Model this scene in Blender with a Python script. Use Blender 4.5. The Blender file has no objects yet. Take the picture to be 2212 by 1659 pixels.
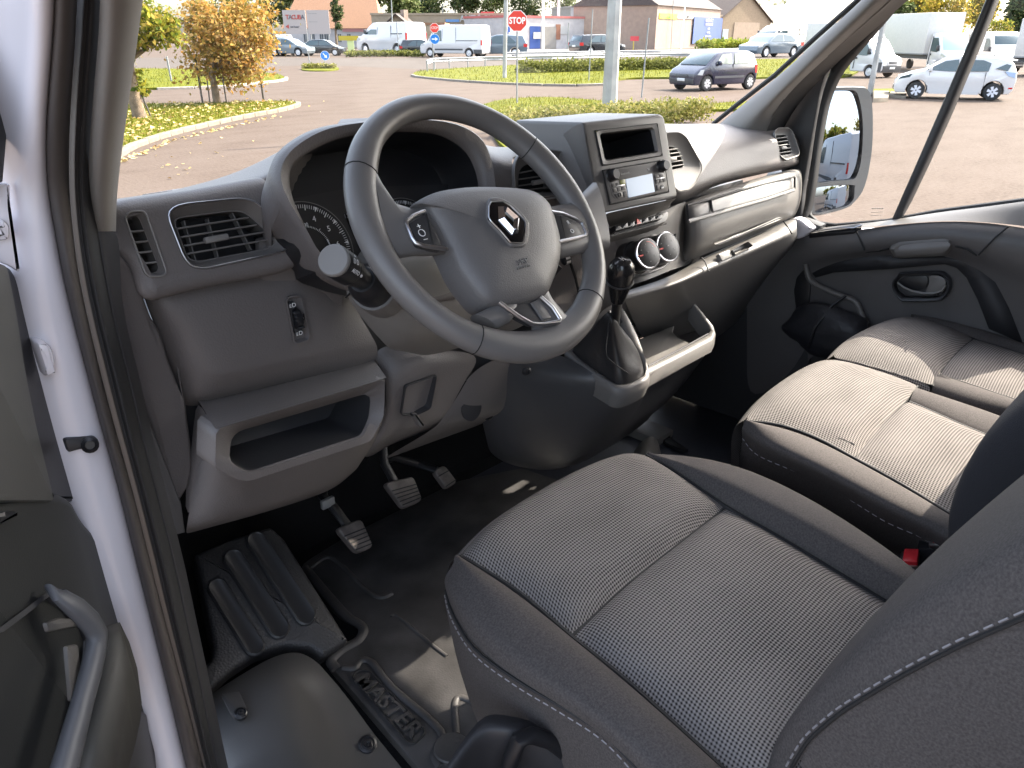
import bpy, bmesh, math, random
from mathutils import Vector, Matrix
from math import sin, cos, pi, radians, sqrt, atan2
random.seed(7)
S = bpy.context.scene
COL = S.collection

# ------------------------------------------------------------------ camera, sky, sun
cam = bpy.data.cameras.new('camera')
cam.lens = 36 * 1660 / 2212
cam.sensor_width = 36
cam.clip_start = 0.02
cam.clip_end = 3000
co = bpy.data.objects.new('camera', cam)
COL.objects.link(co)
co.location = (0, 0, 2.3)
co.rotation_euler = (radians(90 - math.degrees(math.atan(754.5 / 1660))), 0, radians(-46))
S.camera = co

SUN_AZ, SUN_EL = 106.0, 41.0          # degrees from +Y towards +X, and above the horizon
world = bpy.data.worlds.new("World")
S.world = world
world.use_nodes = True
wn = world.node_tree
wn.nodes.clear()
sky = wn.nodes.new('ShaderNodeTexSky')
sky.sky_type = 'NISHITA'
sky.sun_disc = False
sky.sun_elevation = radians(SUN_EL)
sky.sun_rotation = radians(SUN_AZ)
sky.air_density = 1.0
sky.dust_density = 4.0
sky.ozone_density = 1.0
bg = wn.nodes.new('ShaderNodeBackground')
bg.inputs[1].default_value = 0.15
wo = wn.nodes.new('ShaderNodeOutputWorld')
hs = wn.nodes.new('ShaderNodeHueSaturation')
hs.inputs['Saturation'].default_value = 0.62
wn.links.new(sky.outputs[0], hs.inputs['Color'])
wn.links.new(hs.outputs[0], bg.inputs[0])
wn.links.new(bg.outputs[0], wo.inputs[0])
sl = bpy.data.lights.new('sun', 'SUN')
sl.energy = 2.1
sl.angle = radians(0.5)
sl.color = (1.0, 0.90, 0.76)
so = bpy.data.objects.new('sun', sl)
COL.objects.link(so)
sd = Vector((sin(radians(SUN_AZ)) * cos(radians(SUN_EL)), cos(radians(SUN_AZ)) * cos(radians(SUN_EL)), sin(radians(SUN_EL))))
so.rotation_euler = sd.to_track_quat('Z', 'Y').to_euler()
so.location = (20, 5, 25)
S.view_settings.view_transform = 'Standard'
S.view_settings.look = 'None'
S.view_settings.exposure = 2.75
S.view_settings.gamma = 1
S.view_settings.use_curve_mapping = False
S.cycles.max_bounces = 10
S.cycles.diffuse_bounces = 5
S.cycles.transparent_max_bounces = 24

# ------------------------------------------------------------------ materials
MATS = {}
def new_mat(name):
    m = bpy.data.materials.new(name)
    m.use_nodes = True
    nt = m.node_tree
    nt.nodes.clear()
    out = nt.nodes.new('ShaderNodeOutputMaterial')
    p = nt.nodes.new('ShaderNodeBsdfPrincipled')
    nt.links.new(p.outputs[0], out.inputs[0])
    MATS[name] = m
    return m, nt, p, out
def N(nt, typ, **kw):
    n = nt.nodes.new(typ)
    for k, v in kw.items():
        if k.startswith('i_'):
            n.inputs[int(k[2:]) if k[2:].isdigit() else k[2:].replace('_', ' ')].default_value = v
        else:
            setattr(n, k, v)
    return n
def c4(c):
    return (c[0], c[1], c[2], 1.0)
def ramp(nt, fac, stops):
    r = nt.nodes.new('ShaderNodeValToRGB')
    e = r.color_ramp.elements
    while len(e) > 1:
        e.remove(e[-1])
    e[0].position, e[0].color = stops[0][0], c4(stops[0][1])
    for pos, c in stops[1:]:
        k = e.new(pos)
        k.color = c4(c)
    nt.links.new(fac, r.inputs[0])
    return r.outputs[0]
def plain(name, col, rough=0.5, metal=0.0, spec=0.5, coat=0.0, var=0.0, vscale=8.0, bump=0.0, bscale=300.0, kind='noise', dist=0.001):
    """one solid colour with slight mottling (var) and a fine grain (bump)"""
    m, nt, p, out = new_mat(name)
    p.inputs['Base Color'].default_value = c4(col)
    p.inputs['Roughness'].default_value = rough
    p.inputs['Metallic'].default_value = metal
    p.inputs['Specular IOR Level'].default_value = spec
    if coat:
        p.inputs['Coat Weight'].default_value = coat
        p.inputs['Coat Roughness'].default_value = 0.05
    tc = N(nt, 'ShaderNodeTexCoord')
    if var:
        nz = N(nt, 'ShaderNodeTexNoise', i_Scale=vscale, i_Detail=6.0)
        nt.links.new(tc.outputs['Object'], nz.inputs['Vector'])
        lo = [max(0, c * (1 - var)) for c in col]
        hi = [c * (1 + var) for c in col]
        nt.links.new(ramp(nt, nz.outputs[0], [(0.3, lo), (0.7, hi)]), p.inputs['Base Color'])
        r2 = N(nt, 'ShaderNodeMapRange')
        r2.inputs[3].default_value = rough - 0.06
        r2.inputs[4].default_value = min(1, rough + 0.06)
        nt.links.new(nz.outputs[0], r2.inputs[0])
        nt.links.new(r2.outputs[0], p.inputs['Roughness'])
    if bump:
        if kind == 'noise':
            t = N(nt, 'ShaderNodeTexNoise', i_Scale=bscale, i_Detail=3.0)
            o = t.outputs[0]
        else:
            t = N(nt, 'ShaderNodeTexVoronoi', i_Scale=bscale, feature='SMOOTH_F1')
            t.inputs['Smoothness'].default_value = 0.4
            o = t.outputs[0]
        nt.links.new(tc.outputs['Object'], t.inputs['Vector'])
        b = N(nt, 'ShaderNodeBump', i_Strength=bump, i_Distance=dist, invert=(kind != 'noise'))
        nt.links.new(o, b.inputs['Height'])
        nt.links.new(b.outputs[0], p.inputs['Normal'])
    return m
PLG = plain('grained_dash_plastic', (.128, .116, .112), .52, bump=.35, bscale=420, kind='v', dist=.0008, var=.06, vscale=5)
PLF = plain('fine_dash_plastic', (.128, .121, .116), .46, bump=.3, bscale=900, dist=.0006, var=.06, vscale=6)
PLS = plain('smooth_shroud_plastic', (.19, .182, .174), .42, bump=.2, bscale=1200, dist=.0004)  # paler than the dash plastic, to carry the shroud's sky light in its colour
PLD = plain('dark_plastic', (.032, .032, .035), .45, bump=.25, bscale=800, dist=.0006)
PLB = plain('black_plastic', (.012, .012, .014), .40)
GLOSSB = plain('gloss_black', (.006, .006, .007), .08, coat=.5)
WHEELM = plain('wheel_soft_plastic', (.135, .128, .124), .42, bump=.25, bscale=700, dist=.0005, var=.06, vscale=9)
HUBM = plain('hub_leather_grain', (.128, .122, .120), .48, bump=.35, bscale=560, kind='v', dist=.0007)
SEAM = plain('seam_black', (.01, .01, .011), .7)
CHROME = plain('chrome', (.82, .82, .84), .10, metal=1)
SATIN = plain('satin_silver', (.55, .55, .57), .28, metal=1)
WHITEP = plain('white_print', (.75, .75, .75), .5)
REDP = plain('red_print', (.6, .03, .02), .4)
PAINT = plain('white_body_paint', (.72, .69, .73), .22, coat=.6)
RUBBER = plain('black_rubber', (.020, .020, .021), .55, bump=.3, bscale=500, dist=.0005)
PILLAR = plain('pillar_trim_plastic', (.20, .185, .17), .6, bump=.3, bscale=900, dist=.0006)
PILLARW = plain('brown_grey_weatherstrip', (.062, .053, .049), .6)
CARPET = plain('black_carpet', (.012, .012, .013), .95, spec=.1, bump=1.0, bscale=420, dist=.003)
LEATH = plain('black_gaiter_leather', (.022, .021, .022), .36, bump=.35, bscale=500, kind='v', dist=.0006)
FABS = plain('dark_side_fabric', (.068, .061, .059), .85, spec=.2, bump=.6, bscale=900, dist=.0008, var=.28, vscale=420)
THREAD = plain('grey_thread', (.22, .21, .22), .7)
REDB = plain('red_buckle_button', (.65, .03, .04), .35)
BAGM = plain('black_bag_cloth', (.018, .018, .022), .5, bump=.4, bscale=60, dist=.004)
STEEL = plain('galvanised_steel', (.22, .225, .23), .5, metal=.3, var=.15, vscale=6)
POST = plain('grey_post_paint', (.20, .21, .21), .5, var=.15)
DARKPOST = plain('dark_stake', (.07, .06, .05), .8, var=.2)

def fabric_weave():
    m, nt, p, out = new_mat('woven_centre_fabric')
    uv = N(nt, 'ShaderNodeUVMap')
    sep = N(nt, 'ShaderNodeSeparateXYZ')
    nt.links.new(uv.outputs[0], sep.inputs[0])
    def M(op, a, b=None):
        n = N(nt, 'ShaderNodeMath', operation=op)
        for i, v in enumerate((a, b)):
            if v is None: continue
            if isinstance(v, (int, float)): n.inputs[i].default_value = v
            else: nt.links.new(v, n.inputs[i])
        return n.outputs[0]
    u = M('MULTIPLY', sep.outputs[0], 2 * pi / .0088)
    v = M('MULTIPLY', sep.outputs[1], 2 * pi / .0096)
    a = M('ADD', u, v)
    b = M('SUBTRACT', u, v)
    h = M('MULTIPLY', M('SINE', a), M('SINE', b))
    nz = N(nt, 'ShaderNodeTexNoise', i_Scale=3.0, i_Detail=8.0)
    h2 = M('ADD', M('MULTIPLY', h, .5), .5)
    mx = M('ADD', h2, M('MULTIPLY', M('SUBTRACT', nz.outputs[0], .5), .35))
    nt.links.new(ramp(nt, mx, [(.12, (.018, .016, .016)), (.45, (.15, .137, .130)), (.9, (.26, .239, .225))]), p.inputs['Base Color'])
    p.inputs['Roughness'].default_value = .9
    p.inputs['Specular IOR Level'].default_value = .15
    bp = N(nt, 'ShaderNodeBump', i_Strength=.6, i_Distance=.0012)
    nt.links.new(h2, bp.inputs['Height'])
    nt.links.new(bp.outputs[0], p.inputs['Normal'])
    return m
FABC = fabric_weave()

def glass(name, tint=(.9, .95, .93), gloss=.07):
    m, nt, p, out = new_mat(name)
    nt.nodes.remove(p)
    t = N(nt, 'ShaderNodeBsdfTransparent', i_0=c4(tint))
    g = N(nt, 'ShaderNodeBsdfGlossy', i_Roughness=.01)
    g.inputs[0].default_value = (1, 1, 1, 1)
    lw = N(nt, 'ShaderNodeLayerWeight', i_Blend=.5)
    pw = N(nt, 'ShaderNodeMath', operation='POWER', i_1=5.0)
    ml = N(nt, 'ShaderNodeMath', operation='MULTIPLY_ADD', i_1=.3, i_2=gloss * .4)
    nt.links.new(lw.outputs['Facing'], pw.inputs[0])
    nt.links.new(pw.outputs[0], ml.inputs[0])
    mx = N(nt, 'ShaderNodeMixShader')
    nt.links.new(ml.outputs[0], mx.inputs[0])
    nt.links.new(t.outputs[0], mx.inputs[1])
    nt.links.new(g.outputs[0], mx.inputs[2])
    nt.links.new(mx.outputs[0], out.inputs[0])
    return m
GLASS = glass('clear_window_glass', (.97, .985, .975))
MIRROR = plain('mirror_glass', (.30, .335, .385), .0, metal=1)
CARGLASS = plain('tinted_car_glass', (.045, .075, .085), .06, coat=.4)

# ------------------------------------------------------------------ object helpers
def link(ob, parent=None):
    COL.objects.link(ob)
    if parent is not None:
        ob.parent = parent
        w = parent
        mat = Matrix()
        while w is not None:
            mat = w.matrix_basis.copy() if w.parent is None else mat
            w = w.parent
        if parent.parent is None:
            ob.matrix_parent_inverse = parent.matrix_basis.inverted()
    return ob
def tag(o, label=None, cat=None, group=None, kind=None):
    for k, v in (('label', label), ('category', cat), ('group', group), ('kind', kind)):
        if v: o[k] = v
    return o
def thing(name, label, cat, loc=(0, 0, 0), group=None):
    o = bpy.data.objects.new(name, None)
    o.empty_display_size = .1
    o.location = loc
    COL.objects.link(o)
    return tag(o, label, cat, group)
def finish(name, bm, mat, parent=None, angle=42, smooth=True, sub=0):
    me = bpy.data.meshes.new(name)
    bmesh.ops.recalc_face_normals(bm, faces=bm.faces)
    bm.to_mesh(me)
    bm.free()
    for m in (mat if isinstance(mat, (list, tuple)) else [mat]):
        me.materials.append(m)
    if smooth and len(me.polygons):
        me.polygons.foreach_set('use_smooth', [True] * len(me.polygons))
        me.set_sharp_from_angle(angle=radians(angle))
    ob = bpy.data.objects.new(name, me)
    link(ob, parent)
    if sub:
        md = ob.modifiers.new('subdivision', 'SUBSURF')
        md.levels = md.render_levels = sub
    return ob
def bev(bm, w, seg=2, ang=24, edges=None):
    if edges is None:
        edges = [e for e in bm.edges if len(e.link_faces) == 2 and e.calc_face_angle(0) > radians(ang)]
    if edges and w > 0:
        bmesh.ops.bevel(bm, geom=edges, offset=w, segments=seg, profile=.5, affect='EDGES', clamp_overlap=True)
def newell(P):
    n = Vector((0, 0, 0))
    for i in range(len(P)):
        a, b = Vector(P[i]), Vector(P[(i + 1) % len(P)])
        n += Vector(((a.y - b.y) * (a.z + b.z), (a.z - b.z) * (a.x + b.x), (a.x - b.x) * (a.y + b.y)))
    return n.normalized()
def facing(n, P, to=(0, 0, 2.3)):
    c = sum((Vector(p) for p in P), Vector()) / len(P)
    return n if n.dot(Vector(to) - c) > 0 else -n
def rnd(P, r, seg=4, skip=()):
    """round the corners of a closed polygon; r may be one radius or one per corner"""
    P = [Vector(p) for p in P]
    out = []
    n = len(P)
    for i, p in enumerate(P):
        a, b = P[i - 1], P[(i + 1) % n]
        rr = r[i] if isinstance(r, (list, tuple)) else r
        da, db = (a - p), (b - p)
        la, lb = da.length, db.length
        if rr <= 0 or i in skip or la < 1e-6 or lb < 1e-6:
            out.append(p)
            continue
        da /= la; db /= lb
        d = min(rr, la * .45, lb * .45)
        p0, p1 = p + da * d, p + db * d
        for k in range(seg + 1):
            t = k / seg
            out.append(p0 * (1 - t) ** 2 + p * 2 * t * (1 - t) + p1 * t * t)
    return out
def smooth_loop(P, closed=True, seg=4):
    """Catmull-Rom through the points"""
    P = [Vector(p) for p in P]
    n = len(P)
    out = []
    rng = range(n if closed else n - 1)
    for i in rng:
        if closed:
            a, b, c, d = P[i - 1], P[i], P[(i + 1) % n], P[(i + 2) % n]
        else:
            a, b, c, d = P[max(0, i - 1)], P[i], P[i + 1], P[min(n - 1, i + 2)]
        for k in range(seg):
            t = k / seg
            out.append(.5 * (2 * b + (c - a) * t + (2 * a - 5 * b + 4 * c - d) * t * t + (3 * b - a - 3 * c + d) * t ** 3))
    if not closed:
        out.append(P[-1])
    return out
def inset(P, d, n):
    """offset a planar closed loop inwards by d (n = its facing normal)"""
    P = [Vector(p) for p in P]
    if newell(P).dot(n) < 0:
        s = -1
    else:
        s = 1
    out = []
    m = len(P)
    for i in range(m):
        e1 = (P[i] - P[i - 1])
        e2 = (P[(i + 1) % m] - P[i])
        if e1.length < 1e-9: e1 = e2
        if e2.length < 1e-9: e2 = e1
        e1.normalize(); e2.normalize()
        n1, n2 = n.cross(e1) * s, n.cross(e2) * s
        b = n1 + n2
        if b.length < 1e-6: b = n1
        b.normalize()
        out.append(P[i] + b * (d / max(.5, b.dot(n1))))
    return out
def loft_bm(loops, cap0=False, cap1=True, closed=True):
    bm = bmesh.new()
    R = [[bm.verts.new(p) for p in l] for l in loops]
    k = len(loops[0])
    for a, b in zip(R, R[1:]):
        for i in range(k if closed else k - 1):
            j = (i + 1) % k
            try: bm.faces.new((a[i], a[j], b[j], b[i]))
            except ValueError: pass
    if cap0: bm.faces.new(R[0][::-1])
    if cap1: bm.faces.new(R[-1])
    return bm
def loft(name, loops, mat, parent=None, cap0=False, cap1=True, angle=42, sub=0, closed=True):
    return finish(name, loft_bm(loops, cap0, cap1, closed), mat, parent, angle, sub=sub)
def bezel(name, P, prof, mat, parent=None, cap=True, r=0, seg=4, angle=38):
    """rings of one planar outline: prof = [(inset, height)...] from outside to inside"""
    P = rnd(P, r, seg) if r else [Vector(p) for p in P]
    n = facing(newell(P), P)
    return loft(name, [[q + n * h for q in inset(P, d, n)] for d, h in prof], mat, parent, False, cap, angle)
def tess_cap(bm, ring, holes):
    from mathutils.geometry import tessellate_polygon
    vs = list(ring)
    for h in holes: vs += [bm.verts.new(p) for p in h]
    pl = [[v.co.copy() for v in ring]] + [[Vector(p) for p in h] for h in holes]
    for t in tessellate_polygon(pl):
        try: bm.faces.new([vs[i] for i in t])
        except ValueError: pass
def punch(ob, loop, n, sub=3):
    """cut a convex opening out of a smooth sheet so that what is set into it has depth"""
    for md in ob.modifiers: md.levels = md.render_levels = sub
    dg = bpy.context.evaluated_depsgraph_get()
    me = bpy.data.meshes.new_from_object(ob.evaluated_get(dg))
    ob.modifiers.clear()
    bm = bmesh.new()
    bm.from_mesh(me)
    n = Vector(n).normalized()
    c = sum((Vector(p) for p in loop), Vector()) / len(loop)
    rad = max((Vector(p) - c).length for p in loop) * 1.3
    near = lambda f: ((f.calc_center_median() - c) - n * (f.calc_center_median() - c).dot(n)).length < rad + .03
    m = len(loop)
    planes = []
    for i in range(m):
        a, b = Vector(loop[i]), Vector(loop[(i + 1) % m])
        pn = n.cross(b - a)
        if pn.length < 1e-8: continue
        pn.normalize()
        if pn.dot(c - a) > 0: pn = -pn
        planes.append((a, pn))
        fs = [f for f in bm.faces if near(f)]
        g = list({e for f in fs for e in f.edges}) + list({v for f in fs for v in f.verts}) + fs
        bmesh.ops.bisect_plane(bm, geom=g, dist=1e-6, plane_co=a, plane_no=pn)
    kill = [f for f in bm.faces if near(f) and all((f.calc_center_median() - a).dot(pn) < 1e-6 for a, pn in planes) and abs((f.calc_center_median() - c).dot(n)) < .12]
    bmesh.ops.delete(bm, geom=kill, context='FACES')
    bm.to_mesh(me)
    bm.free()
    old = ob.data
    ob.data = me
    me.name = ob.name
    bpy.data.meshes.remove(old)
def slab(name, P, depth, mat, parent=None, r=0, seg=4, bevel=.003, bseg=2, direc=None, lift=0, angle=42, holes=()):
    """planar outline with a rounded front edge, run back by depth"""
    P = rnd(P, r, seg) if r else [Vector(p) for p in P]
    n = facing(newell(P), P)
    d = Vector(direc).normalized() if direc else -n
    loops = []
    b = min(bevel, depth * .5)
    loops.append([q + d * depth + n * lift for q in P])
    if bevel:
        for k in range(bseg + 1):
            a = k / bseg * pi / 2
            loops.append([q + n * lift + d * b * (1 - sin(a)) for q in inset(P, b * (1 - cos(a)), n)])
    else:
        loops.append([q + n * lift for q in P])
    if holes:
        bm = loft_bm(loops, False, False)
        bm.verts.ensure_lookup_table()
        tess_cap(bm, bm.verts[-len(P):], holes)
        return finish(name, bm, mat, parent, angle)
    return loft(name, loops, mat, parent, True, True, angle)
def poly(name, V, F, mat, parent=None, bevel=.003, seg=2, thick=0, angle=40, sub=0):
    bm = bmesh.new()
    vs = [bm.verts.new(v) for v in V]
    for f in F:
        bm.faces.new([vs[i] for i in f])
    bmesh.ops.recalc_face_normals(bm, faces=bm.faces)
    if bevel: bev(bm, bevel, seg)
    ob = finish(name, bm, mat, parent, angle, sub=sub)
    if thick:
        md = ob.modifiers.new('thickness', 'SOLIDIFY')
        md.thickness = thick
        md.offset = 0
    return ob
def grid(name, rows, mat, parent=None, sub=2, thick=0, uv=True, close_u=False):
    """smooth sheet through rows of points, with metric UVs"""
    bm = bmesh.new()
    rows = [[Vector(p) for p in r] for r in rows]
    R = [[bm.verts.new(p) for p in r] for r in rows]
    ul = bm.loops.layers.uv.new('UVMap')
    nr, nc = len(rows), len(rows[0])
    U = [[0.0] * nc for _ in range(nr)]
    W = [[0.0] * nc for _ in range(nr)]
    for i in range(nr):
        for j in range(1, nc):
            U[i][j] = U[i][j - 1] + (rows[i][j] - rows[i][j - 1]).length
        mid = U[i][-1] / 2
        for j in range(nc): U[i][j] -= mid
    for j in range(nc):
        for i in range(1, nr):
            W[i][j] = W[i - 1][j] + (rows[i][j] - rows[i - 1][j]).length
    idx = {}
    for i in range(nr):
        for j in range(nc): idx[R[i][j]] = (U[i][j], W[i][j])
    for i in range(nr - 1):
        for j in range(nc - 1):
            f = bm.faces.new((R[i][j], R[i][j + 1], R[i + 1][j + 1], R[i + 1][j]))
            for l in f.loops: l[ul].uv = idx[l.vert]
    ob = finish(name, bm, mat, parent, 180, sub=sub)
    if thick:
        md = ob.modifiers.new('thickness', 'SOLIDIFY')
        md.thickness = thick
        md.offset = 0
    return ob
def box_bm(bm, c, s, rot=None):
    c = Vector(c)
    vs = []
    for x in (-1, 1):
        for y in (-1, 1):
            for z in (-1, 1):
                v = Vector((x * s[0] / 2, y * s[1] / 2, z * s[2] / 2))
                if rot is not None: v = rot @ v
                vs.append(bm.verts.new(c + v))
    for f in ((0, 1, 3, 2), (4, 6, 7, 5), (0, 4, 5, 1), (2, 3, 7, 6), (0, 2, 6, 4), (1, 5, 7, 3)):
        bm.faces.new([vs[i] for i in f])
    return vs
def box(name, c, s, mat, parent=None, bevel=.0, rot=None, seg=2):
    bm = bmesh.new()
    box_bm(bm, c, s, rot)
    bmesh.ops.recalc_face_normals(bm, faces=bm.faces)
    if bevel: bev(bm, bevel, seg)
    return finish(name, bm, mat, parent)
def frame_of(d):
    d = d.normalized()
    a = Vector((0, 0, 1)) if abs(d.z) < .9 else Vector((1, 0, 0))
    x = d.cross(a).normalized()
    return x, d.cross(x).normalized()
def tube_bm(bm, P, r, n=8, cap=True, flat=1.0):
    P = [Vector(p) for p in P]
    rings = []
    x = None
    for i, p in enumerate(P):
        d = (P[min(i + 1, len(P) - 1)] - P[max(i - 1, 0)]).normalized()
        if x is None: x, y = frame_of(d)
        else:
            x = (x - d * x.dot(d)).normalized()
            y = d.cross(x)
        rr = r[i] if isinstance(r, (list, tuple)) else r
        rings.append([bm.verts.new(p + x * cos(2 * pi * k / n) * rr + y * sin(2 * pi * k / n) * rr * flat) for k in range(n)])
    for a, b in zip(rings, rings[1:]):
        for k in range(n):
            bm.faces.new((a[k], a[(k + 1) % n], b[(k + 1) % n], b[k]))
    if cap:
        bm.faces.new(rings[0][::-1]); bm.faces.new(rings[-1])
def tube(name, P, r, mat, parent=None, n=10, flat=1.0, angle=42):
    bm = bmesh.new()
    tube_bm(bm, P, r, n, True, flat)
    return finish(name, bm, mat, parent, angle)
def lathe(name, o, axis, prof, mat, parent=None, n=24, angle=35):
    """prof = [(radius, height along axis)...]"""
    axis = Vector(axis).normalized()
    x, y = frame_of(axis)
    o = Vector(o)
    loops = [[o + axis * h + (x * cos(2 * pi * k / n) + y * sin(2 * pi * k / n)) * max(r, 1e-5) for k in range(n)] for r, h in prof]
    return loft(name, loops, mat, parent, True, True, angle)
def text(name, s, o, xd, up, size, mat, parent=None, ext=.0004, align='CENTER', bold=0.0, sx=1.0):
    cu = bpy.data.curves.new(name, 'FONT')
    cu.body = s
    cu.size = size
    cu.extrude = ext
    cu.offset = bold
    cu.resolution_u = 3
    cu.align_x = align
    cu.align_y = 'CENTER'
    tmp = bpy.data.objects.new(name, cu)
    COL.objects.link(tmp)
    dg = bpy.context.evaluated_depsgraph_get()
    me = bpy.data.meshes.new_from_object(tmp.evaluated_get(dg))
    bpy.data.objects.remove(tmp)
    bpy.data.curves.remove(cu)
    xd = Vector(xd).normalized(); up = Vector(up)
    zd = xd.cross(up).normalized(); up = zd.cross(xd)
    M = Matrix(((xd.x, up.x, zd.x, o[0]), (xd.y, up.y, zd.y, o[1]), (xd.z, up.z, zd.z, o[2]), (0, 0, 0, 1))) @ Matrix.Diagonal((sx, 1, 1, 1))
    me.transform(M)
    me.materials.clear()
    me.materials.append(mat)
    me.name = name
    return link(bpy.data.objects.new(name, me), parent)
def copy_tree(o, parent=None):
    c = o.copy()
    COL.objects.link(c)
    if parent is not None:
        c.parent = parent
    for ch in list(o.children): copy_tree(ch, c)
    return c
def lerp(a, b, t):
    return Vector(a) * (1 - t) + Vector(b) * t

# ================================================================== OUTSIDE: ground, kerbs, road
def ground_mat(name, stops, s1=.35, s2=9.0, rough=.9, bump=.4):
    m, nt, p, out = new_mat(name)
    tc = N(nt, 'ShaderNodeTexCoord')
    a = N(nt, 'ShaderNodeTexNoise', i_Scale=s1, i_Detail=8.0, i_Roughness=.65)
    b = N(nt, 'ShaderNodeTexNoise', i_Scale=s2, i_Detail=6.0)
    mp = N(nt, 'ShaderNodeMapping')
    mp.inputs['Scale'].default_value = (1, 2.2, 1)
    nt.links.new(tc.outputs['Object'], mp.inputs[0])
    nt.links.new(mp.outputs[0], a.inputs['Vector'])
    nt.links.new(tc.outputs['Object'], b.inputs['Vector'])
    mx = N(nt, 'ShaderNodeMath', operation='MULTIPLY_ADD', i_1=.55)
    nt.links.new(a.outputs[0], mx.inputs[0])
    m2 = N(nt, 'ShaderNodeMath', operation='MULTIPLY', i_1=.45)
    nt.links.new(b.outputs[0], m2.inputs[0])
    nt.links.new(m2.outputs[0], mx.inputs[2])
    nt.links.new(ramp(nt, mx.outputs[0], stops), p.inputs['Base Color'])
    p.inputs['Roughness'].default_value = rough
    p.inputs['Specular IOR Level'].default_value = .08
    bp = N(nt, 'ShaderNodeBump', i_Strength=bump, i_Distance=.02)
    nt.links.new(b.outputs[0], bp.inputs['Height'])
    nt.links.new(bp.outputs[0], p.inputs['Normal'])
    return m
ASPHALT = ground_mat('pale_worn_asphalt', [(.34, (.052, .038, .030)), (.44, (.079, .059, .047)), (.52, (.089, .068, .055)), (.62, (.095, .074, .061))], s1=.5, s2=14)
ROADM = ground_mat('road_asphalt', [(.35, (.074, .062, .054)), (.6, (.088, .075, .066))], s1=.15, s2=20)
GRASSM = ground_mat('grass_ground', [(.33, (.045, .055, .004)), (.48, (.085, .093, .005)), (.6, (.115, .113, .007)), (.7, (.13, .108, .012))], s1=.9, s2=22, bump=1)
KERBM = ground_mat('kerb_concrete', [(.35, (.14, .12, .095)), (.6, (.20, .175, .14))], s1=3, s2=40)
DRYM = ground_mat('verge_ground', [(.35, (.10, .10, .03)), (.6, (.20, .17, .06))], s1=1, s2=20)

def sheet(name, P, z, mat, kind='structure'):
    bm = bmesh.new()
    vs = [bm.verts.new((p[0], p[1], z)) for p in P]
    bm.faces.new(vs)
    bmesh.ops.triangulate(bm, faces=bm.faces)
    o = finish(name, bm, mat, None, smooth=False)
    return tag(o, kind=kind)
ring = [(700 * cos(2 * pi * k / 64), 700 * sin(2 * pi * k / 64)) for k in range(64)]
ground = sheet('ground', ring, 0.0, ASPHALT)
road = sheet('road', [(31.2,103.1,.0),(42.27,87.36,.0),(58.12,69.31,.0),(66.61,65.55,.0),(85.36,59.97,.0),(102.7,50.04,.0),(132.45,38.18,.0),(91.11,26.11,.0),(77.54,37.69,.0),(67.26,45.2,.0),(49.43,42.9,.0),(39.09,46.44,.0),(38.71,59.46,.0),(29.17,60.55,.0),(18.3,61.17,.0)], .004, ROADM)
marks = plain('worn_road_marking', (.45, .43, .40), .8, var=.3, vscale=3)

def island(name, P, h=.10, label=None, mat=None):
    """a grass bed: its own low raised solid"""
    P = smooth_loop([(p[0], p[1], 0) for p in P], True, 5)
    bm = loft_bm([P, [p + Vector((0, 0, h)) for p in P]], False, False)
    bm.verts.ensure_lookup_table()
    tess_cap(bm, bm.verts[-len(P):], [])
    o = finish(name, bm, mat or GRASSM, None, smooth=False)
    return tag(o, kind='structure'), P
beds = []
B1 = [(3.87,13.95,.0),(5.03,15.39,.0),(6.14,17.4,.0),(6.51,17.95,.0),(7.0,18.63,.0),(8.73,20.43,.0),(11.55,22.62,.0),(13.84,24.06,.0),(15.18,25.21,.0),(15.62,25.81,.0),(15.78,26.46,.0),(15.08,27.18,.0),(13.3,28.04,.0),(11.13,29.58,.0),(9.75,30.42,.0),(7.78,28.34,.0)]
B2 = [(11.63,39.51,.0),(14.78,38.31,.0),(16.44,37.62,-.0),(19.34,37.41,.0),(21.89,39.17,.0),(23.49,40.08,.0),(24.73,41.79,.0),(26.54,45.47,.0),(27.13,48.42,.0),(26.73,52.43,.0),(25.91,58.28,.0),(23.99,61.34,.0),(19.88,66.33,.0)]
B3 = [(32.51,52.52,.0),(31.44,50.15,.0),(32.01,48.89,.0),(33.37,49.51,.0),(34.99,51.43,.0),(36.95,54.97,.0),(36.92,56.73,.0),(35.14,56.01,.0)]
B4 = [(33.36,40.84,.0),(31.47,38.38,.0),(30.7,36.05,.0),(29.82,31.93,.0),(29.9,28.94,.0),(30.51,26.45,.0),(32.61,25.29,.0),(37.66,27.52,.0),(40.75,25.65,.0),(41.38,23.14,.0),(45.51,22.11,.0),(50.36,20.03,.0),(79.96,32.04,.0),(77.8,39.89,.0),(68.44,40.99,.0),(60.46,42.42,.0),(53.61,44.61,.0),(48.88,46.13,.0),(45.08,45.88,.0),(39.06,44.32,.0),(35.89,43.2,.0)]
B5 = [(18.51,19.52,.0),(20.83,21.13,.0),(22.27,21.73,.0),(23.48,21.59,.0),(24.21,20.97,.0),(24.22,19.59,.0),(24.1,18.66,.0),(23.96,17.68,.0),(24.0,16.57,.0),(24.29,15.75,.0),(25.4,15.11,.0),(27.2,14.76,.0),(29.2,13.37,.0),(25.93,11.83,.0),(24.22,13.42,.0),(22.74,13.82,.0),(20.13,13.02,.0),(16.65,10.73,.0),(11.63,10.03,.0),(12.18,11.89,.0),(14.64,14.92,.0)]
B6 = [(36.03,13.57,.0),(37.15,12.67,.0),(38.37,12.88,.0),(39.51,13.41,.0),(38.04,14.35,.0),(36.82,15.9,.0),(34.95,15.08,.0)]
for i, (P, h) in enumerate(((B1, .10), (B2, .10), (B3, .06), (B4, .10), (B5, .08), (B6, .06))):
    beds.append(island('grass_bed', P, h))

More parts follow.
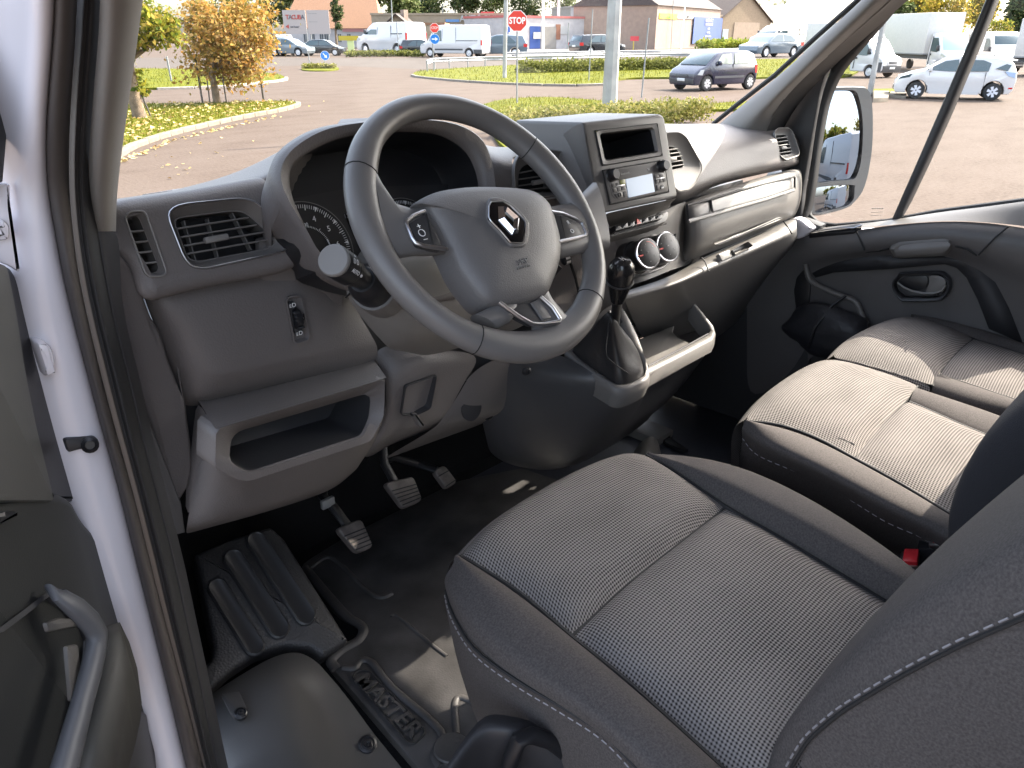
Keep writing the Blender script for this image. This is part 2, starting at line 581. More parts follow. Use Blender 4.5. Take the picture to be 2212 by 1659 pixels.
# kerb stones laid round the beds, each stone its own piece
def kerb(P, i0, i1, step, w, h, name, label, mat=KERBM, most=60):
    root = thing(name, label, 'kerb', P[i0 % len(P)])
    pts = [Vector((p[0], p[1], 0)) for p in (P[i0:i1] if i1 > i0 else P[i0:] + P[:i1])]
    area = sum(P[i - 1][0] * P[i][1] - P[i][0] * P[i - 1][1] for i in range(len(P)))
    seg, acc = [pts[0]], 0
    for a, b in zip(pts, pts[1:]):
        d = (b - a).length
        t = 0
        while acc + d - t >= step:
            t += step - acc
            seg.append(a + (b - a) * (t / d))
            acc = 0
        acc += d - t
    for k, (a, b) in enumerate(zip(seg, seg[1:])):
        if k >= most: break
        d = (b - a)
        m = (a + b) / 2
        nrm = Vector((d.y, -d.x, 0)).normalized()
        if area < 0: nrm = -nrm
        rot = Matrix.Rotation(atan2(d.y, d.x), 3, 'Z')
        box('kerb_stone', m + nrm * w * .5 + Vector((0, 0, h / 2 - .02 + random.uniform(-.006, .006))), (d.length - .012, w, h + .04), mat, root, bevel=.02, rot=rot, seg=1)
    return root
P1 = beds[0][1]
kerb(P1, 8, 58, .72, .17, .115, 'kerb', 'pale concrete kerb round the leaf-strewn grass bed left of the wheel')
kerb(beds[3][1], 3, 34, 1.6, .18, .11, 'kerb', 'darker kerb curving round the grass island with the guard rail', mat=plain('weathered_kerb', (.16, .14, .12), .9, var=.25))
kerb(beds[1][1], 8, 32, 1.6, .2, .11, 'kerb', 'grey kerb at the tip of the grass bed behind the left trees', mat=plain('grey_kerb', (.26, .23, .20), .9, var=.2))

# grass tufts and fallen leaves
def scatter(name, P, n, size, mat, z, upright=True, cam_bias=True, zone=None):
    from mathutils.geometry import tessellate_polygon
    pts = [Vector((p[0], p[1], 0)) for p in P]
    tris = tessellate_polygon([pts])
    wts = []
    for t in tris:
        a, b, c = (pts[i] for i in t)
        w = ((b - a).cross(c - a)).length / 2
        if cam_bias: w /= max(20, ((a + b + c) / 3).length_squared) ** .9
        wts.append(w)
    V, F = [], []
    for t in random.choices(tris, wts, k=n):
        a, b, c = (pts[i] for i in t)
        r1, r2 = random.random(), random.random()
        if r1 + r2 > 1: r1, r2 = 1 - r1, 1 - r2
        q = a + (b - a) * r1 + (c - a) * r2
        s = size * random.uniform(.5, 1.4)
        an = random.uniform(0, 2 * pi)
        dx = Vector((cos(an), sin(an), 0))
        dy = Vector((-sin(an), cos(an), 0))
        k = len(V)
        q = q + Vector((0, 0, z))
        if upright:
            tip = q + Vector((random.uniform(-.4, .4) * s, random.uniform(-.4, .4) * s, s))
            V += [q - dx * s * .12, q + dx * s * .12, tip]
            F.append((k, k + 1, k + 2))
        else:
            tl = Vector((0, 0, random.uniform(0, .5) * s))
            V += [q - dx * s * .5, q + dy * s * .35 + tl, q + dx * s * .5 + tl * .4, q - dy * s * .35]
            F.append((k, k + 1, k + 2, k + 3))
    me = bpy.data.meshes.new(name)
    me.from_pydata(V, [], F)
    me.materials.append(mat)
    return tag(link(bpy.data.objects.new(name, me)), kind='stuff')
def island_mat(name, cols, rough=.8, trans=.25):
    """colour varies from leaf to leaf"""
    m, nt, p, out = new_mat(name)
    g = N(nt, 'ShaderNodeNewGeometry')
    st = [(i / max(1, len(cols) - 1), c) for i, c in enumerate(cols)]
    col = ramp(nt, g.outputs['Random Per Island'], st)
    nt.links.new(col, p.inputs['Base Color'])
    p.inputs['Roughness'].default_value = rough
    p.inputs['Specular IOR Level'].default_value = .1
    t = N(nt, 'ShaderNodeBsdfTranslucent')
    nt.links.new(col, t.inputs[0])
    mx = N(nt, 'ShaderNodeMixShader', i_0=trans)
    nt.links.new(p.outputs[0], mx.inputs[1])
    nt.links.new(t.outputs[0], mx.inputs[2])
    nt.links.new(mx.outputs[0], out.inputs[0])
    return m
BLADES = island_mat('grass_blades', [(.045, .06, .004), (.09, .10, .005), (.135, .132, .008), (.155, .135, .015)], trans=.35)
FALLEN = island_mat('fallen_leaf', [(.42, .30, .10), (.50, .40, .18), (.32, .18, .06), (.46, .38, .22)], trans=.1)
scatter('grass', B1, 9000, .09, BLADES, .09)
scatter('grass', B5, 9000, .09, BLADES, .07)
scatter('grass', B4, 9000, .13, BLADES, .09)
scatter('grass', B2, 3000, .12, BLADES, .09)
scatter('fallen_leaves', B1, 1500, .12, FALLEN, .125, upright=False)
scatter('fallen_leaves', [(5.72,16.42,.0),(6.44,17.24,.0),(8.21,19.26,.0),(10.88,21.35,.0),(13.11,22.82,.0),(12.82,22.32,.0),(10.55,20.73,.0),(7.97,18.73,.0),(6.21,16.6,.0),(5.73,16.15,.0)], 160, .10, FALLEN, .012, upright=False)
scatter('fallen_leaves', [(6.07,16.32,.0),(10.55,20.73,.0),(17.26,26.75,.0),(17.24,24.85,.0),(9.78,17.84,.0),(6.57,14.27,.0),(5.08,13.26,.0)], 26, .09, FALLEN, .010, upright=False)

# ================================================================== trees and hedges
BARK = plain('brown_bark', (.16, .115, .075), .95, var=.35, vscale=7, bump=1.0, bscale=30, dist=.02)
LEAF_ORANGE = island_mat('orange_autumn_leaf', [(.10, .10, .02), (.30, .16, .035), (.42, .22, .06), (.30, .22, .05), (.46, .29, .12), (.16, .15, .03), (.38, .20, .06)], trans=.4)
LEAF_YGREEN = island_mat('yellow_green_leaf', [(.05, .085, .012), (.14, .17, .02), (.33, .28, .03), (.10, .14, .018), (.38, .27, .06), (.07, .11, .015)], trans=.4)
LEAF_GREEN = island_mat('grey_green_leaf', [(.05, .075, .025), (.10, .13, .04), (.17, .19, .07), (.07, .10, .03), (.24, .24, .12)], trans=.3)
LEAF_DARK = island_mat('dark_green_leaf', [(.025, .045, .018), (.05, .075, .03), (.08, .10, .035), (.13, .14, .05)], trans=.2)
LEAF_GOLD = island_mat('golden_leaf', [(.12, .13, .02), (.30, .24, .03), (.42, .30, .04), (.10, .12, .02), (.36, .22, .05), (.20, .20, .03)], trans=.4)
def crown_bm(c, rad, n, leaf, clumps, rng, hollow=.35):
    V, F = [], []
    c = Vector(c)
    cs = []
    for _ in range(clumps):
        while True:
            v = Vector((rng.uniform(-1, 1), rng.uniform(-1, 1), rng.uniform(-1, 1)))
            if hollow < v.length < 1: break
        cs.append((Vector((v.x * rad[0], v.y * rad[1], v.z * rad[2])), rng.uniform(.12, .25)))
    for _ in range(n):
        o, sp = rng.choice(cs)
        sz = sp * min(rad)
        p = c + o + Vector((rng.gauss(0, sz), rng.gauss(0, sz), rng.gauss(0, sz * .8)))
        a = Vector((rng.gauss(0, 1), rng.gauss(0, 1), rng.gauss(0, .6) - .4)).normalized()
        b = a.cross(Vector((rng.gauss(0, 1), rng.gauss(0, 1), rng.gauss(0, 1)))).normalized()
        s = leaf * rng.uniform(.6, 1.35)
        k = len(V)
        V += [p, p + a * s * .5 + b * s * .32, p + a * s, p + a * s * .5 - b * s * .32]
        F.append((k, k + 1, k + 2, k + 3))
    return V, F
def tree(label, base, trunk_h, tr, c, rad, n, leaf, mat, seed, group=None, lean=(0, 0), clumps=60, limbs=6, cat='tree', name='tree', fork=False):
    rng = random.Random(seed)
    root = thing(name, label, cat, base, group)
    b = Vector(base)
    top = Vector((c[0], c[1], c[2]))
    bm = bmesh.new()
    bend = b + Vector((lean[0], lean[1], trunk_h))
    tube_bm(bm, [b - Vector((0, 0, .05)), b.lerp(bend, .1), b.lerp(bend, .5) + Vector((rng.gauss(0, .02), 0, 0)), bend, bend.lerp(top, .6), bend.lerp(top, 1.1)], [tr * 1.3, tr, tr * .9, tr * .78, tr * .4, tr * .12], 9)
    for k in range(limbs):
        an = 2 * pi * k / limbs + rng.uniform(-.4, .4)
        el = rng.uniform(.1, .9)
        s = bend.lerp(top, rng.uniform(0, .45))
        e = top + Vector((cos(an) * rad[0] * .75, sin(an) * rad[1] * .75, rad[2] * (el - .3)))
        m = s.lerp(e, .5) + Vector((0, 0, -.1 * rad[2]))
        tube_bm(bm, [s, m, e], [tr * .42, tr * .25, tr * .07], 6)
    finish('trunk', bm, BARK, root)
    V, F = crown_bm(c, rad, n, leaf, clumps, rng)
    me = bpy.data.meshes.new('crown')
    me.from_pydata(V, [], F)
    me.materials.append(mat)
    link(bpy.data.objects.new('crown', me), root)
    return root
# near left trees
tree('orange and brown autumn tree with forked trunk left of the steering wheel', (13.63,27.78,.0), 1.05, .14, (14.22,27.49,2.25), (1.6, 1.6, 1.5), 9500, .15, LEAF_ORANGE, 3, 'young trees on the left grass bed', lean=(-.030000000000001137,.00999999999999801), clumps=70, limbs=9)
tree('yellow green tree with thick leaning trunk beside the left pillar', (9.47,24.23,.0), 1.17, .20, (9.51,24.22,2.45), (1.35, 1.35, .72), 5200, .15, LEAF_YGREEN, 5, 'young trees on the left grass bed', lean=(-.05000000000000071,.019999999999999574), clumps=55, limbs=7)
# sprout of leaves on the leaning trunk
V_, F_ = crown_bm((9.61,24.17,1.03), (.25, .25, .42), 160, .16, 10, random.Random(4))
me_ = bpy.data.meshes.new('sprout'); me_.from_pydata(V_, [], F_); me_.materials.append(LEAF_YGREEN)
tag(link(bpy.data.objects.new('leaf_sprout', me_)), 'tuft of yellow leaves sprouting from the leaning trunk', 'sprout')
# right side trees
tree('golden green tree with thin trunk before the white box truck', (70.9,21.53,.0), 2.23, .11, (70.88,21.61,3.75), (1.75, 1.75, 1.5), 5200, .2, LEAF_GOLD, 8, 'young trees by the car park', lean=(.03999999999999204,-.120000000000001), clumps=60)
tree('small yellow green tree right of the window strut', (82.44,20.84,.0), 1.08, .07, (82.52,20.51,2.41), (1.05, 1.05, 1.1), 2000, .2, LEAF_YGREEN, 11, 'young trees by the car park', lean=(.0,-.010000000000001563), clumps=34)

# distant trees behind the houses and lots
def far_tree(k, P, mat, label, seed, n=1600, leaf=1.0, group='trees beyond the houses'):
    base, c, rx, rz = P
    tree(label, base, max(.8, c[2] - rz), .25, c, (rx, rx * .8, rz), int(n * 1.8), leaf * .9, mat, seed, group, clumps=70, limbs=5)
far_tree(0, ((95.62,164.75,.0),(96.55,164.21,8.64),3.45,4.81), LEAF_GREEN, 'pale grey green tree behind the orange autumn tree', 21, 2600, .55)
far_tree(0, ((99.9,160.32,.0),(100.81,159.75,9.75),3.91,3.11), LEAF_GREEN, 'yellow green tree rising behind the double billboard', 22, 1800, .7)
far_tree(0, ((89.59,170.99,.0),(90.71,170.4,8.92),4.45,5.51), LEAF_GREEN, 'broad green tree far behind the left pillar', 23, 2200, .6)
far_tree(0, ((103.63,156.45,.0),(104.4,155.94,9.47),1.96,2.88), LEAF_DARK, 'dark conifer beside the tiled house roof', 24, 900, .6)
far_tree(0, ((93.49,137.47,.0),(93.98,137.14,6.44),1.09,3.23), LEAF_DARK, 'narrow dark cypress at the edge of the billboard', 25, 900, .45)
far_tree(0, ((125.31,171.9,.0),(125.99,171.41,10.81),4.54,3.83), LEAF_DARK, 'dark wooded crown above the gable house', 26, 2400, .9)
far_tree(0, ((131.57,165.41,.0),(132.05,165.03,10.33),4.56,4.93), LEAF_GREEN, 'grey green tree crown above the gable house chimney', 27, 2400, .9)
far_tree(0, ((176.1,209.12,.0),(176.56,208.73,12.96),5.75,5.96), LEAF_DARK, 'dark tree behind the beige shop roof', 28, 2400, .9)
far_tree(0, ((184.98,199.94,.0),(185.23,199.71,13.39),5.52,5.57), LEAF_DARK, 'dark tree behind the shop lettering', 29, 2200, .9)
far_tree(0, ((191.12,193.57,.0),(191.22,193.47,13.39),5.76,5.57), LEAF_GREEN, 'pale tree behind the tall mast', 30, 1500, .9)
far_tree(0, ((198.8,185.62,.0),(198.73,185.69,12.53),6.25,5.58), LEAF_DARK, 'blue green tree behind the red roof', 31, 1500, .9)
far_tree(0, ((207.33,176.79,.0),(207.12,177.04,11.67),5.28,5.98), LEAF_GREEN, 'yellowing tree behind the white masts', 32, 1500, .8)
far_tree(0, ((141.32,101.81,.0),(141.03,102.21,7.63),2.06,1.19), LEAF_GOLD, 'golden tree top right of the grey lamp post', 33, 700, .5)
far_tree(0, ((138.77,104.45,.0),(138.47,104.85,8.99),4.86,3.51), LEAF_GREEN, 'pale tree behind the grey lamp post', 34, 1300, .8)
far_tree(0, ((119.17,40.88,.0),(118.87,41.77,4.92),2.31,1.3), LEAF_GREEN, 'blue green tree over the white truck box', 35, 2200, .6)
far_tree(0, ((121.06,38.92,.0),(120.7,40.04,5.92),1.8,1.1), LEAF_GOLD, 'golden tree top over the white truck box', 36, 1400, .6)
far_tree(0, ((126.58,33.21,.0),(126.28,34.34,5.32),2.04,2.2), LEAF_GOLD, 'orange tinged tree behind the small right tree', 37, 1800, .5)
far_tree(0, ((102.34,23.11,.0),(102.12,24.1,4.36),1.42,2.05), LEAF_DARK, 'deep green tree at the right edge', 38, 2400, .45)
far_tree(0, ((684.65,347.97,.0),(682.88,351.46,29.37),30.48,4.44), LEAF_GREEN, 'hazy tree line behind the red building', 39, 900, .8)

tree('green tree behind the mirrored van', (10.5, -24, 0), 2.2, .2, (10.5, -24, 2.7), (2.6, 2.6, 1.1), 2600, .4, LEAF_YGREEN, 51, 'trees seen in the door mirror', clumps=40)
tree('tall yellowing tree beside the mirrored van', (15.5, -22, 0), 2.2, .2, (15.5, -22, 2.9), (2.0, 2.0, 1.7), 2600, .4, LEAF_GOLD, 52, 'trees seen in the door mirror', clumps=40)

def hedge(label, P, w, h, n, leaf, mat, name='hedge', base=.05):
    P = [Vector((p[0], p[1], 0)) for p in P]
    V, F = [], []
    lens = [(b - a).length for a, b in zip(P, P[1:])]
    for _ in range(n):
        i = random.choices(range(len(lens)), lens)[0]
        q = P[i].lerp(P[i + 1], random.random())
        d = (P[i + 1] - P[i]).normalized()
        nn = Vector((-d.y, d.x, 0))
        hh = random.random() ** .7 * h * random.uniform(.75, 1.05)
        p = q + nn * random.uniform(-w / 2, w / 2) + Vector((0, 0, base + hh))
        a = Vector((random.gauss(0, 1), random.gauss(0, 1), random.gauss(.3, .8))).normalized()
        b = a.cross(Vector((random.gauss(0, 1), random.gauss(0, 1), random.gauss(0, 1)))).normalized()
        s = leaf * random.uniform(.6, 1.4)
        k = len(V)
        V += [p, p + a * s * .5 + b * s * .3, p + a * s, p + a * s * .5 - b * s * .3]
        F.append((k, k + 1, k + 2, k + 3))
    me = bpy.data.meshes.new(name)
    me.from_pydata(V, [], F)
    me.materials.append(mat)
    return tag(link(bpy.data.objects.new(name, me)), label, 'hedge')
HEDGEM = island_mat('hedge_leaf', [(.09, .11, .02), (.17, .17, .035), (.26, .23, .06), (.33, .29, .13), (.13, .15, .03)], trans=.3)
HEDGE2 = island_mat('trimmed_hedge_leaf', [(.09, .10, .025), (.14, .15, .035), (.19, .19, .05)], trans=.3)
hedge('low yellow green hedge just beyond the windscreen beside the radio', [(13.96,13.51,.0),(15.09,13.63,.0),(15.93,13.3,.0),(17.41,12.91,.0),(18.87,12.64,.0),(19.92,12.41,.0),(20.49,12.08,.0)], 1.0, .62, 9000, .09, HEDGEM)
hedge('trimmed hedge strip on the guard rail island', [(38.35,36.34,.0),(40.2,35.47,.0),(42.25,35.13,.0),(44.55,34.61,.0),(46.35,33.91,.0),(48.95,32.83,.0),(53.21,31.81,.0)], 1.3, .75, 6000, .2, HEDGE2)
hedge('rough shrubs along the bank under the blue sign', [(106.83,64.71,.0),(113.51,65.17,.0),(114.68,62.05,.0),(118.08,60.44,.0)], 3, 1.5, 2600, .5, island_mat('bright_shrub', [(.10, .14, .02), (.2, .24, .03), (.30, .28, .06)], trans=.35), name='shrub')
hedge('dry brown shrubs in front of the white walls', [(123.51,111.41,.0),(147.22,128.99,.0),(160.87,136.16,.0),(192.78,157.03,.0)], 3, 2.2, 1600, .45, island_mat('dry_shrub', [(.12, .10, .06), (.2, .16, .09), (.28, .22, .12)], trans=.2), name='shrub')
hedge('weedy grass strip beneath the parked white van', [(54.65,78.82,.0),(57.69,77.92,.0),(61.0,76.8,.0),(61.71,73.74,.0)], 1.5, .5, 2200, .3, HEDGE2, name='weed_strip')
hedge('weeds on the small traffic island with the blue arrow', [(32.86,52.89,.0),(33.92,52.54,.0),(34.81,51.62,.0)], .8, .28, 900, .16, HEDGEM, name='weed_strip')

# ================================================================== street furniture
def stake(label, P0, P1, r, mat, cat='stake', name='tree_stake', group=None):
    root = tube(name, [P0, Vector(P0).lerp(Vector(P1), .5), P1], r, mat, None, 8)
    return tag(root, label, cat, group)
for lab, a, b, r in (('dark stake left of the leaning trunk', (9.15,24.39,.0), (9.16,24.39,.52), .022),
                     ('slanting dark stake right of the leaning trunk', (9.76,24.11,.0), (9.6,24.17,.72), .025),
                     ('tall stake with tie left of the forked trunk', (13.15,27.9,.0), (13.14,27.9,1.65), .035),
                     ('thin stake just left of the forked trunk', (13.28,27.62,.0), (13.3,27.61,.84), .025),
                     ('thin stake just right of the forked trunk', (13.77,27.36,.0), (13.76,27.36,.97), .025),
                     ('dark post at the right end of the leafy bed', (15.08,27.09,.0), (15.06,27.1,1.03), .04),
                     ('pale stake on the far bed behind the left trees', (18.53,42.47,.0), (18.5,42.48,1.29), .05)):
    stake(lab, a, b, r, STEEL if 'pale' in lab else DARKPOST, group='stakes by the left trees')
# lamp post
LAMPM = plain('galvanised_lamp_post', (.30, .30, .29), .5, metal=.15, var=.2, vscale=2.5)
lr = thing('lamp_post', 'thick octagonal galvanised lamp post rising behind the radio', 'lamp post', (18.1,13.73,.0))
lathe('shaft', (18.1,13.73,.0), (.004, 0, 1), [(.215, 0), (.21, .5), (.155, 6), (.07, 9)], LAMPM, lr, n=8, angle=20)
lathe('base_flange', (18.1,13.73,.0), (0, 0, 1), [(.35, 0), (.35, .03), (.225, .035)], STEEL, lr, n=8)
lr = thing('lamp_post', 'leaning pale lamp post on a concrete foot beside the door mirror', 'lamp post', (34.71,12.93,.0))
lathe('shaft', (34.71,12.93,.0), (.00999999999999801,-.03999999999999915,3.25), [(.1235, 0), (.0988, 4), (.05, 8)], LAMPM, lr, n=8, angle=20)
slab('lamp_foot', [Vector(p) + Vector((0, 0, .16)) for p in [(31.11,11.42,.0),(31.9,11.16,.0),(35.77,12.53,.0),(35.56,13.11,.0)]], .2, KERBM, lr, bevel=.02, direc=(0, 0, -1))
slab('kerb_slab', [Vector(p) + Vector((0, 0, .10)) for p in [(34.08,11.92,.0),(34.09,11.27,.0),(36.29,11.99,.0),(36.58,12.77,.0)]], .14, KERBM, lr, bevel=.02, direc=(0, 0, -1))
# stop sign
SIGNR = plain('sign_red', (.62, .035, .02), .45)
SIGNB = plain('sign_blue', (.0, .16, .55), .45)
SIGNW = plain('sign_white', (.8, .8, .78), .45)
GREYBACK = plain('sign_back_grey', (.35, .36, .37), .5)
def view_frame(p):
    d = Vector((p[0], p[1], 0)).normalized()
    return Vector((d.y, -d.x, 0)), -d           # right, towards viewer
def pole_sign(label, base, top, r=.03):
    t = thing('road_sign', label, 'road sign', base)
    tube('pole', [base, (base[0], base[1], top)], r, STEEL, t, 10)
    return t
t = pole_sign('red octagonal STOP sign on a thin pole above the steering wheel', (21.03,20.06,.0), 2.93)
rx, tv = view_frame((21.03,20.06,.0))
c = Vector((21.03,20.06,2.73)) + tv * .04
R_ = .3324 * 1.06
def ngon_face(name, c, rx, tv, R, n, ph, mat, par, d=.012, off=0, sy=1):
    P = [c + rx * R * cos(ph + 2 * pi * k / n) + Vector((0, 0, 1)) * R * sy * sin(ph + 2 * pi * k / n) + tv * off for k in range(n)]
    return slab(name, P, d, mat, par, bevel=0, direc=-tv)
ngon_face('sign_plate', c, rx, tv, R_, 8, pi / 8, SIGNW, t)
ngon_face('sign_face', c, rx, tv, R_ * .94, 8, pi / 8, SIGNR, t, .012, .004)
text('lettering', 'STOP', c + tv * .008, rx, (0, 0, 1), R_ * .80, SIGNW, t, .002, bold=.008, sx=.82)
# blue arrow + small stop
t = pole_sign('pole with small red stop sign above a blue arrow disc', (36.19,42.21,.0), 2.9)
rx, tv = view_frame((36.19,42.21,.0))
c = Vector((36.3,42.11,2.04)) + tv * .05
def arrow_disc(t, c, rx, tv, R, ang):
    ngon_face('sign_plate', c, rx, tv, R, 24, 0, SIGNW, t)
    ngon_face('sign_face', c, rx, tv, R * .94, 24, 0, SIGNB, t, .012, .004)
    u = rx * cos(ang) + Vector((0, 0, 1)) * sin(ang)
    w = rx * -sin(ang) + Vector((0, 0, 1)) * cos(ang)
    A = [(-.62, -.1), (.1, -.1), (.1, -.36), (.66, 0), (.1, .36), (.1, .1), (-.62, .1)]
    slab('arrow', [c + u * a * R + w * b * R + tv * .012 for a, b in A], .006, SIGNW, t, bevel=0, direc=-tv)
arrow_disc(t, c, rx, tv, .3124, 0)
c2 = Vector((36.31,42.11,2.7)) + tv * .05
ngon_face('sign_plate', c2, rx, tv, .3124, 8, pi / 8, SIGNW, t)
ngon_face('sign_face', c2, rx, tv, .3124 * .93, 8, pi / 8, SIGNR, t, .012, .004)
text('lettering', 'STOP', c2 + tv * .01, rx, (0, 0, 1), .3124 * .7, SIGNW, t, .002, sx=.82)
t = pole_sign('blue disc with white arrow pointing down on the small traffic island', (35.11,53.42,.0), .88)
rx, tv = view_frame((35.11,53.42,.0))
arrow_disc(t, Vector((35.17,53.38,.88)) + tv * .05, rx, tv, .3329, radians(-50))
for lab, a, b, r in [('leaning pale marker post on the small traffic island',(37.17,58.71,.0),(37.15,58.72,.92),.04),('dark stemmed post with round sign before the gable house',(64.75,83.02,.0),(64.82,82.97,6.14),.06),('thin white mast on the right of the gable house',(60.82,76.98,.0),(60.74,77.05,3.66),.05)]:
    stake(lab, a, b, r, POST, 'post', 'post')
for lab, a, b, r in [('tall grey mast left of the stop sign',(33.02,32.48,.0),(33.09,32.41,4.01),.11),('thin mast behind the tall grey mast',(194.79,189.78,.0),(194.81,189.76,12.31),.09),('white flag mast above the blue door',(107.68,96.59,.0),(107.64,96.64,7.62),.22),('second white flag mast right of the blue door',(115.52,99.92,.0),(115.48,99.96,7.92),.22),('short white post over the beige shop',(180.06,205.02,.0),(180.34,204.78,11.23),.25),('white mast over the beige shop',(182.84,202.14,.0),(183.12,201.89,12.31),.25),('thin sign pole among the dry shrubs',(49.98,42.33,.0),(50.04,42.26,3.14),.035),('slim dark sign pole right of the lamp post',(27.17,19.03,.0),(27.22,18.96,2.89),.03),('slim sign pole left of the lamp post',(34.33,27.49,.0),(34.37,27.44,3.48),.03),('white mast before the cream building',(98.68,63.08,.0),(98.7,63.05,6.53),.09),('dark cable mast on the cream building',(127.13,83.39,.0),(126.99,83.6,7.8),.06)]:
    stake(lab, a, b, r, LAMPM if 'grey' in lab else (SIGNW if 'white' in lab else POST), 'pole', 'pole')
# guard rail
def guard_rail(label, pts, hgt, post_px):
    t = thing('guard_rail', label, 'guard rail', pts[0])
    P = smooth_loop([Vector((p[0], p[1], hgt)) for p in pts], False, 5)
    prof = [(-.03, -.15), (.04, -.10), (-.02, 0), (.04, .10), (-.03, .15), (-.05, .15), (0, 0), (-.05, -.15)]
    loops = []
    for i, p in enumerate(P):
        d = (P[min(i + 1, len(P) - 1)] - P[max(0, i - 1)]).normalized()
        n = Vector((d.y, -d.x, 0))
        if n.dot(p) > 0: n = -n
        loops.append([p + n * a + Vector((0, 0, b)) for a, b in prof])
    loft('rail', loops, STEEL, t, True, True)
    for q in post_px:
        tube('rail_post', [(q[0], q[1], 0), (q[0], q[1], hgt + .12)], .05, POST, t, 6)
guard_rail('galvanised guard rail curving along the far edge of the grass island', [(35.53,42.09,.0),(39.46,45.92,.0),(41.12,46.17,.0),(43.06,46.22,.0),(45.01,46.36,.0),(46.54,45.89,.0),(49.29,45.84,.0),(51.38,45.14,.0),(54.03,44.92,.0),(64.83,43.64,-.0),(68.59,41.71,.0),(73.65,40.62,.0)], .62, [(35.53,42.09,.0),(39.46,45.92,.0),(41.12,46.17,.0),(43.06,46.22,.0),(45.01,46.36,.0),(46.54,45.89,.0),(49.29,45.84,.0),(51.38,45.14,.0),(54.03,44.92,.0),(64.83,43.64,-.0),(68.59,41.71,.0),(73.65,40.62,.0)])
guard_rail('dark far guard rail running below the cream building', [(62.22,61.23,.0),(71.37,59.07,.0),(78.92,58.25,.0),(85.72,56.28,.0),(97.13,56.58,.0),(109.06,56.7,.0)], .5, [(62.22,61.23,.0),(71.37,59.07,.0),(78.92,58.25,.0),(85.72,56.28,.0),(97.13,56.58,.0),(109.06,56.7,.0)])

# ================================================================== vehicles
TYRE = plain('tyre_rubber', (.018, .018, .018), .8)
RIM = plain('silver_rim', (.60, .60, .62), .3, metal=.5)
LAMPR = plain('tail_lamp_red', (.5, .02, .02), .2)
LAMPW = plain('headlamp_glass', (.55, .58, .6), .12, metal=.3)
BUMPER = plain('grey_bumper_plastic', (.06, .062, .066), .6)
PLATE = plain('number_plate', (.7, .7, .68), .5)
def paint(name, c, rough=.25):
    return plain(name, c, rough, coat=.7)
P_WHITE = paint('white_car_paint', (.60, .585, .58))
P_NAVY = paint('dark_blue_car_paint', (.018, .021, .045))
P_BLACK = paint('black_car_paint', (.02, .024, .03))
P_STEEL = paint('steel_blue_car_paint', (.10, .135, .165))
P_GREY = paint('grey_car_paint', (.17, .20, .22))
P_CREAM = paint('cream_van_paint', (.62, .58, .50))
P_BOX = plain('white_box_panels', (.56, .54, .51), .5, var=.05)

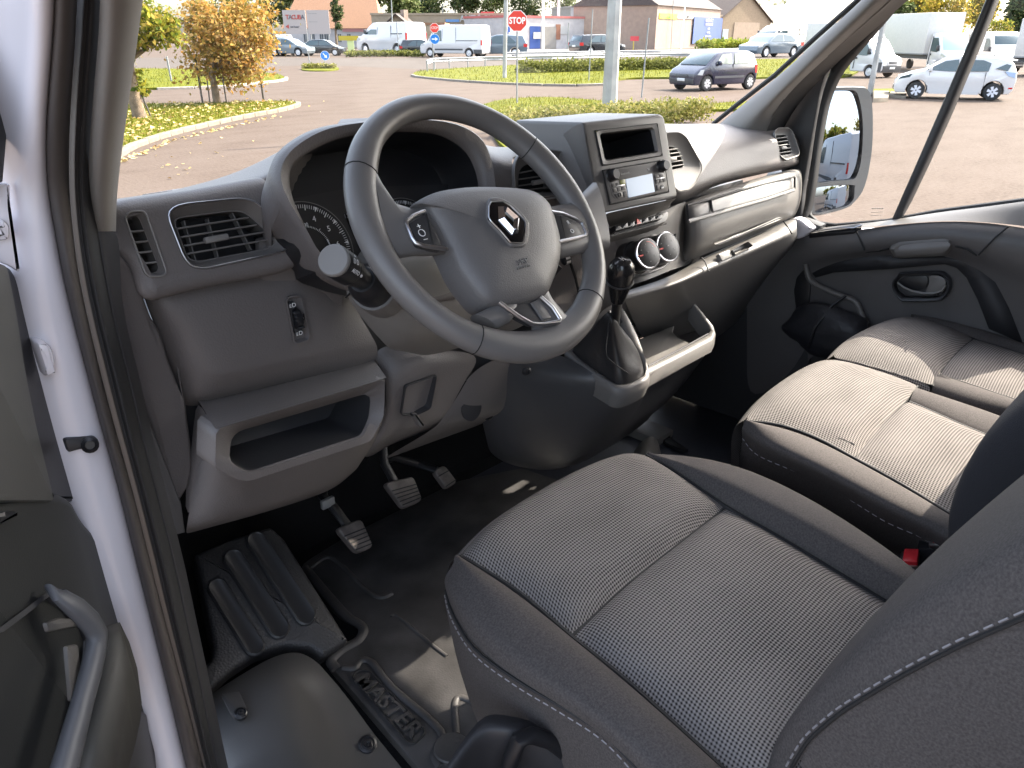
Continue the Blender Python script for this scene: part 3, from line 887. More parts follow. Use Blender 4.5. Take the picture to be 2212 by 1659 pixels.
def in2(P, d):
    """offset a 2-D (y, z) outline inwards"""
    Q = inset([Vector((0, a, b)) for a, b in P], d, newell([(0, a, b) for a, b in P]))
    return [(q.y, q.z) for q in Q]
def vehicle(name, label, cat, W, prof, wheels, paintm, sides=(), ends=(), extra=(), belt=.9, H=1.45, tumble=.2, cut=.40, group=None, rnd_d=.05, wheel_r=.31, spokes=5, rimm=None):
    """prof: upper outline (y, z) from the front bumper's foot over the roof to the rear bumper's foot; front is +y"""
    root = thing(name, label, cat, (0, 0, 0), group)
    # lower outline with wheel arches
    low = []
    zb = prof[-1][1]
    for yw in sorted(wheels):
        R = wheel_r * 1.18
        a0 = math.asin(max(-1, min(1, (zb - wheel_r) / R)))
        for k in range(11):
            a = pi - a0 + (2 * a0 - pi) * k / 10
            low.append((yw + R * cos(a), wheel_r + R * sin(a)))
    out = list(prof) + low
    def fx(z):
        return 1 - tumble * max(0, (z - belt)) / max(.1, H - belt) * .55 - .05 * max(0, .45 - z) / .45
    ymin, ymax = min(p[0] for p in prof), max(p[0] for p in prof)
    def fy(y):
        t = abs((y - (ymin + ymax) / 2) / ((ymax - ymin) / 2))
        return 1 - .10 * max(0, t - .72) / .28
    loops = []
    for x, d in ((-1, rnd_d), (-.985, rnd_d * .45), (-.94, rnd_d * .1), (-.85, 0), (.85, 0), (.94, rnd_d * .1), (.985, rnd_d * .45), (1, rnd_d)):
        Q = in2(out, d)
        loops.append([Vector((x * W / 2, a, b)) for a, b in Q])
    bm = loft_bm(loops, True, True)
    for z in (belt, belt * .6, (belt + H) / 2):
        bmesh.ops.bisect_plane(bm, geom=bm.verts[:] + bm.edges[:] + bm.faces[:], plane_co=(0, 0, z), plane_no=(0, 0, 1))
    bmesh.ops.triangulate(bm, faces=[f for f in bm.faces if len(f.verts) > 4])
    for v in bm.verts:
        v.co.x *= fx(v.co.z) * fy(v.co.y)
    finish('body', bm, paintm, root, 32)
    # side pieces: (part name, polygon in (y, z), material, proud)
    for nm, P, m, pr in sides:
        for s in (-1, 1):
            bmp = bmesh.new()
            f = [bmp.verts.new((s * (W / 2 * fx(z) * fy(y) + pr), y, z)) for y, z in P]
            b = [bmp.verts.new((s * (W / 2 * fx(z) * fy(y) - .05), y, z)) for y, z in P]
            bmp.faces.new(f)
            for i in range(len(P)):
                j = (i + 1) % len(P)
                bmp.faces.new((f[i], f[j], b[j], b[i]))
            bmesh.ops.triangulate(bmp, faces=[q for q in bmp.faces if len(q.verts) > 4])
            finish(nm, bmp, m, root, 30)
    # end pieces: (part name, (y0, z0), (y1, z1), x range, material, proud)
    for nm, a, b, x0, x1, m, pr in ends:
        d = Vector((0, b[0] - a[0], b[1] - a[1]))
        n = Vector((0, d.z, -d.y)).normalized()
        if n.y * (1 if (a[0] + b[0]) / 2 > (ymin + ymax) / 2 else -1) < 0: n = -n
        V = []
        for (y, z) in (a, b):
            for x in (x0, x1): V.append(Vector((x * W / 2 * fx(z) * fy(y), y, z)) + n * pr)
        V2 = [v - n * .06 for v in V]
        poly(nm, V + V2, [(0, 1, 3, 2), (4, 5, 7, 6), (0, 1, 5, 4), (2, 3, 7, 6), (0, 2, 6, 4), (1, 3, 7, 5)], m, root, bevel=.01)
    for yw in wheels:
        for s in (-1, 1):
            xo = s * (W / 2 - .02)
            w = lathe('wheel', (xo - s * .2, yw, wheel_r), (s, 0, 0), [(wheel_r * .6, 0), (wheel_r * .94, 0), (wheel_r, .03), (wheel_r, .17), (wheel_r * .93, .20), (wheel_r * .66, .205), (wheel_r * .64, .15)], TYRE, root, 28)
            r = lathe('rim', (xo - s * .2, yw, wheel_r), (s, 0, 0), [(wheel_r * .66, .12), (wheel_r * .66, .200), (wheel_r * .60, .206), (wheel_r * .54, .17), (wheel_r * .16, .175), (wheel_r * .12, .20), (.001, .202)], PLD if spokes else (rimm or RIM), w, 28)
            for k in range(spokes):
                an = 2 * pi * k / spokes + .3
                u = Vector((0, cos(an), sin(an)))
                wv = Vector((0, -sin(an), cos(an)))
                o = Vector((xo, yw, wheel_r))
                A = [o + u * wheel_r * .08 + wv * wheel_r * .10, o + u * wheel_r * .60 + wv * wheel_r * .16, o + u * wheel_r * .60 - wv * wheel_r * .16, o + u * wheel_r * .08 - wv * wheel_r * .10]
                slab('spoke', [a + Vector((s * .006, 0, 0)) for a in A], .02, rimm or RIM, w, bevel=0, direc=(-s, 0, 0))
    for fn in extra: fn(root)
    return root
def park(root, pf, pr, yf, yr, xs):
    """stand the vehicle so that its near-side wheels touch the ground at pf (front) and pr (rear)"""
    pf, pr = Vector(pf), Vector(pr)
    d = pf - pr
    sc = d.length / (yf - yr)
    h = atan2(-d.x, d.y)
    R = Matrix.Rotation(h, 4, 'Z')
    root.rotation_euler = (0, 0, h)
    root.scale = (sc, sc, sc)
    root.location = pf - (R @ Vector((xs, yf, 0))) * sc
    root.location.z = 0
    return root
def strip(z0, z1, y0, y1): return [(y0, z0), (y1, z0), (y1, z1), (y0, z1)]
def mirrors(y, z, W, m, s=.16):
    def fn(root):
        for k in (-1, 1):
            box('door_mirror', (k * (W / 2 + .07), y, z), (.16, .12, s), m, root, bevel=.03)
    return fn
def door_lines(lines, W, m):
    return lines

# --- dark blue small hatchback
hp = [(1.66, .22), (1.72, .40), (1.70, .62), (1.52, .78), (1.20, .90), (.62, 1.33), (.35, 1.42), (-.3, 1.45), (-1.05, 1.42), (-1.36, 1.32), (-1.60, .95), (-1.68, .70), (-1.66, .30), (-1.58, .22)]
gl = CARGLASS
GLASSCAR = plain('pale_mottled_car_glass', (.24, .27, .20), .08, coat=.4, var=.5, vscale=3)  # mottled colour painted in place of the view through the windows
tw = vehicle('hatchback_car', 'dark blue small hatchback crossing the road beside the right pillar', 'car', 1.63, hp, (1.10, -1.24), P_NAVY,
    sides=[('side_window', [(.72, .98), (.42, 1.30), (-.08, 1.34), (-.12, .96)], GLASSCAR, .006), ('side_window', [(-.26, .96), (-.24, 1.33), (-.95, 1.30), (-1.22, 1.14), (-1.15, .98)], GLASSCAR, .006),
           ('side_moulding', strip(.46, .54, -.85, .75), BUMPER, .012), ('door_gap', strip(.30, .96, -.195, -.18), SEAM, .004), ('headlamp', [(1.62, .60), (1.48, .77), (1.34, .78), (1.40, .58)], LAMPW, .02), ('tail_lamp', [(-1.62, .62), (-1.60, .92), (-1.46, .90), (-1.50, .62)], LAMPR, .012)],
    ends=[('windscreen', (1.17, .94), (.66, 1.31), -.84, .84, gl, .01), ('rear_window', (-1.40, 1.28), (-1.58, .98), -.8, .8, gl, .01), ('bumper', (1.69, .28), (1.73, .46), -.9, .9, BUMPER, .02), ('grille', (1.725, .50), (1.71, .60), -.45, .45, PLD, .012), ('number_plate', (1.715, .36), (1.735, .46), -.28, .28, PLATE, .03), ('bumper', (-1.67, .3), (-1.70, .5), -.9, .9, BUMPER, .02)],
    extra=[mirrors(.62, 1.0, 1.63, P_NAVY)], belt=.95, H=1.45, wheel_r=.28, spokes=7, rimm=RIM)
park(tw, (32.33,19.18,.0), (34.95,18.52,.0), 1.10, -1.24, -.78)

# --- white five-door hatchback
zp = [(1.93, .20), (2.02, .38), (2.01, .60), (1.86, .80), (1.45, .95), (1.05, 1.03), (.42, 1.42), (.05, 1.535), (-.5, 1.56), (-1.3, 1.50), (-1.80, 1.36), (-1.86, 1.30), (-2.02, .98), (-2.06, .74), (-2.02, .36), (-1.90, .22)]
zo = vehicle('white_hatchback_car', 'white five door hatchback with star wheels parked beyond the window strut', 'car', 1.73, zp, (1.22, -1.36), P_WHITE,
    sides=[('side_window', [(1.00, 1.045), (.40, 1.36), (-.04, 1.42), (-.10, 1.00), (.2, 1.00)], gl, .006), ('side_window', [(-.16, 1.0), (-.11, 1.42), (-.85, 1.40), (-1.12, 1.30), (-1.08, 1.02)], gl, .006), ('quarter_window', [(-1.30, 1.12), (-1.62, 1.28), (-1.78, 1.24), (-1.70, 1.04)], gl, .006),
           ('door_gap', strip(.32, 1.0, -.135, -.122), SEAM, .003), ('door_gap', strip(.45, .98, -1.02, -1.008), SEAM, .003), ('door_gap', strip(.32, 1.0, .86, .872), SEAM, .003), ('sill_trim', strip(.20, .30, -.9, .78), P_WHITE, .012), ('headlamp', [(1.92, .70), (1.82, .80), (1.45, .90), (1.52, .78)], gl, .012), ('tail_lamp', [(-1.98, .80), (-1.98, .98), (-1.62, 1.02), (-1.74, .88)], plain('clear_blue_lamp', (.35, .45, .62), .15), .014), ('reflector', strip(.42, .47, -1.98, -1.85), LAMPR, .012)],
    ends=[('windscreen', (1.0, 1.06), (.46, 1.40), -.84, .84, gl, .01), ('rear_window', (-1.88, 1.28), (-2.0, 1.02), -.78, .78, gl, .012), ('number_plate', (-2.06, .62), (-2.04, .76), -.3, .3, PLATE, .02), ('grille', (2.02, .32), (2.02, .48), -.6, .6, PLD, .01)],
    extra=[mirrors(.86, 1.08, 1.73, P_WHITE), lambda r: box('roof_spoiler', (0, -1.86, 1.40), (1.2, .22, .05), P_WHITE, r, bevel=.02)], belt=1.0, H=1.56, wheel_r=.31, spokes=6, rimm=plain('white_silver_rim', (.62, .62, .66), .35))
park(zo, (34.23,11.0,.0), (35.15,8.54,.0), 1.22, -1.36, -.83)

# --- vans
def van_profile(L, H, nose=.95):
    f = L / 2
    return [(f - .10, .28), (f, .45), (f - .02, .85), (f - .12, 1.02), (f - .75, 1.22), (f - 1.45, H - .22), (f - 1.75, H - .04), (f - 2.2, H), (-f + .25, H), (-f + .05, H - .1), (-f, .9), (-f + .02, .4), (-f + .08, .30)]
def white_van(name, label, L, H, wf, wr, group, mat=P_WHITE, lamp=True, black_sill=True, W=1.98):
    f = L / 2
    return vehicle(name, label, 'van', W, van_profile(L, H), (wf, wr), mat,
        sides=[('door_window', [(f - 1.0, 1.26), (f - 1.62, H - .42), (f - 2.15, H - .42), (f - 2.15, 1.26)], gl, .006), ('door_gap', strip(.4, H - .3, f - 2.25, f - 2.235), SEAM, .003), ('door_gap', strip(.4, H - .2, f - 3.5, f - 3.487), SEAM, .003), ('side_rail', strip(1.28, 1.32, -f + .4, f - 3.5), SEAM, .004)]
              + ([('side_moulding', strip(.55, .68, wr + .55, wf - .5), BUMPER, .014), ('bumper_corner', strip(.32, .62, -f + .02, wr - .45), BUMPER, .014)] if black_sill else []) + [('tail_lamp', strip(.95, 1.35, -f + .005, -f + .12), LAMPR, .012), ('headlamp', [(f - .14, .98), (f - .42, 1.12), (f - .5, .96), (f - .1, .82)], LAMPW, .014)],
        ends=[('windscreen', (f - .80, 1.26), (f - 1.42, H - .27), -.86, .86, gl, .012), ('bumper', (f - .08, .30), (f + .01, .62), -.95, .95, BUMPER, .03), ('grille', (f, .66), (f - .03, .84), -.5, .5, PLD, .015), ('number_plate', (f, .46), (f + .01, .58), -.26, .26, PLATE, .045)],
        extra=[mirrors(f - 1.15, 1.42, W, BUMPER, .28)], belt=1.25, H=H, tumble=.16, wheel_r=.34, spokes=0, group=group)
fv = 'white vans parked across the road'
park(white_van('delivery_van', 'white low roof panel van parked before the gable house', 4.9, 1.97, 1.5, -1.55, fv, black_sill=False), (61.91,84.9,.0), (62.38,79.25,.0), 1.5, -1.55, -.92)
park(white_van('delivery_van', 'long white high roof van behind the blue arrow sign', 5.9, 2.5, 1.95, -1.75, fv), (61.36,72.05,.0), (63.09,67.51,.0), 1.95, -1.75, -.92)
nv = white_van('delivery_van', 'white van nosing out from behind the orange autumn tree', 5.0, 2.3, 1.5, -1.6, fv, black_sill=False)
nv.location = (54.4,91.09,.0)
nv.rotation_euler = (0, 0, radians(180 - 28))
cv = white_van('camper_van', 'cream van half hidden by the right windscreen pillar', 4.6, 1.95, 1.4, -1.5, None, mat=P_CREAM)
park(cv, (110.25,55.46,.0), (115.31,53.89,.0), 1.4, -1.5, -.9)
# saloon / estate cars far away
def saloon(name, label, mat, L=4.5, H=1.44, estate=False, group='cars parked across the road'):
    f = L / 2
    rear = [(-f + .35, H - .06), (-f + .1, .95)] if estate else [(-f + 1.3, H - .04), (-f + .75, 1.02), (-f + .12, .98)]
    prof = [(f - .1, .22), (f, .42), (f - .05, .68), (f - .9, .90), (f - 1.55, H - .10), (f - 1.95, H), (-.2, H + .01)] + rear + [(-f, .7), (-f + .02, .35), (-f + .1, .22)]
    return vehicle(name, label, 'car', 1.76, prof, (f - .85, -f + .95), mat,
        sides=[('side_window', [(f - 1.15, .93), (f - 1.75, H - .1), (f - 2.3, H - .08), (f - 2.35, .93)], gl, .006), ('side_window', [(f - 2.42, .93), (f - 2.36, H - .08), (-f + 1.35, H - .12), (-f + .85, 1.0), (-f + .95, .93)], gl, .006), ('tail_lamp', strip(.68, .9, -f + .02, -f + .3), LAMPR, .012), ('headlamp', [(f - .12, .6), (f - .1, .72), (f - .5, .78), (f - .45, .64)], LAMPW, .012)],
        ends=[('windscreen', (f - .98, .93), (f - 1.55, H - .12), -.84, .84, gl, .01), ('rear_window', (rear[0][0] - .02, rear[0][1] - .06), (rear[1][0] + .02, rear[1][1] + .05), -.8, .8, gl, .01), ('number_plate', (-f, .6), (-f, .72), -.28, .28, PLATE, .02)],
        belt=.92, H=H, tumble=.24, wheel_r=.31, spokes=0, group=group), f
c, f = saloon('saloon_car', 'black saloon car parked behind the small traffic island', P_BLACK)
park(c, (57.19,84.62,.0), (54.88,87.02,.0), f - .85, -f + .95, .8)
c, f = saloon('estate_car', 'steel blue estate car behind the long white van', P_STEEL, 4.2, 1.5, True)
park(c, (65.41,67.85,.0), (67.96,65.2,.0), f - .85, -f + .95, -.8)
c, f = saloon('saloon_car', 'small dark grey car between the white nose van and the black saloon', P_GREY, 4.0, 1.4)
park(c, (52.69,85.41,.0), (51.11,88.0,.0), f - .85, -f + .95, .8)
c, f = saloon('estate_car', 'dark car with red tail lamp behind the low white van', P_BLACK, 4.1, 1.5, True)
park(c, (64.61,75.47,.0), (62.7,77.44,.0), f - .85, -f + .95, .8)
c, f = saloon('estate_car', 'black car half hidden behind the grey lamp post', P_BLACK, 4.2, 1.45, True)
park(c, (82.73,62.06,.0), (79.03,63.22,.0), f - .85, -f + .95, .8)
c, f = saloon('saloon_car', 'grey blue car cut off by the right windscreen pillar', P_STEEL, 4.4, 1.42)
park(c, (85.9,44.03,.0), (90.24,42.93,.0), f - .85, -f + .95, -.8)

# --- box trucks on the right
def box_truck(label, cabH, bx0, bx1, bw, bz0, bz1, fairing=True, group='white box trucks in the car park'):
    """cab at +y; the body box runs from y = bx0 to bx1"""
    f = 1.6
    prof = [(f - .1, .30), (f, .5), (f - .03, 1.0), (f - .16, 1.15), (f - .62, 1.30), (f - 1.25, cabH - .12), (f - 1.5, cabH), (f - 2.3, cabH), (f - 2.35, .6), (f - 2.3, .34)]
    t = vehicle('box_truck', label, 'truck', 2.0, prof, (f - .85,), P_WHITE,
        sides=[('door_window', [(f - .85, 1.36), (f - 1.35, cabH - .28), (f - 1.95, cabH - .28), (f - 1.95, 1.30), (f - 1.2, 1.25)], gl, .006), ('door_gap', strip(.5, cabH - .2, f - 2.05, f - 2.035), SEAM, .004), ('door_handle', strip(1.06, 1.16, f - 1.98, f - 1.85), PLD, .02), ('bumper_corner', [(f - .08, .34), (f - .05, .9), (f - .36, .9), (f - .42, .40)], BUMPER, .014), ('headlamp', [(f - .12, 1.02), (f - .55, 1.2), (f - .62, 1.06), (f - .1, .9)], LAMPW, .014)],
        ends=[('windscreen', (f - .66, 1.34), (f - 1.22, cabH - .16), -.88, .88, plain('pale_green_windscreen', (.34, .44, .42), .08, coat=.5), .012), ('bumper', (f - .06, .32), (f + .01, .70), -.95, .95, BUMPER, .03), ('grille', (f, .74), (f - .03, 1.0), -.55, .55, P_WHITE, .03), ('grille', (f + .005, .80), (f - .02, .94), -.42, .42, PLD, .04), ('number_plate', (f, .5), (f + .01, .62), -.26, .26, PLATE, .05)],
        extra=[mirrors(f - 1.0, 1.5, 2.0, PLD, .34)], belt=1.3, H=cabH, tumble=.14, wheel_r=.34, spokes=0, group=group)
    box('cargo_box', (0, (bx0 + bx1) / 2, (bz0 + bz1) / 2), (bw, bx1 - bx0, bz1 - bz0), P_BOX, t, bevel=.03)
    box('chassis', (0, (bx0 + bx1) / 2, bz0 - .14), (bw * .8, (bx1 - bx0), .24), BUMPER, t)
    box('box_rail', (0, (bx0 + bx1) / 2, bz0 + .05), (bw + .03, bx1 - bx0 + .02, .08), STEEL, t)
    if fairing:
        slab('roof_fairing', [(.85, f - 1.45, cabH - .02), (.85, f - 2.2, cabH - .02), (.85, f - 2.2, bz1 - .1), (.85, f - 1.9, bz1 - .15)], 1.7, P_WHITE, t, r=.1, bevel=.1, direc=(-1, 0, 0))
    for s in (-1, 1):
        w = lathe('wheel', (s * .78, bx0 + 1.1, .34), (s, 0, 0), [(.2, 0), (.34, .02), (.34, .2), (.22, .21)], TYRE, t, 20)
        lathe('rim', (s * .78, bx0 + 1.1, .34), (s, 0, 0), [(.22, .15), (.22, .205), (.05, .18)], RIM, w, 16)
    return t
bt = box_truck('white box truck with roof fairing facing right behind the leaning lamp post', 2.25, -4.4, -.75, 2.1, .95, 3.1)
bt.rotation_euler = (0, 0, radians(-196))
bt.scale = (.95,) * 3
bt.location = Vector((49.42,18.62,.0)) - Matrix.Rotation(radians(-196), 3, 'Z') @ Vector((.85, .75, 0)) * .95
bt2 = box_truck('white truck with tall plain cargo box under the golden tree', 2.4, -7.2, -.8, 2.4, 1.05, 3.65, False)
bt2.location = (60.36,17.89,.0)
bt2.rotation_euler = (0, 0, radians(-223))
bt3 = white_van('delivery_van', 'white van with bare windscreen facing the viewer behind the window strut', 5.4, 2.5, 1.8, -1.6, None)
bt3.location = (65.18,16.31,.0)
bt3.rotation_euler = (0, 0, radians(-232))
bt4 = box_truck('white truck box running out of the picture at the right edge', 2.3, -7.5, -.8, 2.3, 1.0, 3.2, False)
bt4.location = Vector((58.57,13.54,.0)) - Matrix.Rotation(radians(-170), 3, 'Z') @ Vector((1.1, -7.5, 0))
bt4.rotation_euler = (0, 0, radians(-170))
# parked van seen only in the right door mirror
mv = white_van('delivery_van', 'white high roof van seen in the right door mirror', 5.9, 2.45, 1.95, -1.75, None)

# ================================================================== buildings and boards
def wall_mat(name, c, var=.10, sc=1.5):
    return plain(name, c, .85, var=var, vscale=sc, bump=.3, bscale=25, dist=.02)
ROOFT = wall_mat('orange_roof_tile', (0.20, 0.105, 0.058), .2, 6)
ROOFD = wall_mat('dark_brown_roof', (0.062, 0.046, 0.040), .2, 4)
W_CREAM = wall_mat('cream_render', (0.285, 0.217, 0.155))
W_PINK = wall_mat('pinkish_render', (0.273, 0.198, 0.155))
W_BEIGE = wall_mat('beige_render', (0.260, 0.211, 0.149))
W_WHITE = wall_mat('white_render', (0.384, 0.372, 0.372))
W_GREY = wall_mat('grey_render', (0.223, 0.211, 0.192))
W_BRICK = wall_mat('red_brown_cladding', (0.161, 0.056, 0.043))
YEL = plain('yellow_board', (0.384, 0.298, 0.012), .6)
BLUE = plain('blue_board', (0.012, 0.050, 0.211), .5)
WINM = plain('dark_window_glass', (0.062, 0.074, 0.087), .15)
FRAMEW = plain('window_frame_white', (0.372, 0.372, 0.360), .6)
UP = Vector((0, 0, 1))
class Face:
    """a facade standing on the ground from A to B; local (s, z) coordinates in metres"""
    def __init__(self, A, B):
        self.A, self.B = Vector(A), Vector(B)
        self.u = (self.B - self.A).normalized()
        self.n = Vector((self.u.y, -self.u.x, 0))
        if self.n.dot(self.A) > 0: self.n = -self.n
        self.w = (self.B - self.A).length
    def p(self, s, z, out=0): return self.A + self.u * s + UP * z + self.n * out
def window(face, s, z, w, h, root, panes=2, name='window', m=None):
    f = slab(name, [face.p(s, z, .05), face.p(s + w, z, .05), face.p(s + w, z + h, .05), face.p(s, z + h, .05)], .1, FRAMEW, root, bevel=0, direc=-face.n)
    for k in range(panes):
        a = s + .08 + k * (w - .08) / panes
        b = a + (w - .08) / panes - .08
        slab('pane', [face.p(a, z + .08, .06), face.p(b, z + .08, .06), face.p(b, z + h - .08, .06), face.p(a, z + h - .08, .06)], .03, m or WINM, f, bevel=0, direc=-face.n)
    return f
def board(face, s, z, w, h, m, root, name='signboard', out=.12):
    return slab(name, [face.p(s, z, out), face.p(s + w, z, out), face.p(s + w, z + h, out), face.p(s, z + h, out)], .08, m, root, bevel=0, direc=-face.n)
def words(face, s, z, txt, size, m, root, out=.15, sx=1.0, bold=.02):
    return text('lettering', txt, face.p(s, z, out), face.u, UP, size, m, root, .01, bold=bold, sx=sx)
def block(name, label, A, B, h, depth, wm, rm=None, roof='flat', rise=2.5, over=.4, cat='building', loc=None):
    F = Face(A, B)
    t = thing(name, label, cat, F.p(F.w / 2, 0))
    d = -F.n * depth
    if roof == 'gable_front':          # the gable faces us
        P = [F.p(0, 0), F.p(F.w, 0), F.p(F.w, h), F.p(F.w / 2, h + rise), F.p(0, h)]
        slab('wall', P, depth, wm, t, bevel=0, direc=d)
        for a, b in ((F.p(-over, h - over * .6), F.p(F.w / 2, h + rise + .05)), (F.p(F.w + over, h - over * .6), F.p(F.w / 2, h + rise + .05))):
            q = [a + F.n * over, b + F.n * over, b + d, a + d]
            slab('roof', q, .18, rm, t, bevel=0, direc=(0, 0, -1))
    else:
        slab('wall', [F.p(0, 0), F.p(F.w, 0), F.p(F.w, h), F.p(0, h)], depth, wm, t, bevel=0, direc=d)
        if roof == 'pitch':
            a, b = F.p(-over, h - .1, over), F.p(F.w + over, h - .1, over)
            e, g = F.p(1.2, h + rise) + d * .5, F.p(F.w - 1.2, h + rise) + d * .5
            a2, b2 = a + d - F.n * over * 2, b + d - F.n * over * 2
            poly('roof', [a, b, g, e, a2, b2], [(0, 1, 2, 3), (5, 4, 3, 2), (0, 3, 4), (1, 5, 2), (0, 4, 5, 1)], rm, t, bevel=0)
        else:
            slab('roof', [F.p(-.15, h, .15), F.p(F.w + .15, h, .15), F.p(F.w + .15, h + .35, .15), F.p(-.15, h + .35, .15)], depth + .3, rm or wm, t, bevel=0, direc=d)
    return t, F

# house with the big orange tiled roof behind the double billboard
t, F = block('house', 'white house with a large orange tiled roof behind the billboard', (89.06,148.8,.0), (102.1,135.3,.0), 3.54, 14, W_WHITE, ROOFT, 'pitch', 5.6295)
for k, s in enumerate((.2, .28, .37, .42, .56, .66)):
    window(F, F.w * s, .9, F.w * .045, 3.54 * .45, t)
board(F, F.w * .62, 2.832, F.w * .32, .7, plain('pink_awning', (.45, .22, .22), .7), t, 'awning')
FY = Face((64.76,94.67,.0), (66.59,92.78,.0))
t = thing('hoarding', 'yellow sign on a pale green pillar beside the low white van', 'sign', FY.p(FY.w / 2, 0))
board(FY, 0, 1.6, FY.w, .57, YEL, t)
board(FY, FY.w * .42, 0, FY.w * .33, 1.6, plain('pale_green_pillar', (.45, .52, .22), .7), t, 'pillar', .05)
# gable house
t, F = block('house', 'small cream gable house with dark roof behind the low white van', (84.88,112.71,.0), (89.22,108.21,.0), 2.84, 12, W_BEIGE, ROOFD, 'gable_front', 2.58, .7)
board(F, -F.w * .18, 2.272, F.w * .22, .9, plain('red_awning', (.42, .10, .09), .7), t, 'awning')
lathe('dish', F.p(F.w * .45, 3.1808, .3), F.n, [(.1, 0), (.85, .12), (.85, .16), (.1, .05)], FRAMEW, t, 16)
box('chimney', F.p(F.w * .62, 5.0406) - F.n * 5, (.9, .9, 2.2), W_PINK, t)
# beige shop
t, F = block('shop_building', 'long beige flat roofed shop with yellow panels behind the long white van', (92.2,124.07,.0), (109.0,106.68,.0), 5.48, 16, W_BEIGE, W_BEIGE, 'flat')
for (s0, z1), (s1, z0) in [((12.72,4.0),(16.29,2.01)),((18.87,3.88),(22.33,2.01)),((9.24,4.0),(10.32,2.14)),((3.44,4.0),(5.38,2.14))]:
    window(F, s0, z0, s1 - s0, z1 - z0, t, 2, m=plain('pale_shop_glass', (.26, .29, .30), .2))
for (s0, z1), (s1, z0) in [((16.62,4.25),(18.35,2.26)),((8.3,3.01),(9.44,1.01)),((7.12,3.88),(7.93,1.01)),((19.24,2.08),(23.64,1.01))]:
    board(F, s0, z0, s1 - s0, z1 - z0, YEL, t)
for (s0, z1), (s1, z0) in [((13.3,4.81),(15.74,4.38))]:
    board(F, s0, z0, s1 - s0, z1 - z0, plain('blue_fascia', (.10, .22, .42), .6), t)
words(F, 20.65, 4.87, 'AUTÓGUMI - S', 1.5375, FRAMEW, t, .2, sx=.95)
for (s0, z1), (s1, z0) in [((19.65,6.03),(22.02,5.54))]:
    board(F, s0, z0, s1 - s0, z1 - z0, plain('red_roof_board', (.45, .05, .05), .6), t)
# white garage row with blue doors, red roof
t, F = block('garage_row', 'pale workshop row with blue doors and red roof edge right of the stop sign', (100.68,98.54,.0), (119.17,96.14,.0), 4.9, 12, W_WHITE, plain('red_roof_edge', (.38, .10, .09), .7), 'flat')
for (s0, z1), (s1, z0) in [((5.02,3.62),(7.38,.11)),((.09,3.53),(.74,.17))]:
    board(F, s0, z0, s1 - s0, z1 - z0, BLUE, t, 'door')
    board(F, s0 + (s1 - s0) * .3, z0 + (z1 - z0) * .44, (s1 - s0) * .7, (z1 - z0) * .30, FRAMEW, t, 'poster', .24)
for (s0, z1), (s1, z0) in [((.98,1.92),(3.47,.14)),((7.48,3.57),(11.08,.07))]:
    board(F, s0, z0, s1 - s0, z1 - z0, W_GREY, t, 'door')
for (s0, z1), (s1, z0) in [((10.95,3.95),(12.01,1.53))]:
    board(F, s0, z0, s1 - s0, z1 - z0, plain('rust_panel', (.22, .10, .06), .8), t, 'panel')
for (s0, z1), (s1, z0) in [((11.94,3.66),(14.06,2.39))]:
    board(F, s0, z0, s1 - s0, z1 - z0, FRAMEW, t, 'panel')
# tall grey shed left of lamp post
t, F = block('shed', 'light grey shed with a pale sloping top left of the lamp post', (132.33,111.12,.0), (139.31,107.78,.0), 7.21, 10, W_GREY, W_GREY, 'flat')
board(F, -.3, 4.03, F.w * .82, 3.18, W_WHITE, t, 'panel', .4)
window(F, F.w * .40, 1, F.w * .2, 2.015, t)
# grey building between pole and cream building
t, F = block('house', 'dull grey house behind the lamp post with a dark doorway', (121.08,89.66,.0), (128.83,87.54,.0), 6.48, 10, wall_mat('greenish_grey_render', (.30, .29, .22)), ROOFD, 'pitch', 4)
window(F, F.w * .78, .8, F.w * .2, 3.24, t, 1)
FR = Face((110.9,80.6,.0), (111.86,79.61,.0))
t = thing('hoarding', 'small red sign on a yellow post right of the lamp post', 'sign', FR.p(FR.w / 2, 0))
board(FR, 0, 1.39, FR.w, .69, plain('small_red_sign', (.5, .04, .05), .6), t)
tube('post', [FR.p(FR.w * .4, 0, .1), FR.p(FR.w * .4, 1.39, .1)], .08, YEL, t, 6)
# the cream building with blue signboard
t, F = block('cream_building', 'cream rendered building carrying a blue signboard and dark roof', (121.06,82.73,.0), (153.27,89.44,.0), 6.95, 16, W_PINK, ROOFD, 'pitch', 4.832, .3)
for (s0, z1), (s1, z0) in [((.94,5.64),(8.96,4.81))]:
    board(F, s0, z0, s1 - s0, z1 - z0, plain('yellow_green_board', (.50, .55, .03), .6), t)
    words(F, (s0 + s1) / 2, z0 + (z1 - z0) * .35, 'AUTOKER', (z1 - z0) * .42, plain('green_letters', (.03, .22, .04), .6), t, .22)
for (s0, z1), (s1, z0) in [((9.22,5.58),(19.28,4.96))]:
    board(F, s0, z0, s1 - s0, z1 - z0, FRAMEW, t)
    words(F, (s0 + s1) / 2, (z0 + z1) / 2, 'PONT', (z1 - z0) * .8, SEAM, t, .22)
for (s0, z1), (s1, z0) in [((17.41,5.36),(33.82,.73))]:
    board(F, s0, z0, s1 - s0, z1 - z0, BLUE, t, out=.3)
    for k, (tx, sz, m) in enumerate((('HASZNÁLT', .19, FRAMEW), ('GUMIABRONCS', .13, FRAMEW), ('eladás', .12, FRAMEW), ('szerelés', .12, FRAMEW), ('javítás és centrírozás', .09, FRAMEW), ('minden nap', .13, plain('pink_letters', (.55, .20, .30), .6)))):
        words(F, (s0 + s1) / 2, z1 - (z1 - z0) * (.12 + .15 * k), tx, (z1 - z0) * sz, m, t, .40, bold=.015)
window(F, F.w * .52, 2.919, .5, 1.2, t, 1)
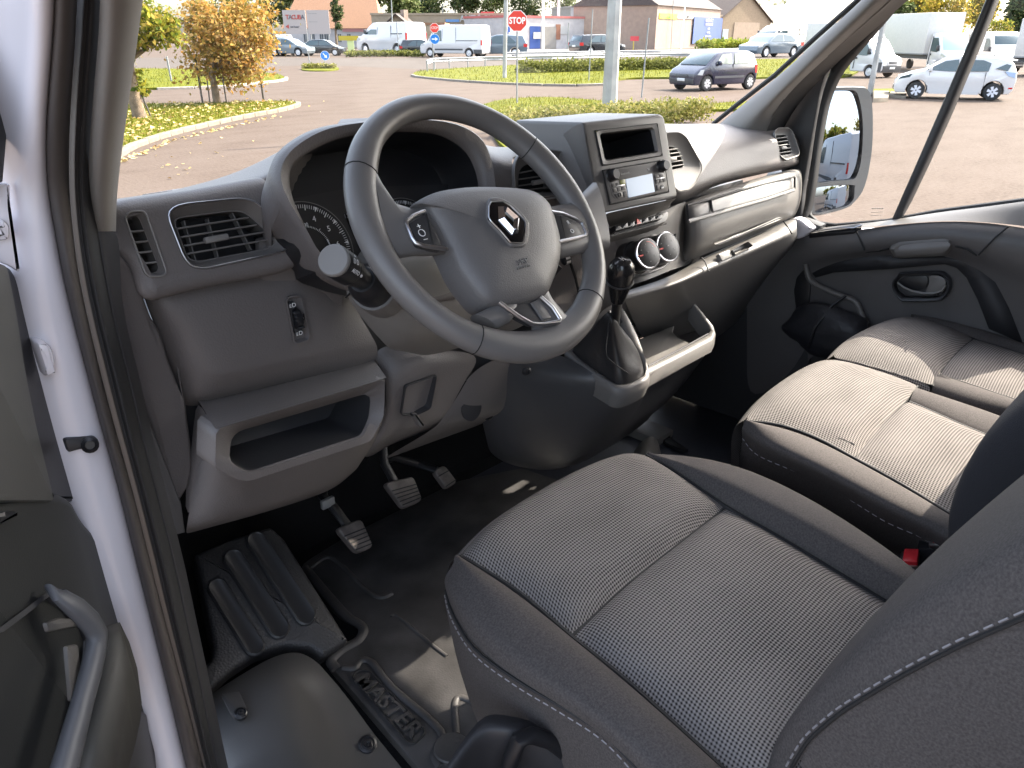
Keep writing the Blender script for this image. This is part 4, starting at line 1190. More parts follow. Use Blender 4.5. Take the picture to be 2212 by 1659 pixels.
# gable end block to its right
t, F = block('gable_block', 'brown rough rendered gable end right of the blue signboard', (153.0,89.72,.0), (171.02,87.33,.0), 5.06, 18, wall_mat('rough_brown_render', (.21, .155, .10), .2, 5), ROOFD, 'gable_front', 5.1395, .4)
board(F, F.w * .10, 0, F.w * .10, 3.3488, plain('pale_blue_door', (.30, .38, .42), .6), t, 'door')
slab('gate_panel', [F.p(F.w * .30, .3, .1), F.p(F.w * .78, .3, .1), F.p(F.w * .78, 4.6368, .1), F.p(F.w * .30, 4.6368, .1)], .12, W_CREAM, t, bevel=0)
# red building far right
t, F = block('red_building', 'red brown clad hall with pale panels beyond the right pillar', (-2766.87,-1418.92,.0), (-1210.26,-523.11,.0), -75.77, 20, W_BRICK, W_BRICK, 'flat')
board(F, F.w * .22, 0, F.w * .34, -60.616, W_WHITE, t, 'panel')
board(F, F.w * .05, -41.6735, F.w * .05, -26.5195, FRAMEW, t, 'panel')
window(F, F.w * .26, .6, F.w * .06, -26.5195, t)
# double billboard TACUBA
F = Face((74.35,123.62,.0), (79.48,118.29,.0))
t = thing('billboard', 'double white billboard reading TACUBA left of the tiled house', 'billboard', F.p(F.w / 2, 0))
BB = plain('billboard_white', (.36, .32, .30), .6)
board(F, -F.w * .03, 2.41, F.w * .50, 3.55, BB, t)
board(F, F.w * .50, 2.41, F.w * .49, 3.55, BB, t)
for k in (.05, .46, .55, .95): tube('post', [F.p(F.w * k, 0), F.p(F.w * k, 5.96)], .12, POST, t, 8)
plain('grey_letters', (.10, .10, .11), .6); plain('red_letters', (.36, .05, .04), .6)
for i, (ch, m) in enumerate(zip('TACUBA', ('red', 'grey', 'red', 'red', 'red', 'grey'))):
    words(F, F.w * (.07 + .068 * i), 4.895, ch, .923, MATS[m + '_letters'], t)
text('arrow', '◄', F.p(F.w * .05, 3.475, .15), F.u, UP, .71, MATS['red_letters'], t, .01)
words(F, F.w * .22, 3.475, 'autóbontó', .355, MATS['grey_letters'], t)
for k in (.85, .5): board(F, F.w * .53, 2.41 + 3.55 * k, F.w * .2, .06, POST, t, 'printed_line', .13)
# little structures further off, low walls
t, F = block('shop_building', 'beige shop end with yellow door right of the gable house', (85.13,103.26,.0), (88.24,100.04,.0), 3.69, 10, W_BEIGE, ROOFT, 'flat')
board(F, F.w * .06, 0, F.w * .16, 2.214, YEL, t, 'door')
window(F, F.w * .03, 2.46, F.w * .14, .8856, t)
# pavement in front of the workshops
sheet('pavement', [(106.12,103.77,.0),(113.89,101.61,.0),(142.71,115.16,.0),(157.05,118.82,.0),(92.07,69.59,.0),(82.42,66.93,.0),(74.51,65.26,.0),(69.0,67.47,.0)], .006, plain('pale_pavement', (.38, .32, .28), .85, var=.15, vscale=2))
# pedestrian far off on the pavement
pr_ = thing('person', 'person in dark clothes walking on the pale pavement', 'person', (111.82,92.3,.0))
def person_body(root, base, H):
    b = Vector(base)
    rx, tv = view_frame(base)
    J = dict(pel=(0, .52), chest=(0, .72), neck=(0, .83), head=(0, .93), hl=(-.055, .5), kl=(-.08, .27), fl=(-.12, .02), hr=(.055, .5), kr=(.07, .27), fr=(.13, .02), sl=(-.10, .79), el=(-.14, .62), wl=(-.11, .47), sr=(.10, .79), er=(.14, .62), wr=(.15, .47))
    R = dict(pel=.075, chest=.085, neck=.035, head=.06, hl=.055, kl=.04, fl=.03, hr=.055, kr=.04, fr=.03, sl=.04, el=.03, wl=.022, sr=.04, er=.03, wr=.022)
    E = [('pel', 'chest'), ('chest', 'neck'), ('neck', 'head'), ('pel', 'hl'), ('hl', 'kl'), ('kl', 'fl'), ('pel', 'hr'), ('hr', 'kr'), ('kr', 'fr'), ('chest', 'sl'), ('sl', 'el'), ('el', 'wl'), ('chest', 'sr'), ('sr', 'er'), ('er', 'wr')]
    ks = list(J)
    me = bpy.data.meshes.new('body')
    bm = bmesh.new()
    sk = bm.verts.layers.skin.verify()
    vs = [bm.verts.new(b + rx * J[k][0] * H + UP * J[k][1] * H) for k in ks]
    for i, k in enumerate(ks):
        vs[i][sk].radius = (R[k] * H, R[k] * H)
        vs[i][sk].use_root = (i == 0)
    for a, c in E: bm.edges.new((vs[ks.index(a)], vs[ks.index(c)]))
    bm.to_mesh(me)
    bm.free()
    ob = link(bpy.data.objects.new('body', me), root)
    ob.modifiers.new('skin', 'SKIN')
    s = ob.modifiers.new('smooth', 'SUBSURF'); s.levels = s.render_levels = 1
    me.materials.append(plain('dark_clothes', (.05, .05, .06), .8))
person_body(pr_, (111.82,92.3,.0), 2.38)

# ================================================================== THE VAN CABIN
def resample(P, n, closed=True):
    P = [Vector(p) for p in P]
    Q = P + [P[0]] if closed else P
    L_ = [0]
    for a, b in zip(Q, Q[1:]): L_.append(L_[-1] + (b - a).length)
    out = []
    m = n if closed else n - 1
    j = 0
    for i in range(n):
        d = L_[-1] * i / m
        while j < len(L_) - 2 and L_[j + 1] < d: j += 1
        t = (d - L_[j]) / max(1e-9, L_[j + 1] - L_[j])
        out.append(Q[j].lerp(Q[j + 1], min(1, max(0, t))))
    return out
def patch4(name, front, back, left, right, mat, parent, nu=16, nv=16, puff=.0, up=(0, 0, 1), edge=6, sub=1, thick=0, flip=False):
    """sheet spanned by four curves; front/back run left to right, left/right run front to back"""
    f = resample(smooth_loop(front, False, 6), nu + 1, False)
    b = resample(smooth_loop(back, False, 6), nu + 1, False)
    l = resample(smooth_loop(left, False, 6), nv + 1, False)
    r = resample(smooth_loop(right, False, 6), nv + 1, False)
    up = Vector(up)
    rows = []
    for j in range(nv + 1):
        v = j / nv
        row = []
        for i in range(nu + 1):
            u = i / nu
            p = f[i] * (1 - v) + b[i] * v + l[j] * (1 - u) + r[j] * u - (f[0] * (1 - u) * (1 - v) + f[-1] * u * (1 - v) + b[0] * (1 - u) * v + b[-1] * u * v)
            h = (1 - abs(2 * u - 1) ** edge) * (1 - abs(2 * v - 1) ** edge)
            row.append(p + up * puff * h)
        rows.append(row)
    return grid(name, rows, mat, parent, sub, thick)
def sweep(name, rows, mat, parent, sub=2, thick=0):
    return grid(name, rows, mat, parent, sub, thick)
def bar(name, a, b, w, t, n, mat, parent, bevel=0):
    """a thin slat from a to b; w along n x d, t along n"""
    a, b, n = Vector(a), Vector(b), Vector(n).normalized()
    d = (b - a)
    x = d.normalized()
    n = (n - x * n.dot(x)).normalized()
    y = n.cross(x)
    rot = Matrix((x, y, n)).transposed()
    return box(name, (a + b) / 2, (d.length, w, t), mat, parent, bevel=bevel, rot=rot)
def off(P, n, h):
    n = Vector(n).normalized()
    return [Vector(p) + n * h for p in P]

# ------------------------------------------------------------------ body shell round the cab
van = thing('van_body', 'white van body round the cabin with pillars, door frame and seals', 'van body', (1.12, 0, 1.15))
R_J = [0,200,400,550,700,850,1000,1150,1300,1480,1700,1900]
# rows of the left door frame, bottom to top; columns outside to inside
white_rows = [[(.1933,.6403,2.4007),(.1933,.5903,2.3947),(.1867,.5523,2.3894),(.1892,.5403,2.3882),(.1951,.5463,2.3897),(.2052,.5703,2.3938)],[(.1958,.747,2.3243),(.2007,.697,2.3231),(.1982,.659,2.3221),(.2043,.647,2.322),(.2119,.653,2.3223),(.2216,.677,2.3232)],[(.1961,.7826,2.2914),(.2025,.7326,2.2918),(.2005,.6946,2.2921),(.2069,.6826,2.2922),(.2144,.6886,2.2921),(.2238,.7126,2.2918)],[(.1932,.8182,2.2546),(.2013,.7682,2.2564),(.2002,.7302,2.2582),(.207,.7182,2.2584),(.2146,.7242,2.2578),(.2238,.7482,2.2563)],[(.189,.8537,2.2137),(.1987,.8037,2.217),(.1988,.7657,2.2201),(.2067,.7537,2.2204),(.2147,.7597,2.2192),(.2236,.7837,2.2165)],[(.179,.8893,2.1692),(.1904,.8393,2.1739),(.1944,.8013,2.178),(.2061,.7893,2.178),(.2164,.7953,2.1759),(.2252,.8193,2.1719)],[(.1628,.9,2.1257),(.1753,.85,2.1317),(.1849,.812,2.1363),(.2026,.8,2.1353),(.2167,.806,2.1319),(.2256,.83,2.1265)],[(.1515,.9,2.0815),(.1647,.85,2.089),(.1772,.812,2.0942),(.198,.8,2.0923),(.214,.806,2.0876),(.2228,.83,2.0807)],[(.14,.9,2.0361),(.1539,.85,2.045),(.1701,.812,2.0504),(.1949,.8,2.0469),(.2136,.806,2.0405),(.2225,.83,2.0322)],[(.1356,.9,1.9869),(.1502,.85,1.9974),(.1678,.812,2.0033),(.1943,.8,1.9987),(.214,.806,1.9907),(.223,.83,1.9807)],[(.1286,.9,1.9254),(.144,.85,1.9377),(.1639,.812,1.9441),(.1929,.8,1.9375),(.2145,.806,1.9272),(.2235,.83,1.9151)],[(.1288,.9,1.8554),(.145,.85,1.8697),(.1653,.812,1.877),(.1949,.8,1.869),(.2168,.806,1.8566),(.2261,.83,1.8422)],[(.1302,.9,1.7455),(.1477,.85,1.7625),(.1668,.812,1.7723),(.1951,.8,1.763),(.2161,.806,1.7482),(.2254,.83,1.7301)],[(.1382,.9,1.6509),(.1568,.85,1.6701),(.1728,.812,1.6834),(.1977,.8,1.6748),(.2163,.806,1.6591),(.2258,.83,1.6381)],[(.1482,.9,1.5511),(.1678,.85,1.5722),(.1801,.812,1.5902),(.2007,.8,1.5836),(.2164,.806,1.5677),(.226,.83,1.5436)],[(.1497,.9,1.3951),(.1713,.85,1.4189),(.1818,.812,1.4421),(.2004,.8,1.4359),(.2148,.806,1.418),(.2245,.83,1.3887)],[(.1396,.9,1.2232),(.1633,.85,1.2495),(.1764,.812,1.2747),(.1978,.8,1.2643),(.2138,.806,1.2409),(.2238,.83,1.2055)],[(.13,.9,1.0735),(.1555,.85,1.1014),(.1708,.812,1.1277),(.1947,.8,1.1126),(.2123,.806,1.0839),(.2224,.83,1.043)]]
grid('door_jamb', white_rows, PAINT, van, 2)
seal1 = [[(.1998,.5603,2.3919),(.1929,.5383,2.3885),(.1953,.5303,2.3878),(.2037,.5363,2.3896),(.2142,.5603,2.3937)],[(.2161,.667,2.3228),(.2102,.645,2.3221),(.2132,.637,2.3219),(.2217,.643,2.3223),(.2316,.667,2.3232)],[(.2184,.7026,2.2919),(.2128,.6806,2.2921),(.2164,.6726,2.2922),(.2254,.6786,2.292),(.235,.7026,2.2918)],[(.2184,.7382,2.257),(.2133,.7162,2.2582),(.2174,.7082,2.2584),(.2269,.7142,2.2577),(.2363,.7382,2.2561)],[(.2183,.7737,2.2178),(.2134,.7517,2.22),(.2182,.7437,2.2203),(.2282,.7497,2.2189),(.2374,.7737,2.2162)],[(.2198,.8093,2.1738),(.2153,.7873,2.1771),(.2201,.7793,2.1774),(.2298,.7853,2.1755),(.2388,.8093,2.1714)],[(.2201,.82,2.1291),(.2157,.798,2.1334),(.2192,.79,2.1341),(.2272,.796,2.1318),(.236,.82,2.1264)],[(.2173,.82,2.084),(.2131,.798,2.0894),(.2158,.79,2.0905),(.2228,.796,2.0878),(.2316,.82,2.0809)],[(.2169,.82,2.0361),(.2127,.798,2.0428),(.2152,.79,2.0442),(.2219,.796,2.0409),(.2307,.82,2.0325)],[(.2173,.82,1.9855),(.2132,.798,1.9934),(.2154,.79,1.9951),(.2217,.796,1.9913),(.2306,.82,1.9814)],[(.2178,.82,1.9209),(.2136,.798,1.9304),(.216,.79,1.9324),(.2225,.796,1.9278),(.2315,.82,1.9158)],[(.2202,.82,1.8491),(.216,.798,1.8604),(.2186,.79,1.8627),(.2253,.796,1.8572),(.2344,.82,1.8428)],[(.2193,.82,1.7389),(.2153,.798,1.7529),(.2183,.79,1.7555),(.2256,.796,1.7482),(.2349,.82,1.7303)],[(.2195,.82,1.6483),(.2156,.798,1.6646),(.2188,.79,1.6674),(.2263,.796,1.6589),(.2357,.82,1.6379)],[(.2196,.82,1.5554),(.2157,.798,1.5739),(.2199,.79,1.5765),(.2285,.796,1.5659),(.2381,.82,1.5418)],[(.218,.82,1.4032),(.2143,.798,1.4253),(.2198,.79,1.4273),(.2301,.796,1.413),(.2399,.82,1.3837)],[(.2169,.82,1.2232),(.2134,.798,1.2496),(.2211,.79,1.2497),(.234,.796,1.2296),(.2442,.82,1.1941)],[(.2153,.82,1.0635),(.212,.798,1.0937),(.2216,.79,1.0914),(.2371,.796,1.0653),(.2475,.82,1.024)]]
grid('weatherstrip', seal1, PILLARW, van, 2)
seal2 = [[(.224,.5903,2.3985),(.2219,.5753,2.3965),(.2147,.5523,2.3928),(.2203,.5603,2.3945),(.2164,.5463,2.3923),(.223,.5523,2.3939),(.2372,.5753,2.3984)],[(.24,.697,2.3242),(.2393,.682,2.3238),(.2333,.659,2.323),(.2393,.667,2.3234),(.2364,.653,2.323),(.2439,.659,2.3233),(.2586,.682,2.3243)],[(.2429,.7326,2.2914),(.2426,.7176,2.2916),(.2369,.6946,2.2918),(.2428,.7026,2.2917),(.2401,.6886,2.2918),(.2475,.6946,2.2917),(.262,.7176,2.2914)],[(.2437,.7682,2.2545),(.2437,.7532,2.2551),(.2384,.7302,2.2564),(.2443,.7382,2.2558),(.2419,.7242,2.2565),(.2494,.7302,2.2559),(.2638,.7532,2.2542)],[(.2442,.8037,2.2131),(.2445,.7887,2.2143),(.2396,.7657,2.2166),(.2454,.7737,2.2155),(.2431,.7597,2.2168),(.2505,.7657,2.2157),(.2646,.7887,2.2126)],[(.2452,.8393,2.167),(.2457,.8243,2.1687),(.241,.8013,2.1721),(.2467,.8093,2.1704),(.2446,.7953,2.1724),(.252,.8013,2.1707),(.2658,.8243,2.1662)],[(.2422,.85,2.1204),(.2428,.835,2.1228),(.2383,.812,2.1273),(.2439,.82,2.125),(.2418,.806,2.1277),(.2491,.812,2.1255),(.2627,.835,2.1194)],[(.2375,.85,2.0735),(.2386,.835,2.0763),(.2344,.812,2.082),(.2404,.82,2.0791),(.2386,.806,2.0823),(.2465,.812,2.0794),(.2607,.835,2.0716)],[(.2365,.85,2.0234),(.2376,.835,2.0269),(.2334,.812,2.0338),(.2393,.82,2.0303),(.2376,.806,2.0343),(.2454,.812,2.0307),(.2595,.835,2.0212)],[(.2363,.85,1.9705),(.2379,.835,1.9746),(.2339,.812,1.9827),(.2402,.82,1.9784),(.2387,.806,1.983),(.2471,.812,1.9786),(.262,.835,1.9671)],[(.2372,.85,1.9027),(.2386,.835,1.9077),(.2345,.812,1.9175),(.2405,.82,1.9124),(.2389,.806,1.9181),(.247,.812,1.9129),(.2614,.835,1.8991)],[(.2401,.85,1.8273),(.2413,.835,1.8333),(.2369,.812,1.8451),(.2427,.82,1.8391),(.2409,.806,1.8459),(.2485,.812,1.84),(.2626,.835,1.8238)],[(.2404,.85,1.7111),(.2422,.835,1.7182),(.2381,.812,1.7327),(.2444,.82,1.725),(.2429,.806,1.7333),(.2513,.812,1.7254),(.2664,.835,1.7047)],[(.2412,.85,1.6157),(.2425,.835,1.6242),(.2382,.812,1.6413),(.244,.82,1.6325),(.2422,.806,1.6424),(.2499,.812,1.6338),(.2641,.835,1.6102)],[(.2435,.85,1.5165),(.2446,.835,1.5264),(.2399,.812,1.5461),(.2455,.82,1.5364),(.2434,.806,1.5479),(.2505,.812,1.5384),(.2643,.835,1.5119)],[(.2451,.85,1.3533),(.2456,.835,1.3658),(.2404,.812,1.3901),(.2452,.82,1.3789),(.2426,.806,1.3932),(.2485,.812,1.3829),(.261,.835,1.3521)],[(.2493,.85,1.1577),(.2495,.835,1.173),(.244,.812,1.2025),(.2484,.82,1.1895),(.2456,.806,1.207),(.2508,.812,1.1952),(.2628,.835,1.1588)],[(.2525,.85,.9824),(.2527,.835,.9999),(.2471,.812,1.0341),(.2515,.82,1.0191),(.2485,.806,1.0394),(.2537,.812,1.0259),(.2657,.835,.9839)]]
grid('rubber_seal', seal2, RUBBER, van, 2)
seal3 = [[(.2623,.845,2.1178),(.2596,.828,2.1211),(.271,.834,2.1182),(.2965,.87,2.108)],[(.2602,.845,2.0696),(.2576,.828,2.0737),(.2648,.834,2.0709),(.2855,.87,2.0591)],[(.259,.845,2.0188),(.2564,.828,2.0238),(.2619,.834,2.0208),(.2808,.87,2.0068)],[(.2613,.845,1.9642),(.2588,.828,1.9701),(.2644,.834,1.9666),(.2837,.87,1.9498)],[(.2607,.845,1.8957),(.2583,.828,1.9028),(.264,.834,1.8985),(.2835,.87,1.8781)],[(.2617,.845,1.8199),(.2594,.828,1.8282),(.265,.834,1.8231),(.2846,.87,1.7989)],[(.2654,.845,1.6999),(.2632,.828,1.7103),(.269,.834,1.7038),(.2893,.87,1.6733)],[(.2629,.845,1.6048),(.2608,.828,1.6167),(.2671,.834,1.6089),(.2879,.87,1.5731)],[(.2628,.845,1.5058),(.2609,.828,1.5193),(.2674,.834,1.5103),(.2886,.87,1.4691)],[(.2592,.845,1.3451),(.2576,.828,1.3611),(.2649,.834,1.3495),(.2872,.87,1.2988)],[(.2607,.845,1.1507),(.2593,.828,1.1697),(.267,.834,1.1553),(.2903,.87,1.0933)],[(.2633,.845,.975),(.2621,.828,.9966),(.271,.834,.9786),(.296,.87,.9053)]]
grid('kick_trim', seal3, PLD, van, 2)
# left pillar trim (runs up and back with the windscreen)
ptr = [[(.2075,.52,2.3881),(.2004,.496,2.3843),(.2087,.488,2.3844),(.2278,.5,2.3882),(.2605,.55,2.3983),(.293,.62,2.4107)],[(.2382,.64,2.3227),(.2323,.616,2.3219),(.2381,.608,2.3219),(.2532,.62,2.3226),(.2809,.67,2.3246),(.3094,.74,2.3271)],[(.2438,.68,2.2919),(.2385,.656,2.2921),(.2444,.648,2.2921),(.2594,.66,2.2919),(.2862,.71,2.2912),(.3136,.78,2.2904)],[(.2475,.72,2.2564),(.2427,.696,2.2577),(.2485,.688,2.2578),(.263,.7,2.2566),(.2888,.75,2.2532),(.3148,.82,2.2489)],[(.2516,.765,2.2157),(.2475,.741,2.218),(.2532,.733,2.2182),(.2672,.745,2.216),(.2919,.795,2.2098),(.3166,.865,2.2019)],[(.2554,.81,2.1692),(.2518,.786,2.1726),(.2572,.778,2.1729),(.2705,.79,2.1698),(.2939,.84,2.1607),(.3174,.91,2.1493)],[(.2596,.83,2.1483),(.2562,.806,2.1521),(.2608,.798,2.1526),(.2732,.81,2.1492),(.2957,.86,2.139),(.3188,.93,2.1261)],[(.2644,.86,2.1151),(.2612,.836,2.1195),(.2656,.828,2.1201),(.2776,.84,2.1161),(.2995,.89,2.1042),(.3221,.96,2.089)]]
grid('pillar_trim', ptr, PILLAR, van, 2)
# right windscreen pillar: trim, seal and door frame
rp_in = [(1.86,.6313,2.4899),(1.86,.7467,2.3684),(1.87,.8314,2.2952),(1.88,.9248,2.2106),(1.9,1.0245,2.1389),(1.91,1.0941,2.085),(1.92,1.1602,2.0289)]
rp_mid = [(1.8,.5939,2.4825),(1.8,.694,2.3654),(1.81,.7728,2.2908),(1.82,.8543,2.2058),(1.83,.9243,2.1377),(1.84,.9785,2.0905),(1.86,1.0276,2.0342)]
rp_out = [(1.86,.5666,2.4851),(1.86,.6786,2.3666),(1.87,.7669,2.2906),(1.88,.8503,2.2159),(1.88,.9046,2.157),(1.88,.9294,2.0965),(1.9,.957,2.0255)]
rp_seal = [(1.93,.5706,2.4907),(1.93,.6865,2.3687),(1.93,.774,2.2875),(1.93,.8526,2.2091),(1.93,.9011,2.1471),(1.93,.9317,2.0926),(1.94,.957,2.0158)]
rp_back = [(p[0] + .10, p[1] + .05, p[2] - .02) for p in rp_in]
grid('pillar_trim', [[p for p in r] for r in zip(rp_back, rp_in, [lerp(a, b, .4) + Vector((-.012, 0, 0)) for a, b in zip(rp_in, rp_mid)], rp_mid, [lerp(a, b, .5) + Vector((-.006, 0, 0)) for a, b in zip(rp_mid, rp_out)], rp_out)], PILLAR, van, 2)
grid('rubber_seal', [list(r) for r in zip([lerp(p, q, -.1) for p, q in zip(rp_out, rp_seal)], rp_out, [lerp(a, b, .5) + Vector((-.014, 0, 0)) for a, b in zip(rp_out, rp_seal)], rp_seal, [(p[0] + .04, p[1], p[2]) for p in rp_seal])], RUBBER, van, 2)
wsfrit = [(1.885,.6434,2.4927),(1.885,.7639,2.3695),(1.895,.8502,2.2951),(1.905,.9455,2.2091),(1.925,1.0471,2.1362),(1.935,1.1182,2.0815)]
tube('windscreen_seal', wsfrit, .006, RUBBER, van, 8)
# windscreen glass
wl = [(.2984,.63,2.4125),(.2923,.7,2.3256),(.2928,.8,2.2093),(.3012,.88,2.1355)]
wsg = []
for i, t in enumerate((0, .33, .66, 1)):
    a = Vector((.28, 1.04, 2.06)).lerp(Vector((.30, .92, 2.63)), t)
    b = Vector((1.93, 1.20, 2.06)).lerp(Vector((1.92, .92, 2.63)), t)
    wsg.append([a.lerp(b, s) + Vector((0, .26 * (1 - (2 * s - 1) ** 2) * (1 - .75 * t), 0)) for s in (0, .25, .5, .75, 1)])
grid('windscreen', wsg, GLASS, van, 2)
# roof, header, rear wall, floor pan, sides: they stand round the camera's view and shade the cab
slab('roof_panel', [(.22, 1.0, 2.65), (2.02, 1.0, 2.65), (2.02, -.55, 2.70), (.22, -.55, 2.70)], .05, PAINT, van, r=.05, direc=(0, 0, 1), bevel=0)  # unseen; front edge carried forward, as are lining and header, to shade the dash
slab('headlining', [(.25, .90, 2.62), (1.99, .90, 2.62), (1.99, -.52, 2.66), (.25, -.52, 2.66)], .02, PILLAR, van, direc=(0, 0, 1), bevel=0)
slab('roof_header', [(.24, .90, 2.58), (2.0, .90, 2.58), (2.0, .94, 2.64), (.24, .94, 2.64)], .04, PILLAR, van, bevel=0, direc=(0, 1, .2))
slab('bulkhead', [(.22, -.55, 1.15), (2.02, -.55, 1.15), (2.02, -.55, 2.68), (.22, -.55, 2.68)], .03, PILLAR, van, bevel=0, direc=(0, -1, 0))
slab('door_pillar', [(.18, -.28, 1.15), (.18, -.55, 1.15), (.18, -.55, 2.66), (.18, -.28, 2.66)], .06, PAINT, van, bevel=.01, direc=(1, 0, 0))
tube('pillar_trim', [rp_mid[0], (1.86, .68, 2.5), (1.88, .66, 2.64)], .05, PILLAR, van, 10)
slab('door_pillar', [(2.0, -.22, 1.15), (2.0, -.55, 1.15), (2.0, -.55, 2.66), (2.0, -.22, 2.66)], .06, PILLAR, van, bevel=.01, direc=(1, 0, 0))
slab('floor_pan', [(.22, 1.6, 1.215), (2.03, 1.6, 1.215), (2.03, -.55, 1.215), (.22, -.55, 1.215)], .05, CARPET, van, bevel=0, direc=(0, 0, -1))
slab('firewall', [(.26, 1.36, 1.2), (2.0, 1.36, 1.2), (2.0, 1.30, 1.95), (.26, 1.30, 1.95)], .03, CARPET, van, bevel=0, direc=(0, 1, 0))
slab('cowl_sun_block', [(.30, 1.04, 1.93), (1.98, 1.02, 1.93), (2.0, 1.5, 1.90), (.26, 1.5, 1.90)], .03, PLD, van, bevel=0, direc=(0, 0, -1))  # unseen sheet added to keep sunlight out of the footwell
slab('footwell_sun_block', [(.28, .99, 1.2), (.28, 1.5, 1.2), (.28, 1.5, 1.92), (.30, 1.02, 1.92)], .02, CARPET, van, bevel=0, direc=(-1, 0, 0))  # unseen side closer, added with the sheet above to stop stray light
slab('bonnet', [(.15, 1.45, 1.90), (2.1, 1.45, 1.90), (2.0, 1.95, 1.72), (.25, 1.95, 1.72)], .5, PAINT, van, r=.05, direc=(0, .1, -1), bevel=.04)
# metal bolt and buffer on the white jamb
check = thing('door_check', 'black door check strap with a screw on the white jamb', 'door check', (.1978,.81,1.9097))
sl_ = [Vector(p) for p in [(.1775,.8,1.9273),(.186,.8,1.926),(.2052,.8,1.9208),(.2086,.8,1.9137),(.2057,.8,1.906),(.2016,.8,1.9042),(.1922,.8,1.9109),(.1829,.8,1.9118),(.1782,.8,1.9119)]]
slab('strap', sl_, .012, PLD, check, r=.004, bevel=.002)
lathe('screw', (.1982,.797,1.9146), (-.3, -1, .2), [(.0085, -.004), (.0085, .002), (.005, .004), (.0045, .002), (.001, .002)], PLB, check, 14)

# ------------------------------------------------------------------ driver's door, standing open at the left
dd = thing('driver_door', 'open driver door with dark inner panel at the left edge', 'door', (.12, .80, 1.2))
# upper light grey part with dark edge
up_ = [(.1139,.7318,2.1468),(.1523,.7831,2.1222),(.1654,.8005,2.1131),(.1768,.8157,2.1046),(.181,.8213,2.0915),(.1806,.8208,2.078),(.1812,.8215,2.0498),(.1823,.8231,2.0178),(.1822,.8229,1.9854),(.1825,.8233,1.9436),(.1843,.8258,1.8984),(.1761,.8148,1.8468),(.0474,.6432,1.9854)]
slab('upper_panel', up_, .05, PLD, dd, r=.006, bevel=.006)
fr_ = [(.1025,.7,2.1511),(.154,.7687,2.1225),(.1655,.784,2.1152),(.1629,.7806,2.0909),(.1594,.7759,2.0623),(.1529,.7672,2.0214),(.1476,.7601,1.9665),(.1443,.7558,1.8886),(.046,.6247,1.9944)]
slab('inner_panel', off(fr_, (-.8, .6, 0), -.004), .03, plain('grey_door_upper', (.095, .095, .09), .5, bump=.3, bscale=800, dist=.0005), dd, r=.01, bevel=.006)
lowr = [(.0403,.6188,1.9871),(.0949,.6916,1.9419),(.1092,.7106,1.933),(.1332,.7426,1.9103),(.1574,.7749,1.8864),(.1699,.7916,1.8659),(.174,.797,1.8433),(.1777,.8019,1.8299),(.1855,.8124,1.8082),(.2048,.8381,1.7671),(.2065,.8403,1.7103),(.2045,.8377,1.6189),(.1996,.8311,1.5461),(.1977,.8287,1.4854),(.1825,.8083,1.4263),(.1616,.7804,1.3798),(-.0243,.5326,1.8073)]
DOORD = plain('dark_door_plastic', (.022, .023, .023), .5, bump=.3, bscale=700, dist=.0006)
slab('lower_panel', lowr, .06, DOORD, dd, r=.008, bevel=.012, bseg=3)
win_ = [(.1977,.8035,2.3749),(.2769,.9092,2.3888),(.2523,.8765,2.3291),(.2335,.8513,2.2905),(.2158,.8277,2.2531),(.1981,.8041,2.217),(.1812,.7816,2.184),(.1761,.7749,2.185),(.1324,.7166,2.1961)]
slab('window_frame', win_, .04, RUBBER, dd, bevel=.004)
# door pull and pocket
pull = [Vector(p) for p in [(.1109,.6929,1.8401),(.114,.6803,1.838),(.1244,.6809,1.8155),(.1328,.6854,1.7909),(.1352,.6853,1.776),(.1301,.6785,1.7667),(.1169,.6608,1.7572),(.0999,.6383,1.7487),(.084,.617,1.7407),(.0665,.5937,1.7317),(.0508,.5727,1.7249)]]
pdir = Vector((.8, -.6, 0))
loops = []
for i, p in enumerate(pull):
    d = (pull[min(i + 1, len(pull) - 1)] - pull[max(0, i - 1)]).normalized()
    x = d.cross(pdir).normalized()
    w = (.007, .009, .011, .012, .013, .013, .013, .013, .014, .015, .016)[i]
    loops.append([p + x * w * cos(a) + pdir * w * .7 * sin(a) for a in [2 * pi * k / 12 for k in range(12)]])
loft('pull_handle', loops, plain('grey_pull_plastic', (.075, .077, .085), .5), dd, True, True, 60)
pk = [(.1511,.7499,1.732),(.159,.7603,1.6973),(.1602,.7619,1.6579),(.1529,.7522,1.619),(.1452,.7419,1.608),(.1297,.7213,1.5997),(.1111,.6964,1.5957),(.0908,.6694,1.5977),(.0631,.6258,1.6643),(.0895,.6543,1.6976),(.112,.6809,1.7131),(.1323,.7081,1.7332),(.143,.7256,1.738)]
bm = bmesh.new()
bm.faces.new([bm.verts.new(p) for p in pk])
bmesh.ops.triangulate(bm, faces=bm.faces)
ob = finish('handle_surround', bm, plain('olive_grey_plastic', (.045, .043, .038), .6, bump=.2, bscale=900, dist=.0005), dd)
md = ob.modifiers.new('thickness', 'SOLIDIFY'); md.thickness = .02
hole = [(.1095,.7043,1.8284),(.1026,.6951,1.8332),(.0933,.6827,1.8383),(.0764,.6601,1.8487),(.0608,.6394,1.8584),(.0408,.6128,1.8814),(.0032,.5626,1.7794),(.054,.6303,1.6688),(.0812,.6666,1.6856),(.109,.7037,1.6986),(.1312,.7332,1.7172),(.1387,.7433,1.7295),(.1364,.7403,1.7547),(.124,.7237,1.7935)]
bezel('pocket', hole, [(-.002, .001), (.002, .003), (.008, -.02)], PLD, dd)
slab('pocket_clip', [(.1004,.6922,1.8076),(.1149,.7115,1.7922),(.1378,.7421,1.7581),(.1371,.7411,1.7502),(.1001,.6917,1.7966)], .02, PLF, dd, r=.004, bevel=.003)
